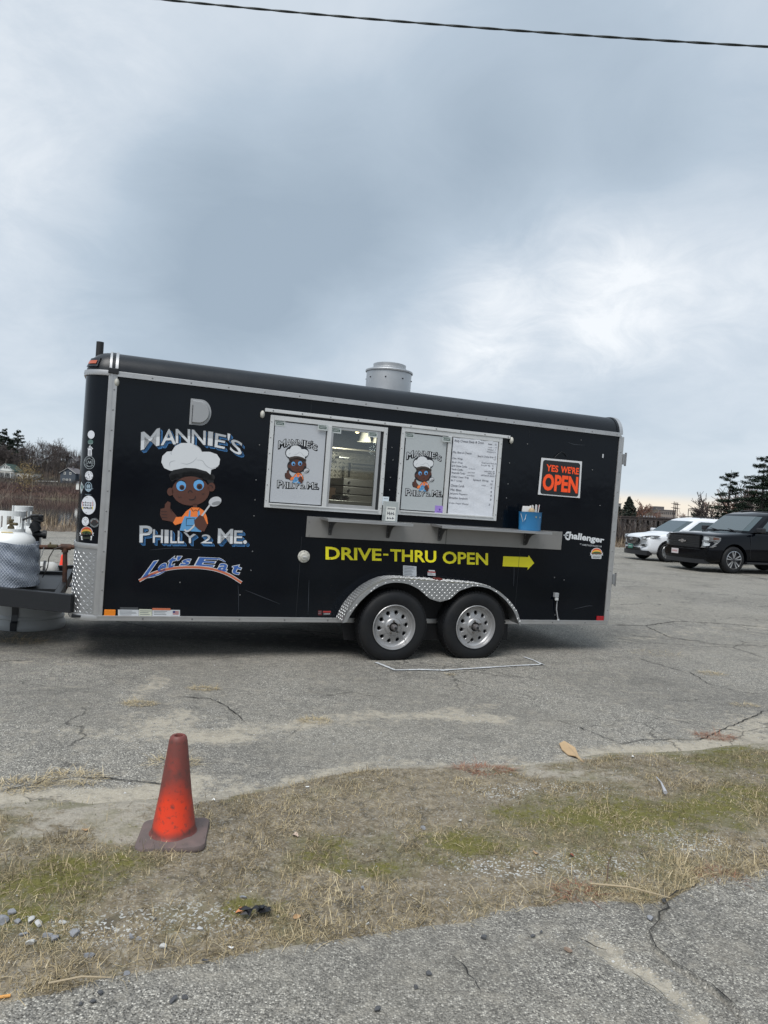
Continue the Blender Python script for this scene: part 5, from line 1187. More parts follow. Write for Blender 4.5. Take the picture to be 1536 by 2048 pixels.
# drawers / ovens
off = -(IY - .62); a = Pz3(848, 1155, off); b_ = Pz3(1120, 1400, off); hgt = (a[1] - b_[1]) / 3.1
for i in range(5):
    z1 = a[1] - i * hgt; o = MB().box(a[0], b_[0] + .5, IY - .62, IY - .05, z1 - hgt + .006, z1 - .004).build('oven_drawer', P('oven_steel', (.26, .25, .23), .38, metal=.7), inte, bevel=.005)
    if i < 3: MB().lathe([(0, -.03), (.012, -.03), (.012, 0)], 10, (a[0] + .06, IY - .62, z1 - hgt / 2), 'Y').build('drawer_knob', dark_metal, o)
a = Pz3(930, 1030, -(IY - .3)); b_ = Pz3(1135, 1045, -(IY - .3)); MB().tube([(a[0], IY - .3, a[1]), (b_[0] + .6, IY - .3, b_[1])], .008, 8).build('wall_pipe', steel_in, inte)
a = Pz3(902, 1020, -(IY - .3)); b_ = Pz3(893, 1150, -(IY - .3)); MB().tube([(a[0], IY - .3, a[1]), (b_[0], IY - .3, b_[1])], .012, 8).build('wall_pipe', P('dark_steel', (.10, .10, .09), .4, metal=.6), inte)
a = Pz3(700, 1350, -(IY - .75)); b_ = Pz3(850, 1400, -(IY - .75)); MB().box(a[0] - .3, b_[0] + .4, IY - .75, IY - .05, b_[1] - .1, a[1]).build('work_counter', steel_in, inte, bevel=.004)
a = Pz3(715, 1240, -(IY - .6)); b_ = Pz3(770, 1330, -(IY - .6)); MB().box(a[0] - .1, b_[0], IY - .6, IY - .4, b_[1] - .02, a[1]).build('brown_box', P('brown_card', (.10, .06, .035), .8), inte, bevel=.01)
a = Pz3(770, 1300, -(IY - .6)); b_ = Pz3(845, 1350, -(IY - .6)); MB().lathe([(0, 0), (.07, 0), (.085, .05), (.07, .055), (0, .045)], 20, ((a[0] + b_[0]) / 2, IY - .62, b_[1] - .012)).build('black_pan', dark_metal, inte)

# ---- fender with diamond plate, wheels
Fo = .22
crest = [(385, 690), (405, 645), (430, 600), (470, 548), (520, 500), (560, 472), (600, 450), (650, 430), (700, 422), (750, 421), (800, 425), (900, 432), (1000, 440), (1100, 447), (1200, 455), (1250, 461), (1300, 473), (1350, 500), (1400, 542), (1435, 582), (1460, 622), (1474, 665), (1480, 706)]
skirt = [(408, 690), (428, 652), (455, 610), (490, 565), (540, 517), (580, 487), (618, 466), (662, 450), (705, 445), (750, 447), (795, 457), (850, 484), (920, 545), (980, 565), (1045, 548), (1105, 494), (1190, 467), (1240, 471), (1290, 484), (1340, 514), (1385, 553), (1422, 600), (1446, 640), (1460, 680), (1470, 706)]
Pf = lambda zx, zy: P2T(560 + zx / 3.072, 1020 + zy / 3.072, Fo)
cr = [Pf(*p) for p in crest]; sk = [Pf(*p) for p in skirt]
sk.sort(key=lambda p: p[0]); cr.sort(key=lambda p: p[0])
def resample(pl, n):
    a = np.array(pl); d = np.concatenate([[0], np.cumsum(np.hypot(*np.diff(a, axis=0).T))]); t = np.linspace(0, d[-1], n); return np.stack([np.interp(t, d, a[:, 0]), np.interp(t, d, a[:, 1])], -1)
crr = resample(cr, 60)
skx = np.array([p[0] for p in sk]); skz = np.array([p[1] for p in sk])
# lower skirt edge found along the crest
skr = []
for i, (x, z) in enumerate(crr):
    f = i / 59; t = np.linspace(0, 1, 60); s_ = resample(sk, 60)[i]; skr.append(s_)
skr = np.array(skr)
V = [(x, -.0005, z) for x, z in crr] + [(x, -Fo + .012, z) for x, z in crr] + [(x, -Fo, z - .006) for x, z in crr] + [(x, -Fo - .001, z) for x, z in skr] + [(x, -Fo + .010, z + .004) for x, z in skr]; n = 60
mb = MB().add(V, [(r * n + i, r * n + i + 1, (r + 1) * n + i + 1, (r + 1) * n + i) for r in range(4) for i in range(n - 1)], True)
fen = mb.build('fender', dplate, T, fix=True)
cum = np.concatenate([[0], np.cumsum(np.hypot(*np.diff(crr, axis=0).T))])
def ftop(u, v_, h=0.):
    x = np.interp(u, cum, crr[:, 0]); z = np.interp(u, cum, crr[:, 1]); x2 = np.interp(u + .01, cum, crr[:, 0]); z2 = np.interp(u + .01, cum, crr[:, 1]); dx, dz = x2 - x, z2 - z; l = math.hypot(dx, dz) + 1e-9
    if u > cum[-1] - .012: dx, dz, l = .5, -1, 1.12
    return (x - dz / l * (h + .0008), -v_, z + dx / l * (h + .0008))
mb = MB(); tread(mb, ftop, .005, cum[-1] - .01, .006, Fo - .012, pu=.026, pv=.026, ln=.0125, wd=.0034, h=.0035)
crx = crr[:, 0]; 
def in_skirt(u, v_):
    if not (crr[3, 0] < u < crr[-2, 0]): return False
    top = np.interp(u, crx, crr[:, 1]); s2 = resample(sk, 200); bot = np.interp(u, s2[:, 0], s2[:, 1]); return bot + .006 < v_ < top - .010
tread(mb, lambda u, v_, h: (u, -Fo - .0015 - h, v_), crr[0, 0], crr[-1, 0], .30, .80, in_skirt, pu=.026, pv=.026, ln=.0125, wd=.0034, h=.0035)
o = mb.build('tread_bars', dbar, fen, fix=False); tag(o, kind='stuff')
a = P2T(876, 1156, .1); MB().box(a[0] - .04, a[0] + .03, -.14, -.06, np.interp(a[0], crx, crr[:, 1]) + .001, np.interp(a[0], crx, crr[:, 1]) + .018).build('fender_lamp', P('dark_red_lens', (.12, .02, .015), .3), fen, bevel=.004)
MB().prism([(float(x), float(z) - .002) for x, z in crr[2:-2]] + [(3.84, ZB - .2), (2.12, ZB - .2)], -.0030, -.0012).build('wheel_well', P('well_black', (.006, .006, .007), .8), T)

def trailer_wheel(cx, cz, rot, r=.336):
    g = empty('wheel', parent=T); y0 = -Fo + .012; g.location = (cx, 0, cz); w = .20
    pr = [(.205, .022), (.212, .008), (.235, .002), (.27, 0), (.302, .006), (.320, .018), (.331, .036), (.336, .055), (.3365, w / 2), (.336, w - .055), (.331, w - .036), (.302, w - .006), (.25, w), (.205, w - .02)]
    pr = [(a * r / .336, b_ + y0) for a, b_ in pr]
    ty = MB().lathe(pr, 72, (0, 0, 0), 'Y').build('tyre', rubber, g)
    mb = MB(); nb = 64
    for k_ in range(nb):
        for yy0, yy1, ph in ((.028, .062, 0), (.070, .096, .5), (.104, .130, 0), (.138, .172, .5)):
            a0 = 6.28319 * (k_ + ph + .08) / nb; a1 = 6.28319 * (k_ + ph + .82) / nb; rr = r * (1.012 if yy0 > .06 and yy1 < .14 else 1.004); rb = r * .975
            V = []
            for rr_ in (rb, rr):
                for a in (a0, a1):
                    for yy in (yy0, yy1): V.append((rr_ * math.cos(a), y0 + yy, rr_ * math.sin(a)))
            mb.add(V, [(4, 5, 7, 6), (0, 4, 6, 2), (1, 3, 7, 5), (0, 1, 5, 4), (2, 6, 7, 3)])
    o = mb.build('tread_blocks', rubber, ty, fix=False); tag(o, kind='stuff')
    rp = [(.206, .012), (.209, .004), (.205, 0), (.199, .002), (.197, .012), (.188, .020), (.186, .030), (.178, .034), (.170, .046), (.155, .050), (.118, .040), (.085, .034), (.078, .024), (.070, .018), (.045, .016), (.044, .018)]
    rp = [(a, b_ + y0 - .002) for a, b_ in rp]; back = [(.044, .06), (.120, .08), (.18, .09), (.206, .03)]
    mb = MB().lathe(rp + [(a, b_ + y0) for a, b_ in back] + [rp[0]], 60, (0, 0, 0), 'Y'); rim = mb.build('rim', rim_m, g)
    cut_ = []
    for k_ in range(10):
        a = rot + 6.28319 * k_ / 10; c = MB().lathe([(.0, -.1), (.0195, -.1), (.0195, .2), (0, .2)], 16, (.133 * math.cos(a), y0, .133 * math.sin(a)), 'Y').build('tmp', None, g); cut_.append(c)
    bpy.context.view_layer.update(); 
    try: cut(rim, cut_)
    except Exception as ex: print('cut', ex)
    rim.data.materials.clear(); rim.data.materials.append(rim_m)
    MB().lathe([(0, .11), (.19, .11)], 24, (0, y0, 0), 'Y').build('brake_drum', dark_metal, g)
    hb = MB().lathe([(0, -.028), (.012, -.030), (.014, -.026), (.024, -.022), (.030, -.006), (.031, .05)], 20, (0, y0, 0), 'Y').build('hub', P('hub_steel', (.16, .15, .15), .4, metal=.6), g)
    MB().lathe([(0, -.032), (.011, -.031), (.011, -.02)], 12, (0.004, y0, -.002), 'Y').build('hub_cap', dark_metal, hb)
    for k_ in range(5):
        a = rot + .3 + 6.28319 * k_ / 5; MB().lathe([(0, -.008), (.008, -.006), (.010, .0), (.010, .02)], 6, (.057 * math.cos(a), y0, .057 * math.sin(a)), 'Y').build('lug_nut', P('lug_steel', (.14, .13, .12), .45, metal=.6), rim)
    a = rot + (-.9 if cx < 3 else -2.2); MB().tube([(.170 * math.cos(a), y0 + .03, .170 * math.sin(a)), (.150 * math.cos(a), y0 - .004, .150 * math.sin(a))], .004, 8).build('valve_stem', rubber, rim)
    return g
c1 = P2T(790, 1252, Fo); c2 = P2T(953.5, 1251, Fo)
w1_ = trailer_wheel(c1[0], .345, .12); w2_ = trailer_wheel(c2[0], .352, .25)
for g in (w1_, w2_):          # far side pair
    c = g.copy(); col.objects.link(c); c.location.y = WID; c.rotation_euler = (0, 0, math.pi)
    for ch in g.children:
        q2 = ch.copy(); col.objects.link(q2); q2.parent = c
mb = MB()
for cx in (c1[0], c2[0]): mb.tube([(cx, .05, .40), (cx, WID - .05, .40)], .035, 10)
mb.build('axles', dark_metal, T)
mb = MB(); 
for y in (.30, WID - .35): mb.box(-.25, LEN - .4, y + .15, y + .21, ZB - .08, ZB - .021)
for x in np.arange(.3, 4.9, .6): mb.box(x, x + .05, .08, WID - .08, ZB - .05, ZB - .022)
mb.build('chassis', dark_metal, T); MB().box(-.2, LEN - .02, .02, WID - .02, ZB - .02, ZB - .001).build('floor_deck', dark_metal, T)

# ---- roof fan and stack pipe, marker lamp
fx = (P2T(735, 745, -1.)[0] + P2T(821, 745, -1.)[0]) / 2; zr = ZT + RH + .015
ztop = P2T(778, 742, -1.)[1]; fr = (P2T(820.5, 752, -1.)[0] - P2T(735.5, 752, -1.)[0]) / 2
z2_ = P2T(778, 728, -1.)[1]
fan = MB().lathe([(fr, zr - .02), (fr, ztop - .03), (fr + .012, ztop - .026), (fr + .014, ztop - .012), (fr + .008, ztop - .004), (fr - .004, ztop - .010), (fr - .05, ztop - .012)], 48, (fx, 1., 0)).build('exhaust_fan', P('galvanised', (.50, .51, .52), .35, metal=.8, rvar=(5, .5), var=(4, .5, (.36, .37, .38))), T)
MB().lathe([(fr - .055, ztop - .013), (fr - .055, ztop + .022), (fr - .068, ztop + .030), (fr - .066, z2_ - .012), (fr - .085, z2_ - .004), (.0, z2_)], 48, (fx, 1., 0)).build('fan_cap', MATS['galvanised'], fan)
mb = MB()
for k_ in range(8): a = k_ * .785 + .3; mb.lathe([(0, -.004), (.008, -.003), (.008, .003)], 6, (fx + (fr + .002) * math.cos(a), 1 + (fr + .002) * math.sin(a), ztop - .10), 'Y')
mb.build('fan_rivets', dark_metal, fan)
MB().box(fx - fr - .03, fx + fr + .03, 1 - fr - .03, 1 + fr + .03, zr - .03, zr + .012).build('fan_curb', MATS['galvanised'], fan, bevel=.005)
a = P2T(200.5, 684, -.35); MB().tube([(a[0], .35, ZT + .1), (a[0], .35, a[1])], .030, 14).build('stack_pipe', P('black_pipe', (.012, .012, .013), .6), T)
# amber marker on the nose cap: lies on the rounded corner
def nose_hit(px, py, zc=None):
    d = RT @ ray(px, py); best = None
    # intersect with corner cylinder centred (0, RC)
    ox, oy = camT[0], camT[1] - RC; A = d[0] ** 2 + d[1] ** 2; B = 2 * (ox * d[0] + oy * d[1]); C = ox * ox + oy * oy - RC * RC; disc = B * B - 4 * A * C
    if disc < 0: disc = 0
    t = (-B - math.sqrt(disc)) / (2 * A); p = camT + d * t
    return p
def nose_fn(px, py, off):
    p = nose_hit(px, py); nx, ny = p[0] / RC, (p[1] - RC) / RC; l = math.hypot(nx, ny) + 1e-9; return (p[0] + nx / l * (off + .0015), p[1] + ny / l * (off + .0015), p[2])
p = nose_hit(187, 722); sa = .55
def mark_fn(a, z, h): 
    i_ = RI * (1 - math.sqrt(max(0, 1 - ((z - ZT) / RH) ** 2))) if z > ZT else 0
    return (-(RC - i_ + h) * math.sin(a), RC - (RC - i_ + h) * math.cos(a), z)
aa0 = math.asin(min(.98, -nose_hit(197, 722)[0] / RC)); aa1 = aa0 + .62; zc_ = P2T(200, 722)[1]
mb = MB(); V = []; n = 10
for h in (.0, .016):
    for zz2 in (zc_ - .040, zc_ + .034):
        for i in range(n): V.append(mark_fn(aa0 + (aa1 - aa0) * i / (n - 1), zz2, h))
mb.add(V, [(i, i + 1, n + i + 1, n + i) for i in range(2 * n, 3 * n - 1)] + [(i, i + 1, 2 * n + i + 1, 2 * n + i) for i in range(n - 1)] + [(n + i, n + i + 1, 3 * n + i + 1, 3 * n + i) for i in range(n - 1)] + [(0, n, 3 * n, 2 * n), (n - 1, 2 * n - 1, 4 * n - 1, 3 * n - 1)])
ml = mb.build('marker_lamp', black_v, T); mb = MB(); V = []
for zz2 in (zc_ - .016, zc_ + .012):
    for i in range(n): V.append(mark_fn(aa0 + .08 + (aa1 - aa0 - .16) * i / (n - 1), zz2, .019))
mb.add(V, [(i, i + 1, n + i + 1, n + i) for i in range(n - 1)]); mb.build('marker_lens', P('amber_red_lens', (.42, .09, .04), .25, spec=.6), ml, fix=False)

# ---- stickers on the rounded nose corner (zoom of 150..230, 850..1100 at 8.19)
Z4 = zoom(nose_fn, 150, 850, 8.19)
def sticker(cx, cy, rx, ry, m, name='round_sticker'):
    d = Decal(Z4); n = 24; V = [(cx, cy)]; F = []
    for r_ in (.4, .75, 1.):
        V += [(cx + rx * r_ * math.cos(6.28319 * i / n), cy + ry * r_ * math.sin(6.28319 * i / n)) for i in range(n)]
    F = [(0, 1 + i, 1 + (i + 1) % n) for i in range(n)] + [(1 + r_ * n + i, 1 + r_ * n + (i + 1) % n, 1 + (r_ + 1) * n + (i + 1) % n, 1 + (r_ + 1) * n + i) for r_ in (0, 1) for i in range(n)]
    d.raw(V, F); return d.build(name, m, T)
def on(d_off, par, m, fn, name='sticker_print'):
    d = Decal(Z4); d.off = d_off; fn(d); return d.build(name, m, par)
def ringtext(d, txt, cx, cy, r, a0, a1, h, k=1.):
    n = len(txt)
    for i, c in enumerate(txt):
        if c == ' ': continue
        a = a0 + (a1 - a0) * (i + .5) / n; u = (math.cos(a), math.sin(a)); t = (-u[1] * k, u[0] * k); w = h * .38; ro, ri = (r + h / 2, r - h / 2) if k > 0 else (r - h / 2, r + h / 2)
        qd = [(cx + u[0] * ro - t[0] * w, cy + u[1] * ro - t[1] * w), (cx + u[0] * ro + t[0] * w, cy + u[1] * ro + t[1] * w), (cx + u[0] * ri + t[0] * w, cy + u[1] * ri + t[1] * w), (cx + u[0] * ri - t[0] * w, cy + u[1] * ri - t[1] * w)]
        if c == '#': marks(d, qd, 1, i)
        else: d.text(c, qd, .02)
wst = P('sticker_white', (.60, .62, .66), .45); pale_st = P('sticker_grey', (.36, .40, .42), .45)
sticker(268, 158, 56, 68, wst)
s = sticker(258, 278, 44, 42, P('sticker_green', (.08, .14, .13), .45)); on(.001, s, pale_st, lambda d: (d.poly([(225, 295), (258, 255), (290, 295)]), d.stroke([(222, 300), (258, 312), (294, 298)], 6)))
d = Decal(Z4); d.poly([(208, 390), (250, 330), (300, 388), (278, 400), (280, 500), (214, 502), (218, 400)]); s = d.build('house_sticker', wst, T)
on(.001, s, black_v, lambda d: [d.ell(232, 375, 9), d.ell(258, 360, 8), d.ell(266, 388, 9)] + [d.poly([(226, 418 + i * 16), (268, 418 + i * 16), (268, 424 + i * 16), (226, 424 + i * 16)]) for i in range(5)])
g4 = on(.0005, T, pale_st, lambda d: [d.stroke([(238 + 86 * math.cos(a), 614 + 104 * math.sin(a)) for a in [6.28319 * i / 28 for i in range(29)]], 6, smooth=False), d.stroke([(238 + 52 * math.cos(a), 614 + 64 * math.sin(a)) for a in [6.28319 * i / 24 for i in range(25)]], 4, smooth=False), ringtext(d, '##### #### #######', 238, 614, 72, -2.9, 2.9, 20), d.stroke([(210, 640), (225, 590), (245, 630), (262, 590), (270, 640)], 7)], 'ring_sticker')
s = sticker(233, 830, 64, 76, wst); on(.001, s, black_v, lambda d: (ringtext(d, '#### ###', 233, 830, 52, -2.9, -.25, 22), ringtext(d, 'BREWING', 233, 830, 54, 2.8, .3, 22, -1.), d.ell(230, 812, 13, 16), d.ell(240, 850, 9)))
g5 = on(.0005, T, P('sticker_steel', (.24, .32, .38), .45), lambda d: [d.stroke([(222 + 54 * math.cos(a), 1012 + 76 * math.sin(a)) for a in [6.28319 * i / 28 for i in range(29)]], 10, smooth=False), d.ell(205, 1005, 14, 34), d.ell(240, 1005, 14, 34), d.poly([(170, 1045), (275, 1045), (222, 1100)]), d.stroke([(222, 938), (222, 1090)], 6), marks(d, [(272, 1030), (302, 1030), (302, 1056), (272, 1056)], 2), marks(d, [(166, 1130), (270, 1136), (270, 1148), (166, 1142)], 9)], 'crest_sticker')
d = Decal(Z4); d.poly([(108, 925), (150, 1010), (102, 1132), (88, 1030)]); s = d.build('diamond_sticker', pale_st, T); on(.001, s, P('sticker_green', (.08, .14, .13)), lambda d: d.ell(118, 1015, 14, 40))
s = sticker(225, 1312, 116, 156, wst)
on(.001, s, P('sticker_lines', (.12, .12, .12), .5), lambda d: [d.stroke([(150, 1205), (215, 1260)], 16), d.stroke([(215, 1215), (170, 1260)], 12), d.stroke([(180, 1440), (230, 1380)], 18), d.stroke([(260, 1420), (215, 1380)], 16), d.stroke([(290, 1240), (310, 1300), (290, 1330)], 6), marks(d, [(178, 1172), (214, 1174), (212, 1198), (178, 1196)], 2)])
on(.0016, s, P('sticker_red', (.50, .03, .02), .5), lambda d: (d.poly([(124, 1250), (290, 1262), (290, 1330), (128, 1334)])))
on(.0022, s, P('sticker_yellow', (.75, .60, .05), .5), lambda d: (d.poly([(124, 1338), (296, 1336), (292, 1384), (124, 1378)])))
on(.0028, s, black_v, lambda d: (marks(d, [(132, 1256), (284, 1266), (282, 1290), (132, 1286)], 4), marks(d, [(132, 1296), (284, 1298), (282, 1326), (132, 1326)], 4, 3), d.text('WILD', [(134, 1344), (284, 1342), (282, 1374), (134, 1370)], .03)))
s = sticker(174, 1577, 57, 74, wst); on(.001, s, P('sticker_lines', (.1, .1, .1)), lambda d: (ringtext(d, '##### ####', 174, 1577, 46, -2.7, -.4, 16), ringtext(d, '######', 174, 1577, 48, 2.5, .7, 16, -1.), d.stroke([(160, 1560), (174, 1600), (190, 1560), (174, 1574), (160, 1560)], 5)))
s = sticker(320, 1601, 74, 74, P('sticker_black', (.02, .02, .022), .45)); on(.001, s, P('sticker_sunset', (.60, .16, .08), .5), lambda d: d.poly([(320 + 46 * math.cos(a), 1602 - 44 * math.sin(a)) for a in [math.pi * i / 14 for i in range(15)]])); on(.0016, s, pale_st, lambda d: (ringtext(d, '##### #### ####', 320, 1601, 58, -2.9, -.2, 18), ringtext(d, '##########', 320, 1601, 60, 2.7, .4, 16, -1.), d.stroke([(320 + 73 * math.cos(a), 1601 + 73 * math.sin(a)) for a in [6.28319 * i / 28 for i in range(29)]], 3, smooth=False)))
badge(Z4, T, 75, 1675, 312, 1890)
# ---- tongue, gas pipe and jack (parts of the trailer)
def T2W(x, y, z): p = Ot + RT.T @ np.array([x, y, z]); return Vector(p)
MB().bar((-.20, .07, .47), (-2.0, 1.02, .47), .055, .15).build('tongue_beam', dark_metal, T, bevel=.004)
MB().bar((-.20, WID - .07, .47), (-2.0, 1.11, .47), .055, .15).build('tongue_beam', dark_metal, T, bevel=.004)
MB().box(-.36, -.31, .25, WID - .25, .42, .52).build('cross_member', dark_metal, T, bevel=.004); MB().box(-1.35, -.37, .62, 1.55, .40, .50).build('tongue_tray', dark_metal, T)
MB().box(-.95, -.36, 1.55, 1.60, .42, .53).build('tray_side', dark_metal, T)
def T3(px, py, y): x, z = P2T(px, py, -y); return (x, y, z)
a = T3(73, 1094, .95); b_ = T3(150, 1094, .95); gpipe = MB().tube([a, ((a[0] + b_[0]) / 2, .95, (a[2] + b_[2]) / 2 - .004), b_], .021, 10).build('gas_pipe', rusty, T)
a = T3(130.5, 1090, .95); b_ = T3(129, 1178, .95); MB().tube([a, b_], .021, 10).build('gas_pipe', rusty, T)
a = T3(130.5, 1094, .95); MB().tube([(a[0] - .04, a[1], a[2]), (a[0] + .05, a[1], a[2])], .030, 10).tube([(a[0], a[1], a[2] + .01), (a[0], a[1], a[2] - .05)], .029, 10).build('pipe_tee', rusty, gpipe)
a = T3(103, 1092, .93); MB().box(a[0] - .03, a[0] + .05, .90, .96, a[2] - .012, a[2] + .016).tube([(a[0] - .01, .92, a[2]), (a[0] - .01, .92, a[2] + .035)], .008, 6).build('gas_valve', P('brass', (.16, .13, .075), .5, metal=.5), gpipe, bevel=.004)
pts = [T3(*p, .85) for p in ((122, 1093), (108, 1098), (98, 1115), (95, 1135), (85, 1155))]; MB().tube(pts, .005, 6).build('copper_line', P('dark_wire', (.05, .045, .04), .5), T)
pts = [T3(*p, .70) for p in ((88, 1094), (84, 1110), (76, 1125), (77, 1145), (72, 1160), (68, 1173))]; MB().tube(pts, .0035, 6).build('cable', P('grey_wire', (.25, .26, .27), .5), T)
# jack
JY = 1.06; a = T3(74, 1036, JY); b_ = T3(74, 1200, JY); MB().tube([(a[0], JY, a[2] - .03), (a[0], JY, b_[2])], .033, 14).build('jack_post', dark_metal, T)
MB().tube([(a[0], JY, a[2] - .02), (a[0], JY, a[2] + .03)], .055, 14).build('jack_head', dark_metal, T)
p0 = T3(66, 1068, JY - .05); p1 = T3(88, 1069, JY - .05); MB().tube([p0, p1], .030, 12).tube([(p1[0] - .01, p1[1], p1[2]), (p1[0] + .02, p1[1], p1[2])], .040, 12).build('jack_crank', dark_metal, T)
p0 = T3(62, 1048, JY - .06); p1 = T3(74, 1062, JY - .06); MB().tube([p0, ((p0[0] + p1[0]) / 2, p0[1], (p0[2] + p1[2]) / 2 + .02), p1], .045, 10).build('jack_gear', dark_metal, T)

# ---- propane tanks
tank_m = P('tank_white', (.78, .80, .80), .38, var=(6, .35, (.62, .63, .62)))
def tank(cx, cy, zb, r, H, label, rz=0., ztop_=None):
    g = empty('propane_tank', T2W(cx, cy, zb)); g.rotation_euler = (0, 0, TYAW + rz); pr = [(0, 0), (r * .8, 0), (r * .96, .02), (r, .06), (r, H - r * .62)]
    for i in range(1, 9): a = math.pi / 2 * i / 8; pr.append((r * math.cos(a), H - r * .62 + r * .55 * math.sin(a)))
    MB().lathe(pr, 40).build('tank_body', tank_m, g)
    cr_ = r * .56; zc = H - r * .20; hc = .19; mb = MB(); n = 36
    def seg(a0, a1, z0, z1, th=.008):
        k_ = max(2, int(abs(a1 - a0) / .2)); V = []
        for rr in (cr_, cr_ - th):
            for z in (z0, z1):
                for i in range(k_ + 1): a = a0 + (a1 - a0) * i / k_; V.append((rr * math.cos(a), rr * math.sin(a), z))
        m_ = k_ + 1; F = []
        for i in range(k_): F += [(i, i + 1, m_ + i + 1, m_ + i), (2 * m_ + i + 1, 2 * m_ + i, 3 * m_ + i, 3 * m_ + i + 1), (m_ + i, m_ + i + 1, 3 * m_ + i + 1, 3 * m_ + i), (i + 1, i, 2 * m_ + i, 2 * m_ + i + 1)]
        F += [(0, m_, 3 * m_, 2 * m_), (k_, 2 * m_ + k_, 3 * m_ + k_, m_ + k_)]; mb.add(V, F)
    seg(-2.9, 1.6, zc - .02, zc + .035); seg(-2.9, 1.6, zc + hc - .045, zc + hc)
    for a in (-2.9, -2.2, -1.75, -.35, .3, 1.3): seg(a, a + .30, zc + .035, zc + hc - .045)
    mb.build('valve_guard', tank_m, g)
    MB().lathe([(0, 0), (.03, 0), (.026, .03), (.014, .035), (.014, .07), (.022, .072), (.022, .09), (0, .092)], 14, (0, 0, H - r * .08)).tube([(0, 0, H - r * .08 + .05), (.06, -.02, H - r * .08 + .05)], .014, 10).build('tank_valve', P('brass', (.3, .2, .1)), g)
    tag(g, label, 'propane tank', 'propane tanks on the trailer tongue'); return g
TC = T3(19, 1120, .72)
zt_ = P2T(26, 1058, -.72)[1]; zb_t = .585
tk = tank(TC[0], .72, .515, .205, zt_ - .515 + .01, 'white propane tank wrapped in blue netting on the trailer tongue', -.3)
TC2 = T3(37, 1120, 1.35)
tk2 = tank(TC2[0], 1.35, .515, .19, zt_ - .515 + .02, 'second white propane tank standing behind the wrapped one', .9)
d = Decal(lambda u, z, off: ((.205 + off) * math.cos(u), (.205 + off) * math.sin(u), z)); 
# warning label on the shoulder
hh = zt_ - .515 + .01
mb = MB(); V = []
for i in range(7):
    a = -1.75 + .75 * i / 6
    for t in (.55, .80): ang = math.pi / 2 * t; rr = .205 * math.cos(ang) + .003; V.append((rr * math.cos(a), rr * math.sin(a), hh - .205 * .62 + .205 * .55 * math.sin(ang) + .003))
mb.add(V, [(2 * i, 2 * i + 2, 2 * i + 3, 2 * i + 1) for i in range(6)]); mb.build('warning_label', P('label_ochre', (.50, .36, .10), .6, var=(60, .7, (.6, .58, .5))), tk, fix=False)
# netting wrap: crumpled blue grey blanket with diamond mesh cords over it
def wrap_r(a, z): return .222 + .010 * math.sin(7 * a + 22 * z) * math.sin(30 * z + 2 * a) + .006 * math.sin(47 * z + 3 * a) + .012 * sstep(np.array(.35 - z), 0, .3)
mb = MB(); V = []; na, nz_ = 72, 26; zt2 = P2T(30, 1090, -.5)[1] - .515; 
for j in range(nz_ + 1):
    for i in range(na):
        a = 6.28319 * i / na; z = .0 + (zt2) * j / nz_; r_ = float(wrap_r(a, z)); V.append((r_ * math.cos(a), r_ * math.sin(a), z + (.012 * math.sin(3 * a) if j == nz_ else 0)))
mb.add(V, [(j * na + i, j * na + (i + 1) % na, (j + 1) * na + (i + 1) % na, (j + 1) * na + i) for j in range(nz_) for i in range(na)], True)
wr = mb.build('insulation_wrap', P('wrap_blue', (.16, .19, .25), .6, var=(9, .8, (.34, .37, .41)), bump=(7, .6, .02)), tk, fix=False)
mb = MB(); nd = 60
for sgn in (1, -1):
    for i in range(nd):
        pts = []
        for j in range(13):
            z = zt2 * j / 12; a = 6.28319 * i / nd + sgn * z * 3.4; r_ = float(wrap_r(a, z)) + .004; pts.append((r_ * math.cos(a), r_ * math.sin(a), z))
        mb.tube(pts, .0022, 3, caps=False)
o = mb.build('net_cords', P('net_cord', (.42, .46, .52), .6), wr, fix=False); tag(o, kind='stuff')
pts = [T3(*p, .62) for p in ((45, 1040), (55, 1036), (64, 1032), (76, 1031), (85, 1036), (86, 1042), (80, 1043), (66, 1039), (62, 1034))]; hs = MB().tube([T2W(*p) for p in pts], .009, 8).build('rubber_hose', rubber); tag(hs, 'looped black gas hose above the tank valves', 'hose')
# lying tank behind
LT = T3(44, 1143, 1.9); g = empty('gas_cylinder', T2W(*LT)); g.rotation_euler = (0, 0, TYAW); pr = []
for i in range(9): a = math.pi / 2 * i / 8; pr.append((.105 * math.sin(a), .34 - .06 + .07 * math.cos(a)))
pr += [(.105, -.3), (.09, -.36), (0, -.38)]
MB().lathe(pr, 32, (0, 0, 0), 'X').build('tank_body', P('tank_cream', (.50, .50, .48), .4), g); MB().lathe([(.112, .20), (.118, .20), (.118, .22), (.112, .22)], 32, (0, 0, 0), 'X').build('strap', dark_metal, g); tag(g, 'small cream gas cylinder lying behind the trailer tongue', 'gas cylinder')
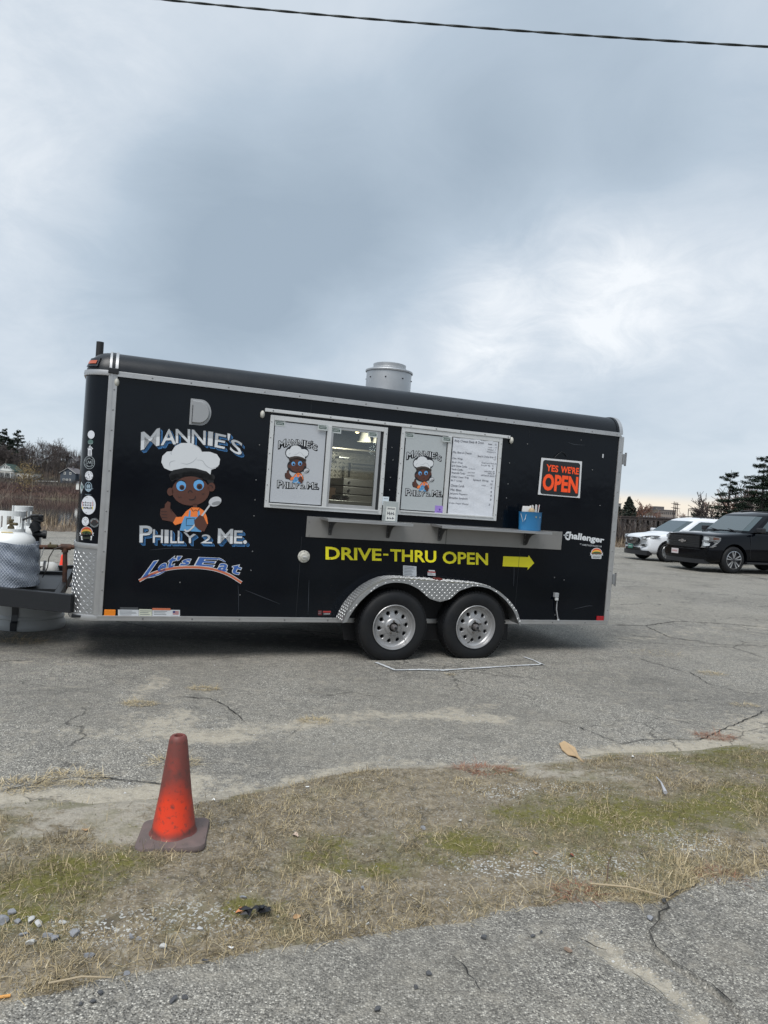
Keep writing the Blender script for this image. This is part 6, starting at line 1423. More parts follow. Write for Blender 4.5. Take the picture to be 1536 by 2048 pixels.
# grey tub under the tongue
tb0 = ground(28, 1262); g = empty('grey_tub', (tb0[0], tb0[1] + .30, 0)); tub_m = P('tub_grey', (.36, .37, .37), .5, var=(5, .4, (.28, .28, .27)))
r = .335; H = .37
MB().lathe([(r - .02, .0), (r - .006, .0), (r, .015), (r - .002, .06), (r - .018, .085), (r - .020, .10), (r - .012, .108), (r - .015, .125), (r - .028, .14), (r - .022, .30), (r - .015, .315), (r - .020, .33), (r - .026, H), (r - .05, H + .01), (0, H + .012)], 56).build('tub_body', tub_m, g)
def tubp(px0, px1, z0, z1, name, m, out):
    mb = MB(); V = []; a0 = math.atan2(ground(px0, 1262)[1] - (tb0[1] + .30), ground(px0, 1262)[0] - tb0[0]); a1 = math.atan2(ground(px1, 1262)[1] - (tb0[1] + .30), ground(px1, 1262)[0] - tb0[0]); n = 6; pr = [(r + out, z0), (r + out, .08), (r + out - .012, .10), (r + out - .02, .16), (r + out - .015, .31), (r + out - .015, z1)]
    for rr, z in pr:
        for i in range(n): a = a0 + (a1 - a0) * i / (n - 1); V.append((rr * math.cos(a), rr * math.sin(a), z))
    mb.add(V, [(j * n + i, j * n + i + 1, (j + 1) * n + i + 1, (j + 1) * n + i) for j in range(5) for i in range(n - 1)]); return mb.build(name, m, g, fix=False)
tubp(23, 37, .004, .40, 'tape_band', black_v, .004); tag(g, 'upturned grey plastic tub with a black tape band under the trailer tongue', 'tub')

# ---- sign, bucket and card box
sg = [P2T(1082, 915.5), P2T(1163, 923), P2T(1158.5, 996), P2T(1075, 989)]
ox, oz = sg[0][0], sg[3][1]; g = empty('open_sign', T2W(ox, -.006, oz)); g.rotation_euler = trailer.matrix_world.to_euler(); S = lambda p: (p[0] - ox, p[1] - oz)
q = [S(p) for p in sg]
def sgn(u, v_, off): tl, tr_, br, bl = [np.array(p) for p in q]; p = (tl * (1 - u) + tr_ * u) * (1 - v_) + (bl * (1 - u) + br * u) * v_; return (p[0], -off, p[1])
mb = MB(); V = []; nn = 8
for o_ in (.004, .0):
    for j in range(nn + 1):
        for i in range(nn + 1): V.append(sgn(i / nn, j / nn, o_))
m_ = nn + 1; F = [(j * m_ + i, (j + 1) * m_ + i, (j + 1) * m_ + i + 1, j * m_ + i + 1) for j in range(nn) for i in range(nn)]
F += [tuple(x + m_ * m_ for x in f[::-1]) for f in F]; mb.add(V, F); mb.build('sign_board', P('sign_white', (.60, .61, .62), .45), g, fix=False)
def dsign(off): d = Decal(sgn); d.off = off; return d
rp = []
for cx, cy, a0 in ((.10, .12, math.pi), (.90, .12, 1.5 * math.pi), (.90, .90, 0), (.10, .90, .5 * math.pi)):
    for i in range(6): a = a0 + math.pi / 2 * i / 5; rp.append((cx + .055 * math.cos(a), cy + .07 * math.sin(a)))
d = dsign(.006); cen = (.5, .5); V = [cen] + rp; n = len(rp); F = [(0, 1 + i, 1 + (i + 1) % n) for i in range(n)]
V2 = [cen] + [((x + .5) / 2, (y + .5) / 2) for x, y in rp] + rp; F2 = [(0, 1 + i, 1 + (i + 1) % n) for i in range(n)] + [(1 + i, 1 + (i + 1) % n, 1 + n + (i + 1) % n, 1 + n + i) for i in range(n)]
d.raw(V2, F2); d.build('sign_field', P('sign_black', (.012, .012, .014), .4), g)
sign_or = P('sign_orange', (.95, .085, .012), .45)
for wd_, x0, x1, y0, y1, bo in (("YES", .14, .415, .17, .34, .028), ("WE'RE", .49, .925, .175, .35, .028), ("OPEN", .09, .915, .44, .85, .040)):
    d = dsign(.0085); V, F = glyph(wd_, 0.); d.text(wd_, [(x0, y0), (x1, y0 + .012), (x1, y1 + .012), (x0, y1)], bo, bb=(V.min(0), V.max(0))); d.build('sign_lettering', sign_or, g)
tag(g, 'black sign with orange letters reading YES WE\'RE OPEN on the trailer side', 'sign')

bx0, bx1 = P2T(1038.5, 1055, .16)[0], P2T(1082, 1058, .16)[0]; bz1 = P2T(1060, 1024, .2)[1]
g = empty('blue_bucket', T2W((bx0 + bx1) / 2, -.15, shelf_z + .004)); g.rotation_euler = (0, 0, TYAW + .1); r = (bx1 - bx0) / 2; H = bz1 - shelf_z - .004
mb = MB(); pr = [(r * .93, 0), (r * .97, H * .5), (r * 1.0, H - .006), (r * 1.03, H), (r * .98, H), (r * .94, .01)]
n = 40; V = []
for rr, z in pr:
    for k_ in range(n): a = 6.28319 * k_ / n; V.append((rr * math.cos(a), .72 * rr * math.sin(a), z))
mb.add(V, [(i * n + k_, i * n + (k_ + 1) % n, (i + 1) * n + (k_ + 1) % n, (i + 1) * n + k_) for i in range(len(pr) - 1) for k_ in range(n)] + [tuple(range(n))[::-1]], True)
bk = mb.build('bucket_body', P('bucket_blue', (.018, .145, .32), .4), g, fix=False)
MB().tube([(-r * 1.0, -.01, H - .02), (-r * 1.06, -.03, H * .8), (-r * 1.0, -.05, H * .45), (-r * .85, -.06, H * .62), (-r * .75, -.055, H * .85)], .003, 6).build('handle', P('wire_silver', (.5, .5, .5), .3, metal=.8), g)
for xx, m in ((0.0, P('gold_stud', (.5, .38, .12), .4)), (.055, card_m)):
    d = Decal(lambda u, z, off: (u, -.72 * math.sqrt(max(r * r - u * u, 0)) - .002 - off, z)); pts = []
    for i in range(10): a = math.pi / 2 + i * math.pi / 5; rr = .011 if i % 2 == 0 else .005; pts.append((xx + rr * math.cos(a), H * .74 + rr * math.sin(a)))
    d.poly(pts); d.build('star', m, g)
tag(g, 'blue metal bucket standing on the right counter shelf', 'bucket')
W_ = T2W((bx0 + bx1) / 2, -.15, shelf_z + .004); nap_m = P('napkin', (.66, .65, .64), .8, bump=(40, .4, .004))
g = empty('napkin_stack', W_ + Vector((-.035, 0, .01))); g.rotation_euler = (0, 0, TYAW); tag(g, 'white paper napkins sticking out of the left of the blue bucket', 'napkins')
for i in range(5): o = MB().box(-.06, .03, -.03 + i * .012, -.022 + i * .012, 0, H + .045 - i * .004).build('napkin', nap_m, g, bevel=.002); o.rotation_euler = (.03 * i, 0, .05 * (i - 2))
g = empty('cutlery_bundle', W_ + Vector((.05, .02, .01))); g.rotation_euler = (0, 0, TYAW); tag(g, 'white wrapped forks and straws upright at the right in the blue bucket', 'cutlery')
for i in range(8):
    o = MB().box(-.006, .006, -.003, .003, 0, H + .055 + (i % 3) * .006).build('wrapped_fork', nap_m if i != 7 else P('ketchup', (.25, .04, .04), .5), g); o.location = (-.028 + i * .011, .01 * (i % 2), 0); o.rotation_euler = (.08 * (i % 3 - 1), .05 * (i - 4) * .4, .2 * i)
g = MB().lathe([(0, 0), (.028, .01), (.032, .03), (.022, .05), (.006, .056), (0, .075)], 16).build('paper_cup', P('tan_cup', (.40, .30, .18), .7)); g.location = W_ + Vector((.0, -.055, H - .018)); tag(g, 'small tan dispenser peeking over the bucket rim', 'dispenser')
bxa, bxb = P2T(771, 1030, .12)[0], P2T(795.5, 1030, .12)[0]; bzt = P2T(783, 1003, .12)[1]
bl = empty('tip_box', T2W(bxa, -.12, shelf_z + .005)); bl.rotation_euler = trailer.matrix_world.to_euler(); w = bxb - bxa; H = bzt - shelf_z - .005
MB().box(0, w, 0, .09, 0, H).build('box_body', P('box_clear_grey', (.34, .37, .37), .25, spec=.6), bl, bevel=.004); MB().box(.004, w * .80, -.002, -.0008, .008, H * .74).build('box_card', P('card_bright', (.60, .61, .58), .6), bl)
for wd_, y0, y1 in (('IF YOU R', .70, .58), ('MILD', .50, .30), ('HOT', .24, .10)):
    d = Decal(lambda u, v_, off: (.004 + u * (w * .78), -.003, H * v_)); marks(d, [(.10, y0), (.92, y0), (.88, y1), (.12, y1)], len(wd_), len(wd_)); d.build('card_writing', ink, bl)
tag(bl, 'small clear grey box with a handwritten card on the left shelf between the windows', 'box')
cd = MB().box(0, .062, 0, .003, 0, .08).build('notice_card', P('card_pale_blue', (.56, .62, .66), .5)); xx, z = P2T(764, 1010, .02); cd.location = T2W(xx, -.026, z); cd.rotation_euler = trailer.matrix_world.to_euler(); tag(cd, 'white printed card at the lower right corner of the first serving window', 'card')
d = Decal(lambda u, v_, off: (u, -.001, v_)); d.text('SQUARE', [(.012, .066), (.05, .066), (.05, .056), (.012, .056)]); d.poly([(.008, .03), (.018, .03), (.018, .04), (.008, .04)]); d.build('card_print', ink, cd)

# ---- traffic cones
def cone(gx, gy, z, h, br, label, m, mb_, rz, base_m):
    g = empty('traffic_cone', (gx, gy, z)); g.rotation_euler = (0, 0, rz); n = 48
    t0 = .030; rt = h * .072; rb = h * .205
    body = MB().lathe([(rb + .012, t0 - .006), (rb + .004, t0 + .004), (rb, t0 + .014), (rb * .62 + rt * .38, h * .42), (rt + .006, h - .02), (rt + .002, h - .006), (rt - .004, h), (rt * .55, h - .001), (rt * .45, h - .012), (rb * .5, t0 + .05)], n).build('cone_body', m, g)
    bs = []; c_2 = br * .30
    for qx, qy, a0 in ((br - c_2, br - c_2, 0), (-br + c_2, br - c_2, math.pi / 2), (-br + c_2, -br + c_2, math.pi), (br - c_2, -br + c_2, 1.5 * math.pi)):
        for i in range(7): a = a0 + math.pi / 2 * i / 6; bs.append((qx + c_2 * math.cos(a), qy + c_2 * math.sin(a)))
    nb = len(bs); V = []
    for sc_, zz2 in ((.97, .0), (1.0, .006), (1.0, .016), (.975, .024), (.70, .029), (.60, .031)): V += [(x * sc_, y * sc_, zz2 + .0035 * math.sin(5 * x / br + 3 * y / br)) for x, y in bs]
    F = [(r * nb + i, r * nb + (i + 1) % nb, (r + 1) * nb + (i + 1) % nb, (r + 1) * nb + i) for r in range(5) for i in range(nb)] + [tuple(5 * nb + i for i in range(nb)), tuple(range(nb))[::-1]]
    MB().add(V, F, True).build('cone_base', base_m, g)
    tag(g, label, 'traffic cone'); return g
cm = bpy.data.materials.new('weathered_cone'); cm.use_nodes = True; t = cm.node_tree; K = t.links.new; bs_ = t.nodes['Principled BSDF']; bs_.inputs['Roughness'].default_value = .55
tcn = t.nodes.new('ShaderNodeTexCoord'); sp = t.nodes.new('ShaderNodeSeparateXYZ'); K(tcn.outputs['Object'], sp.inputs[0])
nz1 = t.nodes.new('ShaderNodeTexNoise'); nz1.inputs['Scale'].default_value = 9; nz1.inputs['Detail'].default_value = 6; K(tcn.outputs['Object'], nz1.inputs['Vector'])
nz2 = t.nodes.new('ShaderNodeTexNoise'); nz2.inputs['Scale'].default_value = 55; nz2.inputs['Detail'].default_value = 4; K(tcn.outputs['Object'], nz2.inputs['Vector'])
m1_ = t.nodes.new('ShaderNodeMapRange'); K(sp.outputs[2], m1_.inputs[0]); m1_.inputs[1].default_value = .15; m1_.inputs[2].default_value = .27; m1_.inputs[3].default_value = 0; m1_.inputs[4].default_value = 1
ad = t.nodes.new('ShaderNodeMath'); ad.operation = 'MULTIPLY_ADD'; K(nz1.outputs[0], ad.inputs[0]); ad.inputs[1].default_value = 1.5; ad.inputs[2].default_value = -.75
a2 = t.nodes.new('ShaderNodeMath'); a2.operation = 'ADD'; K(ad.outputs[0], a2.inputs[0]); K(m1_.outputs[0], a2.inputs[1])
# grime also gathers on the flanks and along the foot
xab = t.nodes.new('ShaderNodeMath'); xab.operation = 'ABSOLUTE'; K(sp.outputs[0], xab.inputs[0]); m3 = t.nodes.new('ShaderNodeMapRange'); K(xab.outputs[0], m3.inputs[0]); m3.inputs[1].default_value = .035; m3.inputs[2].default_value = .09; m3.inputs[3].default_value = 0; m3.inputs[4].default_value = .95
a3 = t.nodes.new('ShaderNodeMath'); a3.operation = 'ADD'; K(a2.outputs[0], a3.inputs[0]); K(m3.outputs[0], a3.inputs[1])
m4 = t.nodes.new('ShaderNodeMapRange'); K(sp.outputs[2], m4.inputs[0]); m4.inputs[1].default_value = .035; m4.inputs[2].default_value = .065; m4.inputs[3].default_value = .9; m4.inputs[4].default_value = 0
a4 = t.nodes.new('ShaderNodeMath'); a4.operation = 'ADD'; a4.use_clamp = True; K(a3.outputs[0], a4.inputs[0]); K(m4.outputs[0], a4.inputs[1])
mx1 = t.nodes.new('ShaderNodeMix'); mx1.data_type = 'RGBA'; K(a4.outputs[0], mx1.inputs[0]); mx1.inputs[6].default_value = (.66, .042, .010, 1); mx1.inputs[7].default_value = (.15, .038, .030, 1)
m2_ = t.nodes.new('ShaderNodeMapRange'); K(nz2.outputs[0], m2_.inputs[0]); m2_.inputs[1].default_value = .56; m2_.inputs[2].default_value = .72; m2_.inputs[4].default_value = .75
mx2 = t.nodes.new('ShaderNodeMix'); mx2.data_type = 'RGBA'; K(m2_.outputs[0], mx2.inputs[0]); K(mx1.outputs[2], mx2.inputs[6]); mx2.inputs[7].default_value = (.07, .035, .03, 1); K(mx2.outputs[2], bs_.inputs['Base Color'])
base_m = P('cone_base_rubber', (.105, .085, .080), .8, var=(14, .8, (.16, .11, .10)), bump=(60, .3, .002))
gx, gy = ground(347, 1664, .05)
cscale = (at_depth(363, 1466, gy)[2] - .035)
cone(gx, gy, .024, cscale, .134, 'tall weathered orange traffic cone with grimy base on the verge', cm, None, .16, base_m)
gx, gy = ground(125, 1172); cone(gx, gy, 0, .46, .14, 'bright red orange cone behind the trailer tongue', P('bright_cone', (.85, .05, .02), .5), None, .3, dark_metal)

# ---- overhead cable: two strands twisted together
A = np.array(at_depth(200, -14, 8.6)); B = np.array(at_depth(1600, 97, 8.0)); dirv = (B - A); 
def wire(ph, r, name, parent=None):
    pts = []
    for i in range(421):
        t = -1.2 + 3.4 * i / 420; p = A + dirv * t; sag = .22 * ((t - .5) ** 2 - .25); a = t * 75 + ph
        pts.append((p[0], p[1] + .0055 * math.cos(a), p[2] + sag + .0055 * math.sin(a)))
    return MB().tube(pts, r, 6).build(name, P('cable_black', (.02, .028, .028), .6), parent, fix=False)
w0 = wire(0, .0085, 'overhead_cable'); tag(w0, 'black twisted overhead cable crossing the sky', 'cable'); wire(math.pi, .0085, 'strand', w0)
# ------------------------------------------------------------------ vegetation
def segs_to_mesh(name, segs, m, parent=None, sides=4, loc=None):
    S = np.array([[*a, *b_, r0, r1] for a, b_, r0, r1 in segs], dtype=float)
    A, B, r0, r1 = S[:, :3], S[:, 3:6], S[:, 6], S[:, 7]; d = B - A; d /= np.linalg.norm(d, axis=1, keepdims=True) + 1e-9
    ref = np.where(np.abs(d[:, 2:3]) > .9, np.array([[1., 0, 0]]), np.array([[0, 0, 1.]])); u = np.cross(d, ref); u /= np.linalg.norm(u, axis=1, keepdims=True); w = np.cross(d, u)
    n = len(S); V = np.zeros((n, 2 * sides, 3))
    for k_ in range(sides):
        a = 2 * math.pi * k_ / sides; o = u * math.cos(a) + w * math.sin(a); V[:, k_] = A + o * r0[:, None]; V[:, sides + k_] = B + o * r1[:, None]
    q = np.array([[k_, (k_ + 1) % sides, sides + (k_ + 1) % sides, sides + k_] for k_ in range(sides)])
    F = (np.arange(n)[:, None, None] * 2 * sides + q[None]).reshape(-1, 4)
    me = bpy.data.meshes.new(name); me.vertices.add(n * 2 * sides); me.vertices.foreach_set('co', V.ravel()); me.loops.add(len(F) * 4); me.polygons.add(len(F))
    me.loops.foreach_set('vertex_index', F.ravel().astype(np.int32)); me.polygons.foreach_set('loop_start', (np.arange(len(F)) * 4).astype(np.int32)); me.update(calc_edges=True)
    return link(name, me, m, parent, loc)
def bare_segments(H, seed, spread=1., thick=1., levels=5, twig=.035, droop=0.):
    r = random.Random(seed); tr_, cr_ = [], []
    def grow(p, d, L_, rad, lv):
        steps = 3; q = Vector(p); dd = Vector(d)
        for i in range(steps):
            nd = (dd + Vector((r.gauss(0, .12), r.gauss(0, .12), r.gauss(.04, .08) - droop * (lv > 2)))).normalized(); e_ = q + nd * L_ / steps
            r2 = rad * (1 - .28 / steps * (1)); (tr_ if lv <= 1 else cr_).append((tuple(q), tuple(e_), max(rad, twig), max(r2, twig))); q, dd, rad = e_, nd, r2
            if lv > 0 and lv < levels and i < steps - 1 and r.random() < .75: side_(q, dd, L_ * r.uniform(.45, .7), rad * .55, lv + 1)
        if lv < levels:
            for _ in range(2 if lv else 4): side_(q, dd, L_ * r.uniform(.62, .85), rad * .68, lv + 1, .55)
    def side_(q, dd, L_, rad, lv, k_=.8):
        ax = Vector((r.gauss(0, 1), r.gauss(0, 1), r.gauss(0, .5))); ax = (ax - dd * ax.dot(dd)).normalized(); nd = (dd + ax * k_ * spread * r.uniform(.6, 1.3)).normalized(); grow(q, nd, L_, rad, lv)
    grow((0, 0, 0), (0, 0, 1), H * .28, H * .017 * thick, 0); return tr_, cr_
bark_far = P('bark_grey', (.085, .070, .062), .9); twig_far = P('twigs_brown', (.085, .070, .066), .9); twig_warm = P('twigs_warm', (.20, .105, .075), .9); twig_pale = P('twigs_pale', (.26, .22, .17), .9)
def bare_tree(x, y, H, seed, label, group=None, m=twig_far, spread=1., thick=1., twig=.035, levels=5, z=None, name='bare_tree', droop=0.):
    z = float(land_z(np.array(x), np.array(y))) if z is None else z; g = empty(name, (x, y, z - .2)); tr_, cr_ = bare_segments(H, seed, spread, thick, levels, twig, droop)
    segs_to_mesh('trunk', tr_, bark_far, g, 5); segs_to_mesh('crown', cr_, m, g, 3); tag(g, label, 'tree', group); return g
def leaf_cloud(name, C, size, m, parent=None, stretch=(1, 1, 1), tint=None):
    n = len(C); a = rng.uniform(0, 6.283, (n, 3)); u = rng.normal(size=(n, 3)); u /= np.linalg.norm(u, axis=1, keepdims=True); w = np.cross(u, rng.normal(size=(n, 3))); w /= np.linalg.norm(w, axis=1, keepdims=True)
    s = np.asarray(size)[:, None] * rng.uniform(.6, 1.3, (n, 1)); st = np.array(stretch)[None]
    V = np.stack([C - u * s * st, C + w * s * .45 * st, C + u * s * st, C - w * s * .45 * st], 1)
    me = bpy.data.meshes.new(name); me.vertices.add(n * 4); me.vertices.foreach_set('co', V.ravel()); me.loops.add(n * 4); me.polygons.add(n); me.loops.foreach_set('vertex_index', np.arange(n * 4, dtype=np.int32)); me.polygons.foreach_set('loop_start', (np.arange(n) * 4).astype(np.int32)); me.update(calc_edges=True)
    at = me.attributes.new('tint', 'FLOAT', 'POINT'); at.data.foreach_set('value', np.repeat(rng.random(n) if tint is None else tint, 4).astype(np.float32)); return link(name, me, m, parent)
needle_m = P('pine_needles', (.03, .05, .03), .85, spec=.2, vcol=[(.012, .022, .016), (.026, .042, .028), (.045, .062, .040)])
def pine(x, y, H, W_, seed, label, z=None, start=.25, dens=1., zs=.2, shape='round', group=None, whorls=15, nsz=.16, gap=.25, m=needle_m, up_=.12):
    z = float(land_z(np.array(x), np.array(y))) if z is None else z; g = empty('pine_tree', (x, y, z - .2)); r = random.Random(seed)
    segs_to_mesh('trunk', [((0, 0, H * i / 8), (.1 * math.sin(i), 0, H * (i + 1) / 8), .02 * H * (1 - i / 9), .02 * H * (1 - (i + 1) / 9)) for i in range(8)], bark_far, g, 8)
    C = []; sz = []; br = []
    for k_ in range(whorls):
        t = start + (1 - start) * (k_ + r.uniform(-.45, .45)) / whorls; t = min(max(t, start), .985); zc = H * t; prof = math.sin(min(1, (1 - t) / (1 - start) * 1.25 + .08) * math.pi / 2) ** .8 if shape == 'round' else (1 - t) / (1 - start) * .95 + .05; nb = r.randint(4, 6); a0 = r.uniform(0, 6.3)
        for b_ in range(nb):
            if r.random() < gap: continue
            a = a0 + b_ * 6.283 / nb + r.gauss(0, .25); L_ = W_ * prof * r.uniform(.55, 1.12); zj = zc + r.uniform(-.45, .45) * H * (1 - start) / whorls; q0 = Vector((0, 0, zj)); q1 = Vector((math.cos(a) * L_, math.sin(a) * L_, zj + L_ * r.uniform(-.12, up_ * 2.6))); br.append((tuple(q0), tuple(q1), .006 * H * (1.1 - t), .004 * H * .4))
            n = int(L_ * 62 * dens)
            for _ in range(n):
                f = r.uniform(.25, 1.05) ** .8; p = q0.lerp(q1, f); wd = (.07 + .15 * math.sin(f * 3)) * L_ * .75; C.append((p.x + r.gauss(0, wd), p.y + r.gauss(0, wd), p.z + r.gauss(.03, zs))); sz.append(nsz * r.uniform(.7, 1.4))
    segs_to_mesh('branches', br, bark_far, g, 4); C = np.array(C); leaf_cloud('crown', C, np.array(sz), m, g, (1, 1, .4)); tag(g, label, 'tree', group); return g
def place(px, py, D_): p = at_depth(px, py, D_); return p[0], p[1]
def top_h(px, py, D_, zbase): return at_depth(px, py, D_)[2] - zbase
def lz(x, y): return float(land_z(np.array(float(x)), np.array(float(y))))
# left hill: pines and bare trees on the skyline
for px, D_, top, W_, sd_, lb in ((6, 318, 856, 3.6, 3, 'dark pine at the far left of the hill skyline'), (34, 322, 858, 3.4, 8, 'taller layered pine right of the dark one on the hill'), (-14, 325, 850, 4.0, 5, 'pine half outside the left picture edge on the hill'), (18, 330, 875, 3.0, 9, 'slim pine between the two hill pines')):
    x, y = place(px, 930, D_); zb_ = lz(x, y); pine(x, y, top_h(px, top, D_, zb_), W_, sd_, lb, dens=1.2, nsz=.30, start=.12, whorls=15, gap=.15)
hill = [(48, 300, 895, 1.), (58, 318, 888, 1.1), (70, 305, 893, .9), (80, 326, 880, 1.1), (88, 312, 874, 1.25), (98, 322, 886, 1.1), (108, 305, 892, 1.), (118, 318, 893, 1.), (128, 330, 900, 1.), (138, 312, 902, 1.), (148, 322, 908, 1.), (158, 315, 912, 1.), (170, 325, 915, 1.), (2, 300, 885, 1.), (16, 298, 895, 1.), (30, 302, 900, 1.), (64, 292, 915, .9), (112, 296, 918, .9), (150, 298, 925, .9), (-15, 300, 890, 1.), (186, 318, 918, 1.)]
desc = ['bare tree with a round crown', 'tall thin bare tree', 'bare grey tree', 'bare dark tree', 'large spreading bare oak']
for i, (px, D_, top, sp) in enumerate(hill):
    x, y = place(px, 930, D_); zb_ = lz(x, y); H = top_h(px, top, D_, zb_) * 1.30
    lb = desc[4] + ' in the middle of the left skyline' if px == 88 else desc[i % 4] + ' on the hill, number %s from the left' % ['thirteen', ''][0] if 0 else None
    where = {48: 'just right of the layered pine', 58: 'second right of the layered pine', 70: 'left of the pale shed on the hill', 80: 'behind the pale shed on the hill', 88: 'in the middle of the left skyline', 98: 'directly right of the large oak', 108: 'above the lawn on the hill', 118: 'left above the blue gabled house', 128: 'over the gable of the blue house', 138: 'behind the blue gabled house', 148: 'beside the grey hilltop house', 158: 'at the trailer edge on the hill', 170: 'hidden mostly by the trailer nose',
             2: 'at the left picture edge below the pines', 16: 'below the dark pine', 30: 'below the layered pine', 64: 'low on the hill over the yellow willow', 112: 'low on the slope between the two houses', 150: 'low on the slope behind the blue house', -15: 'outside the left picture edge', 186: 'behind the trailer nose'}[px]
    bare_tree(x, y, H, 20 + i, (desc[4] if px == 88 else desc[i % 4]) + ' ' + where, 'bare trees on the hill across the pond', twig_far, spread=sp * 1.15, twig=.040, levels=5)
# houses across the pond
def far_house(name, px0, px1, D_, zb_px, eave_px, ridge_px, depth, wall, roof, label, dirx=.25, wins=(), trim=None, gable_front=True):
    a = at_depth(px0, zb_px, D_); b_ = at_depth(px1, zb_px, D_); w = b_[0] - a[0]; zb_ = min(a[2], b_[2]); ze = at_depth((px0 + px1) / 2, eave_px, D_)[2] - zb_; zr_ = at_depth((px0 + px1) / 2, ridge_px, D_)[2] - zb_
    g = empty(name, (a[0], a[1], zb_ - 1.2)); o_ = 1.2; ze += o_; zr_ += o_
    MB().add([(0, 0, 0), (w, 0, 0), (w, 0, ze), (w / 2, 0, zr_), (0, 0, ze), (0, depth, 0), (w, depth, 0), (w, depth, ze), (w / 2, depth, zr_), (0, depth, ze)], [(0, 1, 2, 3, 4), (9, 8, 7, 6, 5), (0, 4, 9, 5), (1, 6, 7, 2)]).build('wall', wall, g)
    for s_ in (0, 1):
        x0, x1 = (-.35, w / 2) if s_ == 0 else (w + .35, w / 2); z0 = ze - (zr_ - ze) * .35 / (w / 2)
        MB().add([(x0, -.3, z0), (x1, -.3, zr_), (x1, depth + .3, zr_), (x0, depth + .3, z0), (x0, -.3, z0 + .22), (x1, -.3, zr_ + .22), (x1, depth + .3, zr_ + .22), (x0, depth + .3, z0 + .22)], [(0, 1, 2, 3), (4, 5, 6, 7), (0, 1, 5, 4), (3, 2, 6, 7), (0, 3, 7, 4)]).build('roof', roof, g)
        if trim: MB().bar((x0, -.34, z0 + .08), (x1, -.34, zr_ + .08), .06, .30, (0, 1, 0)).build('rake_trim', trim, g)
    for (u, v_, ww, hh_) in wins:
        x = u * w; z = v_ * zr_; f = MB().box(x - ww / 2 - .14, x + ww / 2 + .14, -.10, -.01, z - hh_ / 2 - .14, z + hh_ / 2 + .14).build('window', trim or white_far, g); MB().box(x - ww / 2, x + ww / 2, -.13, -.101, z - hh_ / 2, z - .04).build('pane', far_glass, f); MB().box(x - ww / 2, x + ww / 2, -.13, -.101, z + .04, z + hh_ / 2).build('pane', far_glass, f)
    tag(g, label, 'house'); return g, w, ze, zr_
white_far = P('house_white', (.72, .72, .69), .7); far_glass = P('far_glass', (.03, .035, .04), .2)
slate = P('slate_blue_wall', (.060, .075, .095), .7); roof_g = P('grey_roof', (.13, .12, .125), .8); roof_green = P('green_roof', (.035, .065, .055), .7)
g, w, ze, zr_ = far_house('blue_house', 119.7, 150, 283, 967, 946, 936, 9, slate, roof_g, 'slate blue gabled house with white trim across the pond', wins=((.30, .72, .45, .75), (.66, .72, .45, .75), (.25, .38, .5, .45), (.45, .38, .5, .45), (.65, .38, .5, .45)), trim=white_far)
MB().box(w, w + 4, 2, 9, 0, ze - .1).build('side_wing', slate, g); MB().box(-.3, w + .3, -1.1, -.05, .9, 1.05).build('deck', white_far, g); MB().box(w * .55, w * .62, 3, 3.8, zr_ - .8, zr_ + .9).build('chimney', roof_g, g)
for u in (.05, .35, .65, .95): MB().box(u * w - .06, u * w + .06, -1.05, -.95, 0, .9).build('deck_post', white_far, g)
MB().bar((-9, -3, 1.6), (-.4, -1, 2.0), .1, .25).build('ramp', white_far, g)
g, w, ze, zr_ = far_house('white_house', -8, 27, 290, 953, 941, 928, 8, white_far, roof_green, 'white house with a green roof and porch at the left edge across the pond', wins=((.47, .80, .55, .8), (.60, .80, .55, .8), (.72, .80, .55, .8), (.30, .33, .6, .9), (.50, .33, .6, .9), (.68, .33, .6, .9), (.12, .33, .6, .9)), trim=white_far)
MB().box(-.5, w + .6, -2.4, -.4, zr_ * .54, zr_ * .57).build('porch_roof', roof_green, g)
for u in (0, .33, .66, 1): MB().box(u * w - .09, u * w + .09, -2.3, -2.1, 0, zr_ * .54).build('porch_post', white_far, g)
MB().box(w, w + 7.5, 1, 8, 0, ze * .86).build('side_wing', white_far, g); MB().box(w - .2, w + 7.8, .6, 8.4, ze * .861, ze * .9).build('wing_roof', roof_green, g)
for u in (.2, .5, .8): MB().box(w + u * 7.5 - .3, w + u * 7.5 + .3, .94, .99, ze * .3, ze * .62).build('window', far_glass, g)
far_house('pale_shed', 66, 73, 312, 926, 919, 916, 5, white_far, roof_g, 'small pale shed among the bare trees on the hill', trim=None)
far_house('hill_house', 85, 106, 325, 927, 919, 915, 6, P('house_pale_grey', (.36, .38, .40), .7), roof_g, 'long pale house behind the trees on the hill', wins=((.2, .5, .6, .8), (.4, .5, .6, .8), (.6, .5, .6, .8), (.8, .5, .6, .8)), trim=white_far)
far_house('grey_house', 132, 152, 318, 935, 921, 913, 7, P('house_grey', (.23, .24, .26), .7), roof_g, 'grey gabled house high on the hill beside the trailer nose', wins=((.3, .5, .6, .9), (.7, .5, .6, .9)), trim=white_far)
far_house('pale_boathouse', 152, 158, 238, 972, 967, 964, 3, white_far, roof_g, 'tiny white boathouse at the waterline by the trailer nose')
# yellowing willow by the water
x, y = place(44, 985, 236); zb_ = lz(x, y); g = bare_tree(x + .5, y, top_h(44, 925, 236, zb_), 77, 'yellow leaved willow leaning at the pond edge before the white house', None, twig_pale, spread=.7, twig=.05, levels=4, thick=.8, name='willow_tree')
n = 1500; C = rng.normal(size=(n, 3)) * np.array([1.9, 1.6, 2.3]) + np.array([.9, 0, top_h(44, 950, 236, zb_)]); leaf_cloud('foliage', C, np.full(n, .20), P('willow_leaves', (.3, .25, .08), .85, vcol=[(.10, .075, .03), (.24, .17, .07), (.34, .25, .10)]), g)
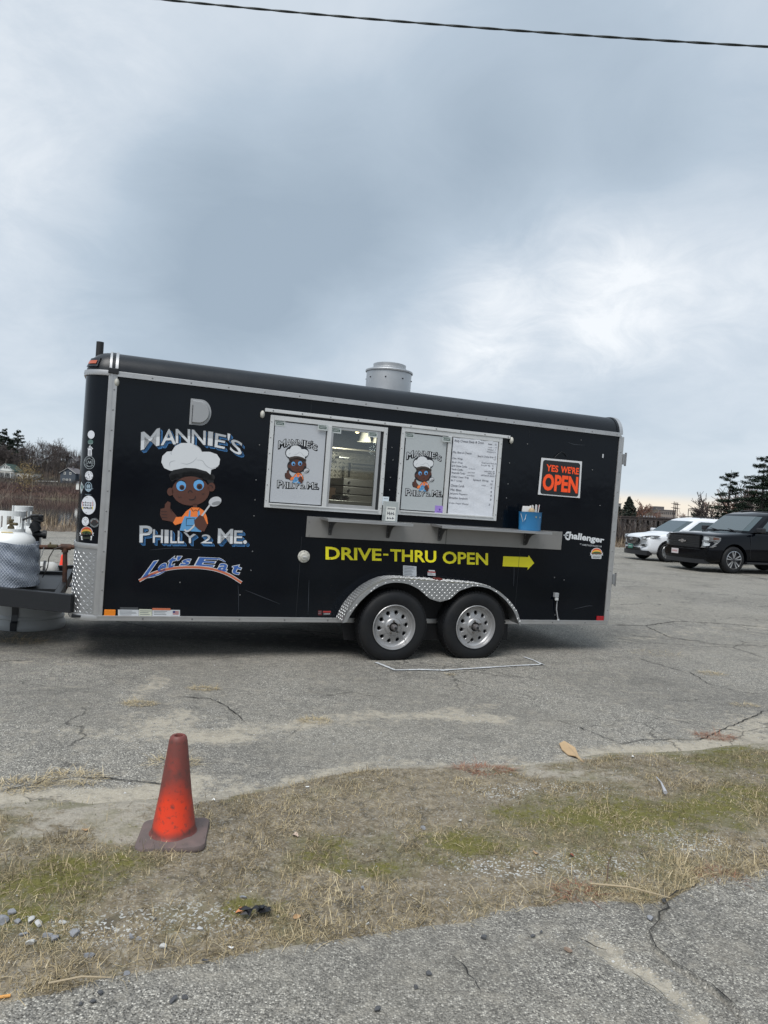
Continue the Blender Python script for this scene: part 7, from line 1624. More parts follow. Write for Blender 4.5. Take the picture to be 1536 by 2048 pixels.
# far shore scrub
def scrub(name, n, fx, label, m, hgt, w, cat='brush', lean=.5, base=None):
    X, Y = fx(n); n = len(X); o = blades(name, X, Y, land_z(X, Y) - .1, hgt * rng.uniform(.4, 1.2, n), rng.uniform(w * .6, w * 1.4, n), rng.uniform(0, 6.283, n), np.abs(rng.normal(lean * .6, lean * .5, n)), rng.random(n), m); tag(o, label, cat, kind='stuff'); return o
brush_m = P('brush_brown', (.1, .07, .05), .9, vcol=[(.030, .026, .025), (.062, .052, .047), (.105, .088, .076)])
redbrush_m = P('brush_red', (.1, .05, .04), .9, vcol=[(.036, .026, .026), (.080, .050, .045), (.15, .095, .078)])
def band(x0, x1, y0, y1): return lambda n: (rng.uniform(x0, x1, n), rng.uniform(y0, y1, n))
scrub('shore_brush', 32000, band(-180, 10, 229, 262), 'dark red brown scrub along the far shore of the pond', redbrush_m, 1.5, .10)
scrub('hill_brush', 38000, band(-210, 20, 262, 335), 'grey brown undergrowth on the hill slope', brush_m, 2.6, .10)
woods_m = P('woods_grey', (.07, .06, .055), .9, vcol=[(.030, .027, .027), (.060, .052, .050), (.10, .088, .080)])
scrub('hill_woods', 9000, band(-215, 0, 298, 345), 'grey mass of thin bare woods along the top of the hill', woods_m, 7.5, .13, 'woods', lean=.22)
scrub('river_scrub', 22000, band(15, 120, 152, 195), 'dark scrub on the shore behind the trestle bridge', woods_m, 2.6, .11, lean=.6)
# reeds and bare shrubs on the near bank
reed_m = P('reeds', (.3, .2, .1), .85, vcol=[(.10, .075, .05), (.22, .165, .11), (.36, .28, .19), (.46, .37, .26)])
def bankband(d0, d1, x0, x1):
    def f(n):
        X = rng.uniform(x0, x1, n); dd = rng.uniform(d0, d1, n); Yc = E0[1] + (-(X - E0[0]) * En[0] + dd) / En[1]; return X, Yc
    return f
scrub('bank_reeds', 15000, bankband(-.1, 2.2, -40, 14), 'tan reeds and dead grass along the far edge of the lot', reed_m, .62, .014, 'grass', .8)
scrub('bank_straw', 9000, bankband(-.3, 1.5, 10, 50), 'tan straw on the far lot edge right of the trailer', reed_m, .30, .016, 'grass', 1.1)
def shrub(x, y, H, seed, label, m=twig_pale, group='bare shrubs on the near bank', n=9):
    z = lz(x, y); r = random.Random(seed); S_ = []
    def gr(q, d, L_, rad, lv):
        for i in range(3):
            d2 = (d + Vector((r.gauss(0, .10), r.gauss(0, .10), .03))).normalized(); e_ = q + d2 * L_ / 3; S_.append((tuple(q), tuple(e_), rad, rad * .8)); q, d, rad = e_, d2, rad * .8
            if lv < 3:
                for _ in range(1 if lv else 2):
                    k_ = (d + Vector((r.gauss(0, .5), r.gauss(0, .5), r.gauss(.1, .2)))).normalized(); gr(q, k_, L_ * r.uniform(.35, .55), max(rad * .6, .004), lv + 1)
    for _ in range(n): a = r.uniform(0, 6.3); gr(Vector((.25 * math.cos(a), .25 * math.sin(a), 0)), Vector((math.cos(a) * .28, math.sin(a) * .28, 1)).normalized(), H * r.uniform(.6, 1), .012, 1)
    o = segs_to_mesh('bare_shrub', S_, m, None, 3, (x, y, z)); tag(o, label, 'shrub', group)
for i, (px, D_, H, lb) in enumerate(((8, 30, 3.0, 'bare shrub at the left edge behind the propane tanks'), (24, 29, 2.8, 'bare shrub directly behind the tank valves'), (38, 31, 3.2, 'tallest thin shrub left of the trailer'), (52, 30, 2.4, 'bare shrub between the tanks and the reeds'), (92, 29, 1.5, 'low tangled shrub by the reeds'), (103, 29.5, 1.6, 'second low tangled shrub by the reeds'), (112, 30, 1.3, 'low shrub right of the tangled pair'), (140, 31, 1.3, 'low shrub beside the trailer nose'), (-8, 30, 3.0, 'shrub outside the left edge of the view'))):
    x, y = place(px, 1060, D_); shrub(x, y, H, i, lb, twig_pale if px < 80 else P('twigs_tan', (.20, .15, .115), .9), n=9 if px < 80 else 16)
# right side thicket beyond the lot
thick_m = P('thicket_dark', (.05, .04, .035), .9, vcol=[(.022, .018, .017), (.048, .038, .034), (.085, .066, .055)])
scrub('dark_thicket', 24000, bankband(1.6, 4., 8, 60), 'dark tangled thicket on the bank behind the parked cars', thick_m, 1.15, .026, lean=.8)
scrub('bank_thicket', 14000, bankband(4., 9.5, 8, 60), 'darker brush lower down the bank behind the parked cars', thick_m, 2.3, .034, lean=.7)
for i, (px, D_, H, m_, lb) in enumerate(((1234, 41, 2.6, 'twigs_tan', 'pale bare shrub right beside the trailer rear'), (1247, 42, 2.4, 'twigs_tan', 'thin pale shrub left of the white car'), (1262, 43, 2.0, 'twigs_tan', 'short pale shrub above the white car nose'))):
    x, y = place(px, 1090, D_); shrub(x, y, H, 40 + i, lb, MATS[m_], 'shrubs left of the white car', n=6)
# trestle bridge
br_m = P('bridge_brown', (.045, .036, .034), .9); bz_ = at_depth(1250, 1032.5, 130)[2]
g = empty('trestle_bridge', (0, 0, 0)); xA, xB = place(1130, 1030, 125)[0], place(1560, 1050, 125)[0]
yb_ = 128
MB().box(xA - 10, xB + 10, yb_, yb_ + 4, bz_ - .55, bz_ - .15).build('deck', br_m, g); MB().box(xA - 10, xB + 10, yb_ - .1, yb_, bz_ - .15, bz_ + .05).build('curb_rail', br_m, g)
pp = empty('bents', parent=g)
for i, x in enumerate(np.arange(xA, xB, 1.9)):
    MB().box(x - .14, x + .14, yb_ + .2, yb_ + .5, -2.5, bz_ - .55).build('bent_post', br_m, g); MB().box(x - .14, x + .14, yb_ + 3.3, yb_ + 3.6, -2.5, bz_ - .55).build('bent_post', br_m, g)
    if i % 2 == 0: MB().bar((x, yb_ + .1, bz_ - .8), (x + 1.9, yb_ + .1, bz_ - 2.6), .12, .16).build('brace', br_m, g)
bpy.data.objects.remove(pp); tag(g, 'dark brown timber trestle bridge behind the white car', 'bridge')
# trees and buildings over the bridge
def sky_tree(px, top, D_, seed, label, m=twig_far, **k_): x, y = place(px, 1040, D_); zb_ = lz(x, y); return bare_tree(x, y, top_h(px, top, D_, zb_), seed, label, 'bare trees beyond the bridge', m, **k_)
conif_m = P('spruce_green', (.03, .04, .03), .9, vcol=[(.025, .034, .028), (.045, .058, .045), (.065, .080, .060)])
x, y = place(1256.5, 1040, 190); zb_ = lz(x, y); pine(x, y, top_h(1256.5, 991, 190, zb_) * .98, 3.7, 60, 'broad dark spruce with a pointed top beside the trailer rear', start=.06, dens=3.0, nsz=.26, gap=0., whorls=22, m=conif_m, up_=0, shape='cone', zs=.15)
x, y = place(1236, 1040, 185); zb_ = lz(x, y); pine(x, y, top_h(1236, 1012, 185, zb_), 2.2, 61, 'smaller spruce touching the trailer edge', start=.05, dens=2., nsz=.30, gap=0., whorls=14, m=conif_m, shape='cone')
sky_tree(1278, 997, 185, 62, 'round bare tree with russet twigs right of the spruce', twig_warm, spread=1.5, twig=.055, levels=5, thick=.9)
sky_tree(1301, 1005, 190, 63, 'thin bare sapling between the round tree and the brick building', twig_pale, spread=.7, twig=.035, levels=4)
sky_tree(1318, 1008, 200, 64, 'small bare tree over the flat roofed building', twig_warm, spread=1.2, twig=.03, levels=4)
sky_tree(1364, 1014, 180, 65, 'bare tree right of the three power poles', twig_warm, spread=1.2, twig=.032, levels=4)
x, y = place(1395, 1045, 160); zb_ = lz(x, y); pine(x, y, top_h(1395, 1014, 160, zb_), 1.7, 66, 'small round pine over the white car roof', start=.05, dens=2.2, nsz=.22, gap=0., whorls=10)
# buildings
def block(px0, px1, top, D_, dep, wall, label, floors=0, cols=0, wm=None, base=1046):
    a = at_depth(px0, base, D_); b_ = at_depth(px1, base, D_); zt2 = at_depth((px0 + px1) / 2, top, D_)[2]; g = empty('building', (a[0], a[1], -.5)); w = b_[0] - a[0]; h = zt2 + .5
    MB().box(0, w, 0, dep, 0, h).build('wall', wall, g); MB().box(-.2, w + .2, -.2, dep + .2, h, h + .35).build('parapet', roof_g, g)
    for f in range(floors):
        for c in range(cols): MB().box(w * (c + .25) / cols, w * (c + .78) / cols, -.06, -.01, h * (f + .35) / floors, h * (f + .78) / floors).build('window', wm or far_glass, g)
    tag(g, label, 'building'); return g, w, h
g, w, h = block(1311, 1350, 1021, 290, 14, P('brick_grey', (.24, .21, .19), .85), 'flat roofed grey brick building over the bridge', 3, 10, far_glass); MB().box(w * .12, w * .55, 3, 10, h, h + 1.6).build('roof_room', P('roof_room', (.10, .09, .09), .8), g)
block(1262, 1312, 1024, 270, 8, P('brick_brown', (.09, .065, .06), .9), 'long low brown building behind the round tree', 1, 9, P('pale_window', (.35, .37, .40), .5))
block(1225, 1240, 1008, 300, 14, P('concrete_grey', (.20, .20, .20), .85), 'grey building block at the trailer rear edge', 3, 4)
block(1330, 1470, 1040, 240, 6, P('low_wall_brown', (.10, .08, .075), .9), 'low brown shed roof line behind the white car', 0, 0)
# power poles
pole_m = P('pole_wood', (.060, .045, .040), .9)
for px, top, lb in ((1350, 1003, 'left pole of the three tall power poles'), (1353.6, 1004, 'middle pole of the three tall power poles'), (1357, 1005, 'right pole of the three tall power poles')):
    x, y, zt2 = at_depth(px - 1.5, top, 210); g = empty('utility_pole', (x, y, -.5)); MB().tube([(0, 0, 0), (0, 0, zt2 + .5)], [.17, .11], 8).build('post', pole_m, g)
    for dz in (.7, 1.9): MB().box(-.85, .85, -.06, .06, zt2 + .5 - dz, zt2 + .5 - dz + .12).build('crossarm', pole_m, g)
    tag(g, lb, 'utility pole', 'power poles beyond the bridge')
for px, top, lb in ((1377, 1018, 'thin pole right of the bare tree'), (1413, 1020, 'thin pole between the small pine and the tall pine')):
    x, y, zt2 = at_depth(px, top, 180); g = MB().tube([(0, 0, 0), (0, 0, zt2 + .5)], [.12, .09], 6).build('utility_pole', pole_m); g.location = (x, y, -.5); tag(g, lb, 'utility pole', 'power poles beyond the bridge')
# the big pines at right
def bigpine(px, top, D_, W_, seed, label, **k_): x, y = place(px, 1050, D_); zb_ = -1.; return pine(x, y, top_h(px, top, D_, zb_), W_, seed, label, z=zb_, **k_)
bigpine(1456, 936, 84, 2.05, 81, 'tall layered white pine above the black car', start=.26, dens=3.6, nsz=.10, whorls=14, gap=.14, zs=.07)
bigpine(1522, 910, 76, 2.3, 86, 'tallest pine at the right picture edge', start=.22, dens=3.8, nsz=.10, whorls=16, gap=.12, zs=.08)
bigpine(1550, 900, 80, 2.6, 84, 'dense pine cut by the right picture edge', start=.12, dens=3.0, nsz=.12, whorls=13, gap=.08, zs=.09)
bigpine(1502, 975, 90, 1.9, 85, 'lower thin pine between the two tall ones', start=.3, dens=.8, nsz=.13, whorls=12, gap=.35)
for i, (px, top, D_, lb) in enumerate(((1425, 995, 88, 'pale bare tree left of the layered pine trunk'), (1442, 1000, 90, 'bare tree behind the layered pine trunk'), (1470, 985, 86, 'bare tree right of the layered pine trunk'), (1487, 990, 92, 'bare tree over the black car roof'), (1508, 985, 88, 'bare tree below the tallest pine'), (1530, 980, 90, 'bare brown tree at the right picture edge'))):
    x, y = place(px, 1050, D_); bare_tree(x, y, top_h(px, top, D_, -1.) * 1.3, 100 + i, lb, 'bare trees among the right pines', twig_warm if i % 2 else twig_far, spread=1.1, twig=.030, levels=5, z=-1., thick=1.3)
# ------------------------------------------------------------------ parked cars (front at x = 0, tail towards -x)
chrome = P('chrome', (.62, .63, .65), .12, metal=.95); trim_black = P('trim_black', (.010, .010, .012), .45); lamp_m = P('lamp_glass', (.30, .32, .34), .12, spec=.8, coat=.6); dark_grille = P('grille_black', (.006, .006, .007), .4)
def alloy(cx, y, r, kind, parent, sgn=-1):
    g = empty('wheel', parent=parent); g.location = (cx, y, r); w = .24; s = sgn
    MB().lathe([(r * .62, .02 * -s), (r * .70, 0), (r * .86, -.004 * -s), (r * .95, .02 * -s), (r, .05 * -s), (r, (w - .05) * -s), (r * .93, (w - .01) * -s), (r * .6, w * -s)], 40, (0, 0, 0), 'Y').build('tyre', rubber, g)
    rm = P('alloy_dark', (.05, .05, .055), .4, metal=.6) if kind == 'dark' else P('alloy_silver', (.42, .43, .44), .3, metal=.8); rr = r * .66
    MB().lathe([(rr, 0), (rr * 1.02, .004 * -s), (rr * .96, .015 * -s), (rr * .9, .07 * -s), (0, .09 * -s)], 40, (0, 0, 0), 'Y').build('rim', rm, g)
    MB().lathe([(rr * 1.0, -.004 * -s), (rr * .965, -.006 * -s), (rr * .95, .006 * -s)], 40, (0, 0, 0), 'Y').build('rim_lip', chrome if kind == 'dark' else rm, g)
    for k_ in range(5):
        a = math.pi / 2 + k_ * 2 * math.pi / 5; ca, sa = math.cos(a), math.sin(a)
        def Q(u, v_, yy): return (ca * u - sa * v_, yy, sa * u + ca * v_)
        mb = MB()
        for sg in (-1, 1):
            q = [(rr * .12, sg * .035 * rr), (rr * .96, sg * .26 * rr), (rr * .96, sg * .14 * rr), (rr * .40, sg * .05 * rr)]
            V = [Q(u, v_, .0 * -s) for u, v_ in q] + [Q(u, v_, .03 * -s) for u, v_ in q]; mb.add(V, [(0, 1, 2, 3), (7, 6, 5, 4), (0, 4, 5, 1), (1, 5, 6, 2), (2, 6, 7, 3), (3, 7, 4, 0)])
        mb.build('spoke', P('spoke_machined', (.50, .51, .52), .3, metal=.7) if kind == 'dark' else rm, g)
    MB().lathe([(0, -.006 * -s), (rr * .16, -.002 * -s), (rr * .2, .03 * -s)], 16, (0, 0, 0), 'Y').build('hub_cap', rm, g)
    return g
def suv(name, label, Lc, W_, paint, hood0, hood1, belt, roofz, ws0, ws1, fo, wb, wr, zb, nose, cabin_back, taper, wheel_kind):
    g = empty(name); hw = W_ / 2
    def noseoff(yf): return -nose * abs(yf) ** 2.6
    st = [(0.0, .86, zb + .22, hood0 - .20), (-.01, .90, zb + .12, hood0 - .12), (-.05, .94, zb + .04, hood0 - .03), (-.20, .975, zb, hood0 + .015), (-.5, 1, zb, (hood0 * .65 + hood1 * .35)), (-.95, 1, zb, (hood0 * .3 + hood1 * .7)), (ws0 + .1, 1, zb, hood1), (ws0 - .25, 1, zb, belt), (-2.6, 1, zb, belt), (-Lc + 1.0, 1, zb, belt + .01), (-Lc + .3, .99, zb + .02, belt), (-Lc + .06, .95, zb + .08, belt - .05), (-Lc, .90, zb + .2, belt - .2)]
    V = []; half = [(0, 0, 0), (.80, 0, 0), (.93, 0, .05), (1.0, 0, .16), (1.0, .5, 0), (.985, 1, -.20), (.965, 1, -.08), (.90, 1, -.012), (.55, 1, .02), (0, 1, .035)]
    for x, ws_, z0, z1 in st:
        ring_ = []
        for yf, tz, dz in half:
            z = (z0 + dz) if tz == 0 else ((z0 + .16) * .45 + (z1 - .2) * .55 if tz == .5 else z1 + dz); ring_.append((yf * ws_, z))
        full_ = ring_ + [(-y, z) for y, z in ring_[1:-1][::-1]]
        for yf, z in full_: V.append((x + (noseoff(yf) if x > -.6 else (-noseoff(yf) * .6 if x < -Lc + .5 else 0)), yf * hw, z))
    n = 18; F = [(r * n + i, r * n + (i + 1) % n, (r + 1) * n + (i + 1) % n, (r + 1) * n + i) for r in range(len(st) - 1) for i in range(n)] + [tuple(range(n))[::-1], tuple((len(st) - 1) * n + i for i in range(n))]
    body = MB().add(V, F, True).build('body', paint, g, auto=False); subsurf(body, 2); 
    wx = (-fo, -fo - wb); cs = []
    for cx in wx:
        for sg in (-1, 1):
            c = MB().lathe([(0, hw * .62 * sg), (wr * 1.16, hw * .62 * sg), (wr * 1.16, hw * 1.3 * sg), (0, hw * 1.3 * sg)], 36, (cx, 0, wr * 1.02), 'Y').build('tmp', None, g); cs.append(c)
    bpy.context.view_layer.update(); cut(body, cs); body.data.materials.clear(); body.data.materials.append(paint)
    body.data.set_sharp_from_angle(angle=R_(50)) if hasattr(body.data, 'set_sharp_from_angle') else None
    for cx in wx:
        for sg in (-1, 1): alloy(cx, sg * (hw - .015), wr, wheel_kind, g, sg)
        MB().box(cx - wr * 1.1, cx + wr * 1.1, -hw * .60, hw * .60, zb + .02, wr * 1.9).build('wheel_housing', trim_black, g)
    # greenhouse
    rb = -Lc + cabin_back; y0, y1, y2 = hw * .93, hw * taper, hw * (taper - .10); zm = roofz - .12
    base = [(ws0, -y0 * .80, belt - .03), (ws0 - .25, -y0, belt - .03), (rb + .15, -y0, belt - .03), (rb, -y0 * .8, belt - .03)]
    mid_ = [(ws1 + .12, -y1 * .82, zm), (ws1 - .15, -y1, zm), (rb - (-.35), -y1, zm), (rb + .22, -y1 * .8, zm)]
    topr = [(ws1 - .10, -y2 * .80, roofz - .035), (ws1 - .35, -y2, roofz - .02), (rb + .6, -y2, roofz - .03), (rb + .42, -y2 * .8, roofz - .05)]
    def mir(r_): return r_ + [(x, -y, z) for x, y, z in r_[::-1]]
    B_, M_, T_ = mir(base), mir(mid_), mir(topr); V = B_ + M_ + T_ + [(ws1 - .3, 0, roofz), (rb + .7, 0, roofz - .01)]; F = [(r * 8 + i, r * 8 + (i + 1) % 8, (r + 1) * 8 + (i + 1) % 8, (r + 1) * 8 + i) for r in (0, 1) for i in range(8)]
    t_ = 16; F += [(t_ + 0, t_ + 7, 24), (t_ + 0, 24, t_ + 1), (t_ + 7, t_ + 6, 24), (t_ + 1, 24, 25, t_ + 2), (t_ + 6, t_ + 5, 25, 24), (t_ + 2, 25, t_ + 3), (t_ + 5, t_ + 4, 25), (t_ + 3, 25, t_ + 4)]
    MB().add(V, F, True).build('cabin', paint, g, bevel=.03)
    def panel(nm, a, b_, c, d, uv, m, out=.012, par=None):
        """quad region of the face a,b (bottom) d,c (top), polygon in uv"""
        a, b_, c, d = map(Vector, (a, b_, c, d)); nn = (b_ - a).cross(d - a).normalized()
        if nn.dot((a + c) / 2 - Vector((-Lc / 2, 0, belt))) < 0: nn = -nn
        n2 = len(uv); V = []
        for o_ in (out, -.03): V += [tuple((a.lerp(b_, u)).lerp(d.lerp(c, u), v_) + nn * o_) for u, v_ in uv]
        return MB().add(V, [tuple(range(n2)), tuple(range(n2, 2 * n2))[::-1]] + [(i, i + n2, (i + 1) % n2 + n2, (i + 1) % n2) for i in range(n2)]).build(nm, m, par or g)
    # windscreen, three flat facets joined smoothly
    ins = .05
    wsb = [B_[7], B_[0]]; wst = [M_[7], M_[0]]
    panel('windscreen', B_[0], B_[7], M_[7], M_[0], [(.0, .08), (1, .08), (1, .93), (0, .93)], glass_dark)
    panel('windscreen_corner', B_[1], B_[0], M_[0], M_[1], [(.45, .08), (1, .08), (1, .93), (.45, .93)], glass_dark); panel('windscreen_corner', B_[7], B_[6], M_[6], M_[7], [(0, .08), (.55, .08), (.55, .93), (0, .93)], glass_dark)
    for q in ((B_[1], B_[2], M_[2], M_[1]), (B_[6], B_[5], M_[5], M_[6])):
        panel('window', *q, [(.06, .12), (.335, .12), (.335, .92), (.075, .92), (.055, .85)], glass_dark); panel('window', *q, [(.36, .12), (.645, .12), (.64, .92), (.36, .92)], glass_dark); panel('window', *q, [(.675, .12), (.95, .12), (.93, .90), (.665, .92)], glass_dark)
    return g, noseoff, hw
def onose(fn_off, hw, pts, z_off=0., out=.006, th=.03):
    """polygon given by (y, z) laid on the curved nose"""
    V = []; n = len(pts)
    for o_ in (out, out - th):
        for y, z in pts: V.append((fn_off(y / hw) + o_ - 0.0, y, z))
    return V, [tuple(range(n)), tuple(range(n, 2 * n))[::-1]] + [(i, i + n, (i + 1) % n + n, (i + 1) % n) for i in range(n)]
def strip_nose(noff, hw, y0, y1, z0, z1, out, th=.03, n=14, dzc=0.):
    V = []; F = []
    for i in range(n + 1):
        y = y0 + (y1 - y0) * i / n; x = noff(y / hw); dz = dzc * (1 - (2 * i / n - 1) ** 2)
        V += [(x + out, y, z0 + dz), (x + out, y, z1 + dz), (x + out - th, y, z1 + dz), (x + out - th, y, z0 + dz)]
        if i:
            a = 4 * (i - 1); b_ = 4 * i; F += [(a + k_, a + (k_ + 1) % 4, b_ + (k_ + 1) % 4, b_ + k_) for k_ in range(4)]
    return V, F + [(0, 1, 2, 3), (4 * n + 3, 4 * n + 2, 4 * n + 1, 4 * n)]
carblack = P('car_paint_black', (.0012, .0018, .0035), .06, spec=.22, coat=.05); carwhite = P('car_paint_white', (.66, .68, .71), .22, coat=.5)
# black full size SUV
blk, no, hw = suv('black_suv', '', 5.18, 2.04, carblack, 1.13, 1.22, 1.27, 1.89, -1.42, -2.20, .98, 2.95, .405, .26, .13, .06, .80, 'dark')
def nb(name, m, par, *a, **k_): return MB().add(*strip_nose(no, hw, *a, **k_)).build(name, m, par)
gr = nb('grille', dark_grille, blk, -.66, .66, .72, 1.08, .028, th=.08)
for i in range(6): nb('grille_bar', P('bar_black_gloss', (.02, .02, .022), .25), gr, -.65, .65, .745 + i * .055, .762 + i * .055, .048, th=.03)
nb('grille_surround', carblack, gr, -.70, .70, 1.078, 1.11, .05, th=.08); nb('grille_surround', carblack, gr, -.70, .70, .685, .72, .045, th=.08)
bt = [(-.17, .895), (-.06, .895), (-.06, .93), (.06, .93), (.06, .905), (.17, .905), (.15, .955 - .09), (.06, .865), (.06, .842), (-.06, .842), (-.06, .865), (-.19, .865)]
V = [(no(y / hw) + .062, y, z) for y, z in [(-.15, .915), (-.055, .915), (-.045, .945), (.055, .945), (.065, .915), (.17, .915), (.145, .87), (.05, .87), (.04, .84), (-.06, .84), (-.07, .87), (-.175, .87)]]; n = 12
V += [(x - .03, y, z) for x, y, z in V]; MB().add(V, [tuple(range(n)), tuple(range(n, 2 * n))[::-1]] + [(i, i + n, (i + 1) % n + n, (i + 1) % n) for i in range(n)]).build('bow_emblem', chrome, gr)
for sg in (1, -1):
    def wrap(pts, out, th=.03):   # polygon in (s, z): s runs from the grille edge outwards and round onto the fender side
        V = []; n = len(pts)
        for o_ in (out, out - th):
            for s_, z in pts:
                lim = hw * .88
                if s_ <= lim: x = no(s_ / hw) + o_ - .015; y = s_
                else: x = no(lim / hw) - (s_ - lim) * .93; y = lim + (s_ - lim) * .36 + o_ * .9
                V.append((x, y * sg, z))
        return V, [tuple(range(n)), tuple(range(n, 2 * n))[::-1]] + [(i, i + n, (i + 1) % n + n, (i + 1) % n) for i in range(n)]
    hl = MB().add(*wrap([(.72, .745), (.80, .745), (.88, .745), (.95, .755), (1.08, .80), (1.20, .90), (1.26, .98), (1.25, 1.05), (1.05, 1.075), (.9, 1.08), (.78, 1.08)], .030, .06)).build('headlight', P('headlight_smoke', (.15, .16, .17), .15, spec=.8, coat=.6), blk)
    MB().add(*wrap([(.74, .915), (.88, .918), (1.02, .93), (1.18, .965), (1.26, 1.04), (1.24, 1.05), (1.16, .985), (1.0, .95), (.88, .94), (.74, .935)], .038)).build('light_bar', chrome, hl); MB().add(*wrap([(.70, .735), (.88, .735), (1.02, .75), (1.14, .80), (1.12, .815), (1.0, .768), (.88, .755), (.72, .755)], .038)).build('light_bar', chrome, hl)
    MB().add(*wrap([(.80, .97), (.84, .955), (.90, .96), (.92, 1.0), (.90, 1.05), (.85, 1.06), (.80, 1.04)], .040)).build('lamp_lens', P('lamp_bright', (.45, .48, .50), .1, spec=.9), hl); MB().add(*wrap([(.78, .79), (.84, .78), (.93, .80), (.95, .87), (.90, .90), (.80, .90)], .040)).build('lamp_lens', P('lamp_bright', (.6, .63, .66)), hl)
    MB().add(*wrap([(1.04, .975), (1.2, .99), (1.22, 1.03), (1.04, 1.05)], .040)).build('turn_lens', P('turn_amber', (.10, .045, .03), .3), hl)
    nb('bumper_slot', dark_grille, blk, sg * .48, sg * .80, .50, .545, .012, th=.03, n=6); 
bp_ = nb('bumper', carblack, blk, -.90, .90, .46, .66, .055, th=.25); nb('lower_valance', trim_black, blk, -.84, .84, .25, .40, .03, th=.2); nb('bumper_chin', carblack, blk, -.88, .88, .38, .46, .035, th=.2)
pl_ = MB().box(.058, .072, -.15, .15, .49, .64); pl_ = pl_.build('licence_plate', P('plate_white', (.55, .50, .50), .5), blk)
pl_.location = (.0, -.30, 0)
d = Decal(lambda u, v_, off: (.072 + off, u, v_)); marks(d, [(-.12, .60), (.12, .60), (.12, .53), (-.12, .53)], 6); d.build('plate_lettering', P('plate_red', (.30, .04, .04), .5), pl_)
for sg in (1, -1):
    mr_ = MB().box(-1.86, -1.68, sg * 1.04, sg * 1.26, 1.24, 1.40).build('mirror', trim_black, blk, bevel=.04); MB().box(-1.80, -1.72, sg * .93, sg * 1.06, 1.25, 1.30).build('mirror_arm', trim_black, mr_)
    MB().tube([(-2.55, sg * .66, 1.85), (-2.75, sg * .68, 1.93), (-4.3, sg * .68, 1.93), (-4.6, sg * .66, 1.86)], .022, 8).build('roof_rail', trim_black, blk)
    MB().box(-3.55, -1.42, sg * .95, sg * 1.06, .30, .36).build('running_board', trim_black, blk, bevel=.01)
    for x in (-1.55, -2.62, -3.62): MB().box(x - .004, x + .004, sg * 1.016, sg * 1.021, .45, 1.22).build('door_seam', trim_black, blk)
    for x in (-2.50, -3.50): MB().box(x - .10, x + .10, sg * 1.018, sg * 1.045, 1.07, 1.10).build('door_handle', carblack, blk, bevel=.008)
MB().tube([(-1.40, .55, 1.275), (-1.52, .1, 1.33)], .012, 6).build('wiper', trim_black, blk); MB().tube([(-1.40, -.15, 1.275), (-1.52, -.65, 1.33)], .012, 6).build('wiper', trim_black, blk)
fw = ground(1462, 1147); 
hd = math.atan2(-.28, -.96)
def put(g, hd, wx_, wy_, cx, cy):   # place so that local point (cx, cy) lands on the world point
    c, s = math.cos(hd), math.sin(hd); g.rotation_euler = (0, 0, hd); g.location = (wx_ - (cx * c - cy * s), wy_ - (cx * s + cy * c), .0)
put(blk, hd, fw[0], fw[1], -.98, .92); tag(blk, 'black full-size SUV parked in front at the right edge with a pale licence plate', 'car', 'cars parked on the lot')
# white compact SUV
wht, no, hw = suv('white_suv', '', 4.48, 1.85, carwhite, .93, 1.06, 1.08, 1.655, -1.12, -2.0, .90, 2.67, .355, .24, .24, .10, .78, 'silver')
def nb(name, m, par, *a, **k_): return MB().add(*strip_nose(no, hw, *a, **k_)).build(name, m, par)
V, F = onose(no, hw, [(-.40, .825), (0, .835), (.40, .825), (.43, .77), (.35, .62), (.27, .585), (0, .575), (-.27, .585), (-.35, .62), (-.43, .77)], out=.030, th=.08); gr = MB().add(V, F).build('grille', dark_grille, wht)
for i in range(4): wd = .385 - .035 * i if i > 1 else .40; nb('grille_bar', chrome, gr, -wd, wd, .782 - i * .055, .800 - i * .055, .046, th=.02, dzc=-.012)
em = MB(); pts = [(.07 * math.cos(a), .035 * math.sin(a)) for a in [6.283 * i / 20 for i in range(21)]]; em.tube([(.060, y, .765 + z) for y, z in pts], .007, 6); em.tube([(.060, -.028, .745), (.060, -.018, .788)], .007, 6).tube([(.060, .018, .742), (.060, .028, .785)], .007, 6).tube([(.060, -.022, .763), (.060, .022, .767)], .006, 6); em.build('oval_emblem', chrome, gr)
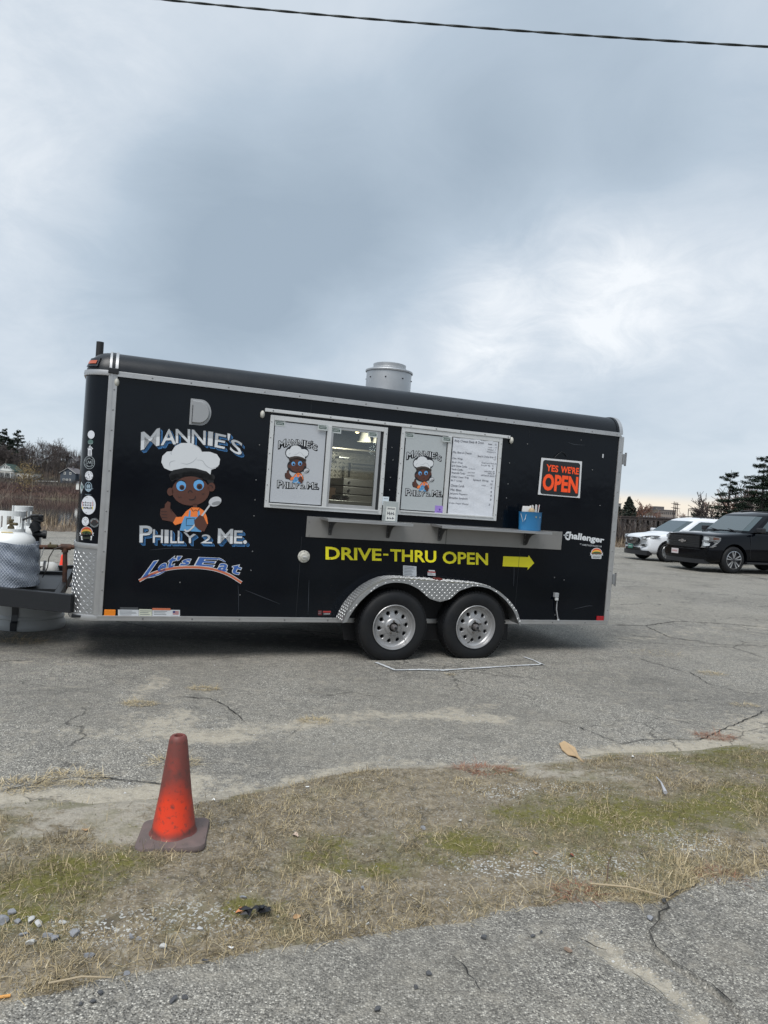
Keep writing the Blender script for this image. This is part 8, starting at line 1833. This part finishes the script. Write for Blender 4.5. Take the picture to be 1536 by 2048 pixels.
for sg in (1, -1):
    def wrap(pts, out, th=.03):
        V = []; n = len(pts)
        for o_ in (out, out - th):
            for s_, z in pts:
                lim = hw * .80
                if s_ <= lim: x = no(s_ / hw) + o_ - .01; y = s_
                else: x = no(lim / hw) - (s_ - lim) * .90; y = lim + (s_ - lim) * .42 + o_ * .8
                V.append((x, y * sg, z))
        return V, [tuple(range(n)), tuple(range(n, 2 * n))[::-1]] + [(i, i + n, (i + 1) % n + n, (i + 1) % n) for i in range(n)]
    hl = MB().add(*wrap([(.50, .83), (.60, .77), (.74, .765), (.90, .79), (1.05, .84), (1.20, .92), (1.10, .935), (.90, .93), (.74, .905), (.6, .875)], .045, .07)).build('headlight', P('headlight_smoke', (.06, .065, .07)), wht)
    MB().add(*wrap([(.62, .80), (.72, .79), (.74, .85), (.66, .87)], .052)).build('lamp_lens', P('lamp_bright', (.6, .6, .6)), hl); MB().add(*wrap([(.84, .81), (.95, .83), (.98, .88), (.88, .90)], .052)).build('lamp_lens', P('lamp_bright', (.6, .6, .6)), hl)
    MB().add(*wrap([(.46, .865), (.50, .84), (.60, .775), (.50, .80)], .055)).build('light_bar', chrome, hl)
    fl = MB().add(*wrap([(.50, .555), (.62, .60), (.82, .615), (.90, .56), (.84, .53), (.6, .53)], .035, .06)).build('fog_lamp', trim_black, wht); MB().add(*wrap([(.52, .515), (.88, .515), (.90, .535), (.52, .538)], .045)).build('light_bar', chrome, fl); MB().add(*wrap([(.72, .56), (.82, .56), (.80, .595), (.72, .59)], .042)).build('lamp_lens', P('lamp_bright', (.6, .6, .6)), fl)
    MB().box(-1.50, -1.34, sg * .93, sg * 1.12, 1.06, 1.19).build('mirror', carwhite, wht, bevel=.035); MB().tube([(-2.3, sg * .60, 1.64), (-2.45, sg * .61, 1.69), (-3.7, sg * .61, 1.69), (-3.9, sg * .60, 1.63)], .016, 8).build('roof_rail', trim_black, wht)
    MB().box(-3.1, -1.35, sg * .90, sg * .945, .24, .36).build('sill_cladding', trim_black, wht, bevel=.01)
    for x in (-1.45, -2.35, -3.2): MB().box(x - .004, x + .004, sg * .921, sg * .927, .40, 1.02).build('door_seam', trim_black, wht)
    for x in (-2.24, -3.12): MB().box(x - .09, x + .09, sg * .922, sg * .945, .90, .925).build('door_handle', carwhite, wht, bevel=.008)
    for cx in (-.90, -3.57):
        mb = MB(); V = []; n = 16
        for i in range(n + 1):
            a = math.pi * (i / n) * 1.06 - .1
            for rr in (.385, .425):
                for yy in (.905, .935): V.append((cx + rr * math.cos(a), sg * yy, .36 + rr * math.sin(a)))
        F = []
        for i in range(n): q = 4 * i; F += [(q, q + 4, q + 6, q + 2), (q + 1, q + 3, q + 7, q + 5), (q, q + 1, q + 5, q + 4), (q + 2, q + 6, q + 7, q + 3)]
        mb.add(V, F).build('arch_cladding', trim_black, wht)
V, F = onose(no, hw, [(-.42, .47), (.42, .47), (.50, .36), (-.50, .36)], out=.03, th=.08); MB().add(V, F).build('lower_intake', dark_grille, wht); nb('lower_valance', trim_black, wht, -.80, .80, .21, .37, .03, th=.2)
pl_ = MB().box(.060, .072, -.15, .15, .42, .57).build('licence_plate', P('plate_green', (.02, .16, .11), .5), wht); pl_.location = (0, 0, -.0)
d = Decal(lambda u, v_, off: (.072 + off, u, v_)); marks(d, [(-.12, .53), (.12, .53), (.12, .46), (-.12, .46)], 6); d.build('plate_lettering', card_m, pl_)
fw = ground(1284.6, 1117); put(wht, math.atan2(-.17, -.985), fw[0], fw[1], -.90, -.80); tag(wht, 'white compact SUV with a green licence plate parked behind the black one', 'car', 'cars parked on the lot')
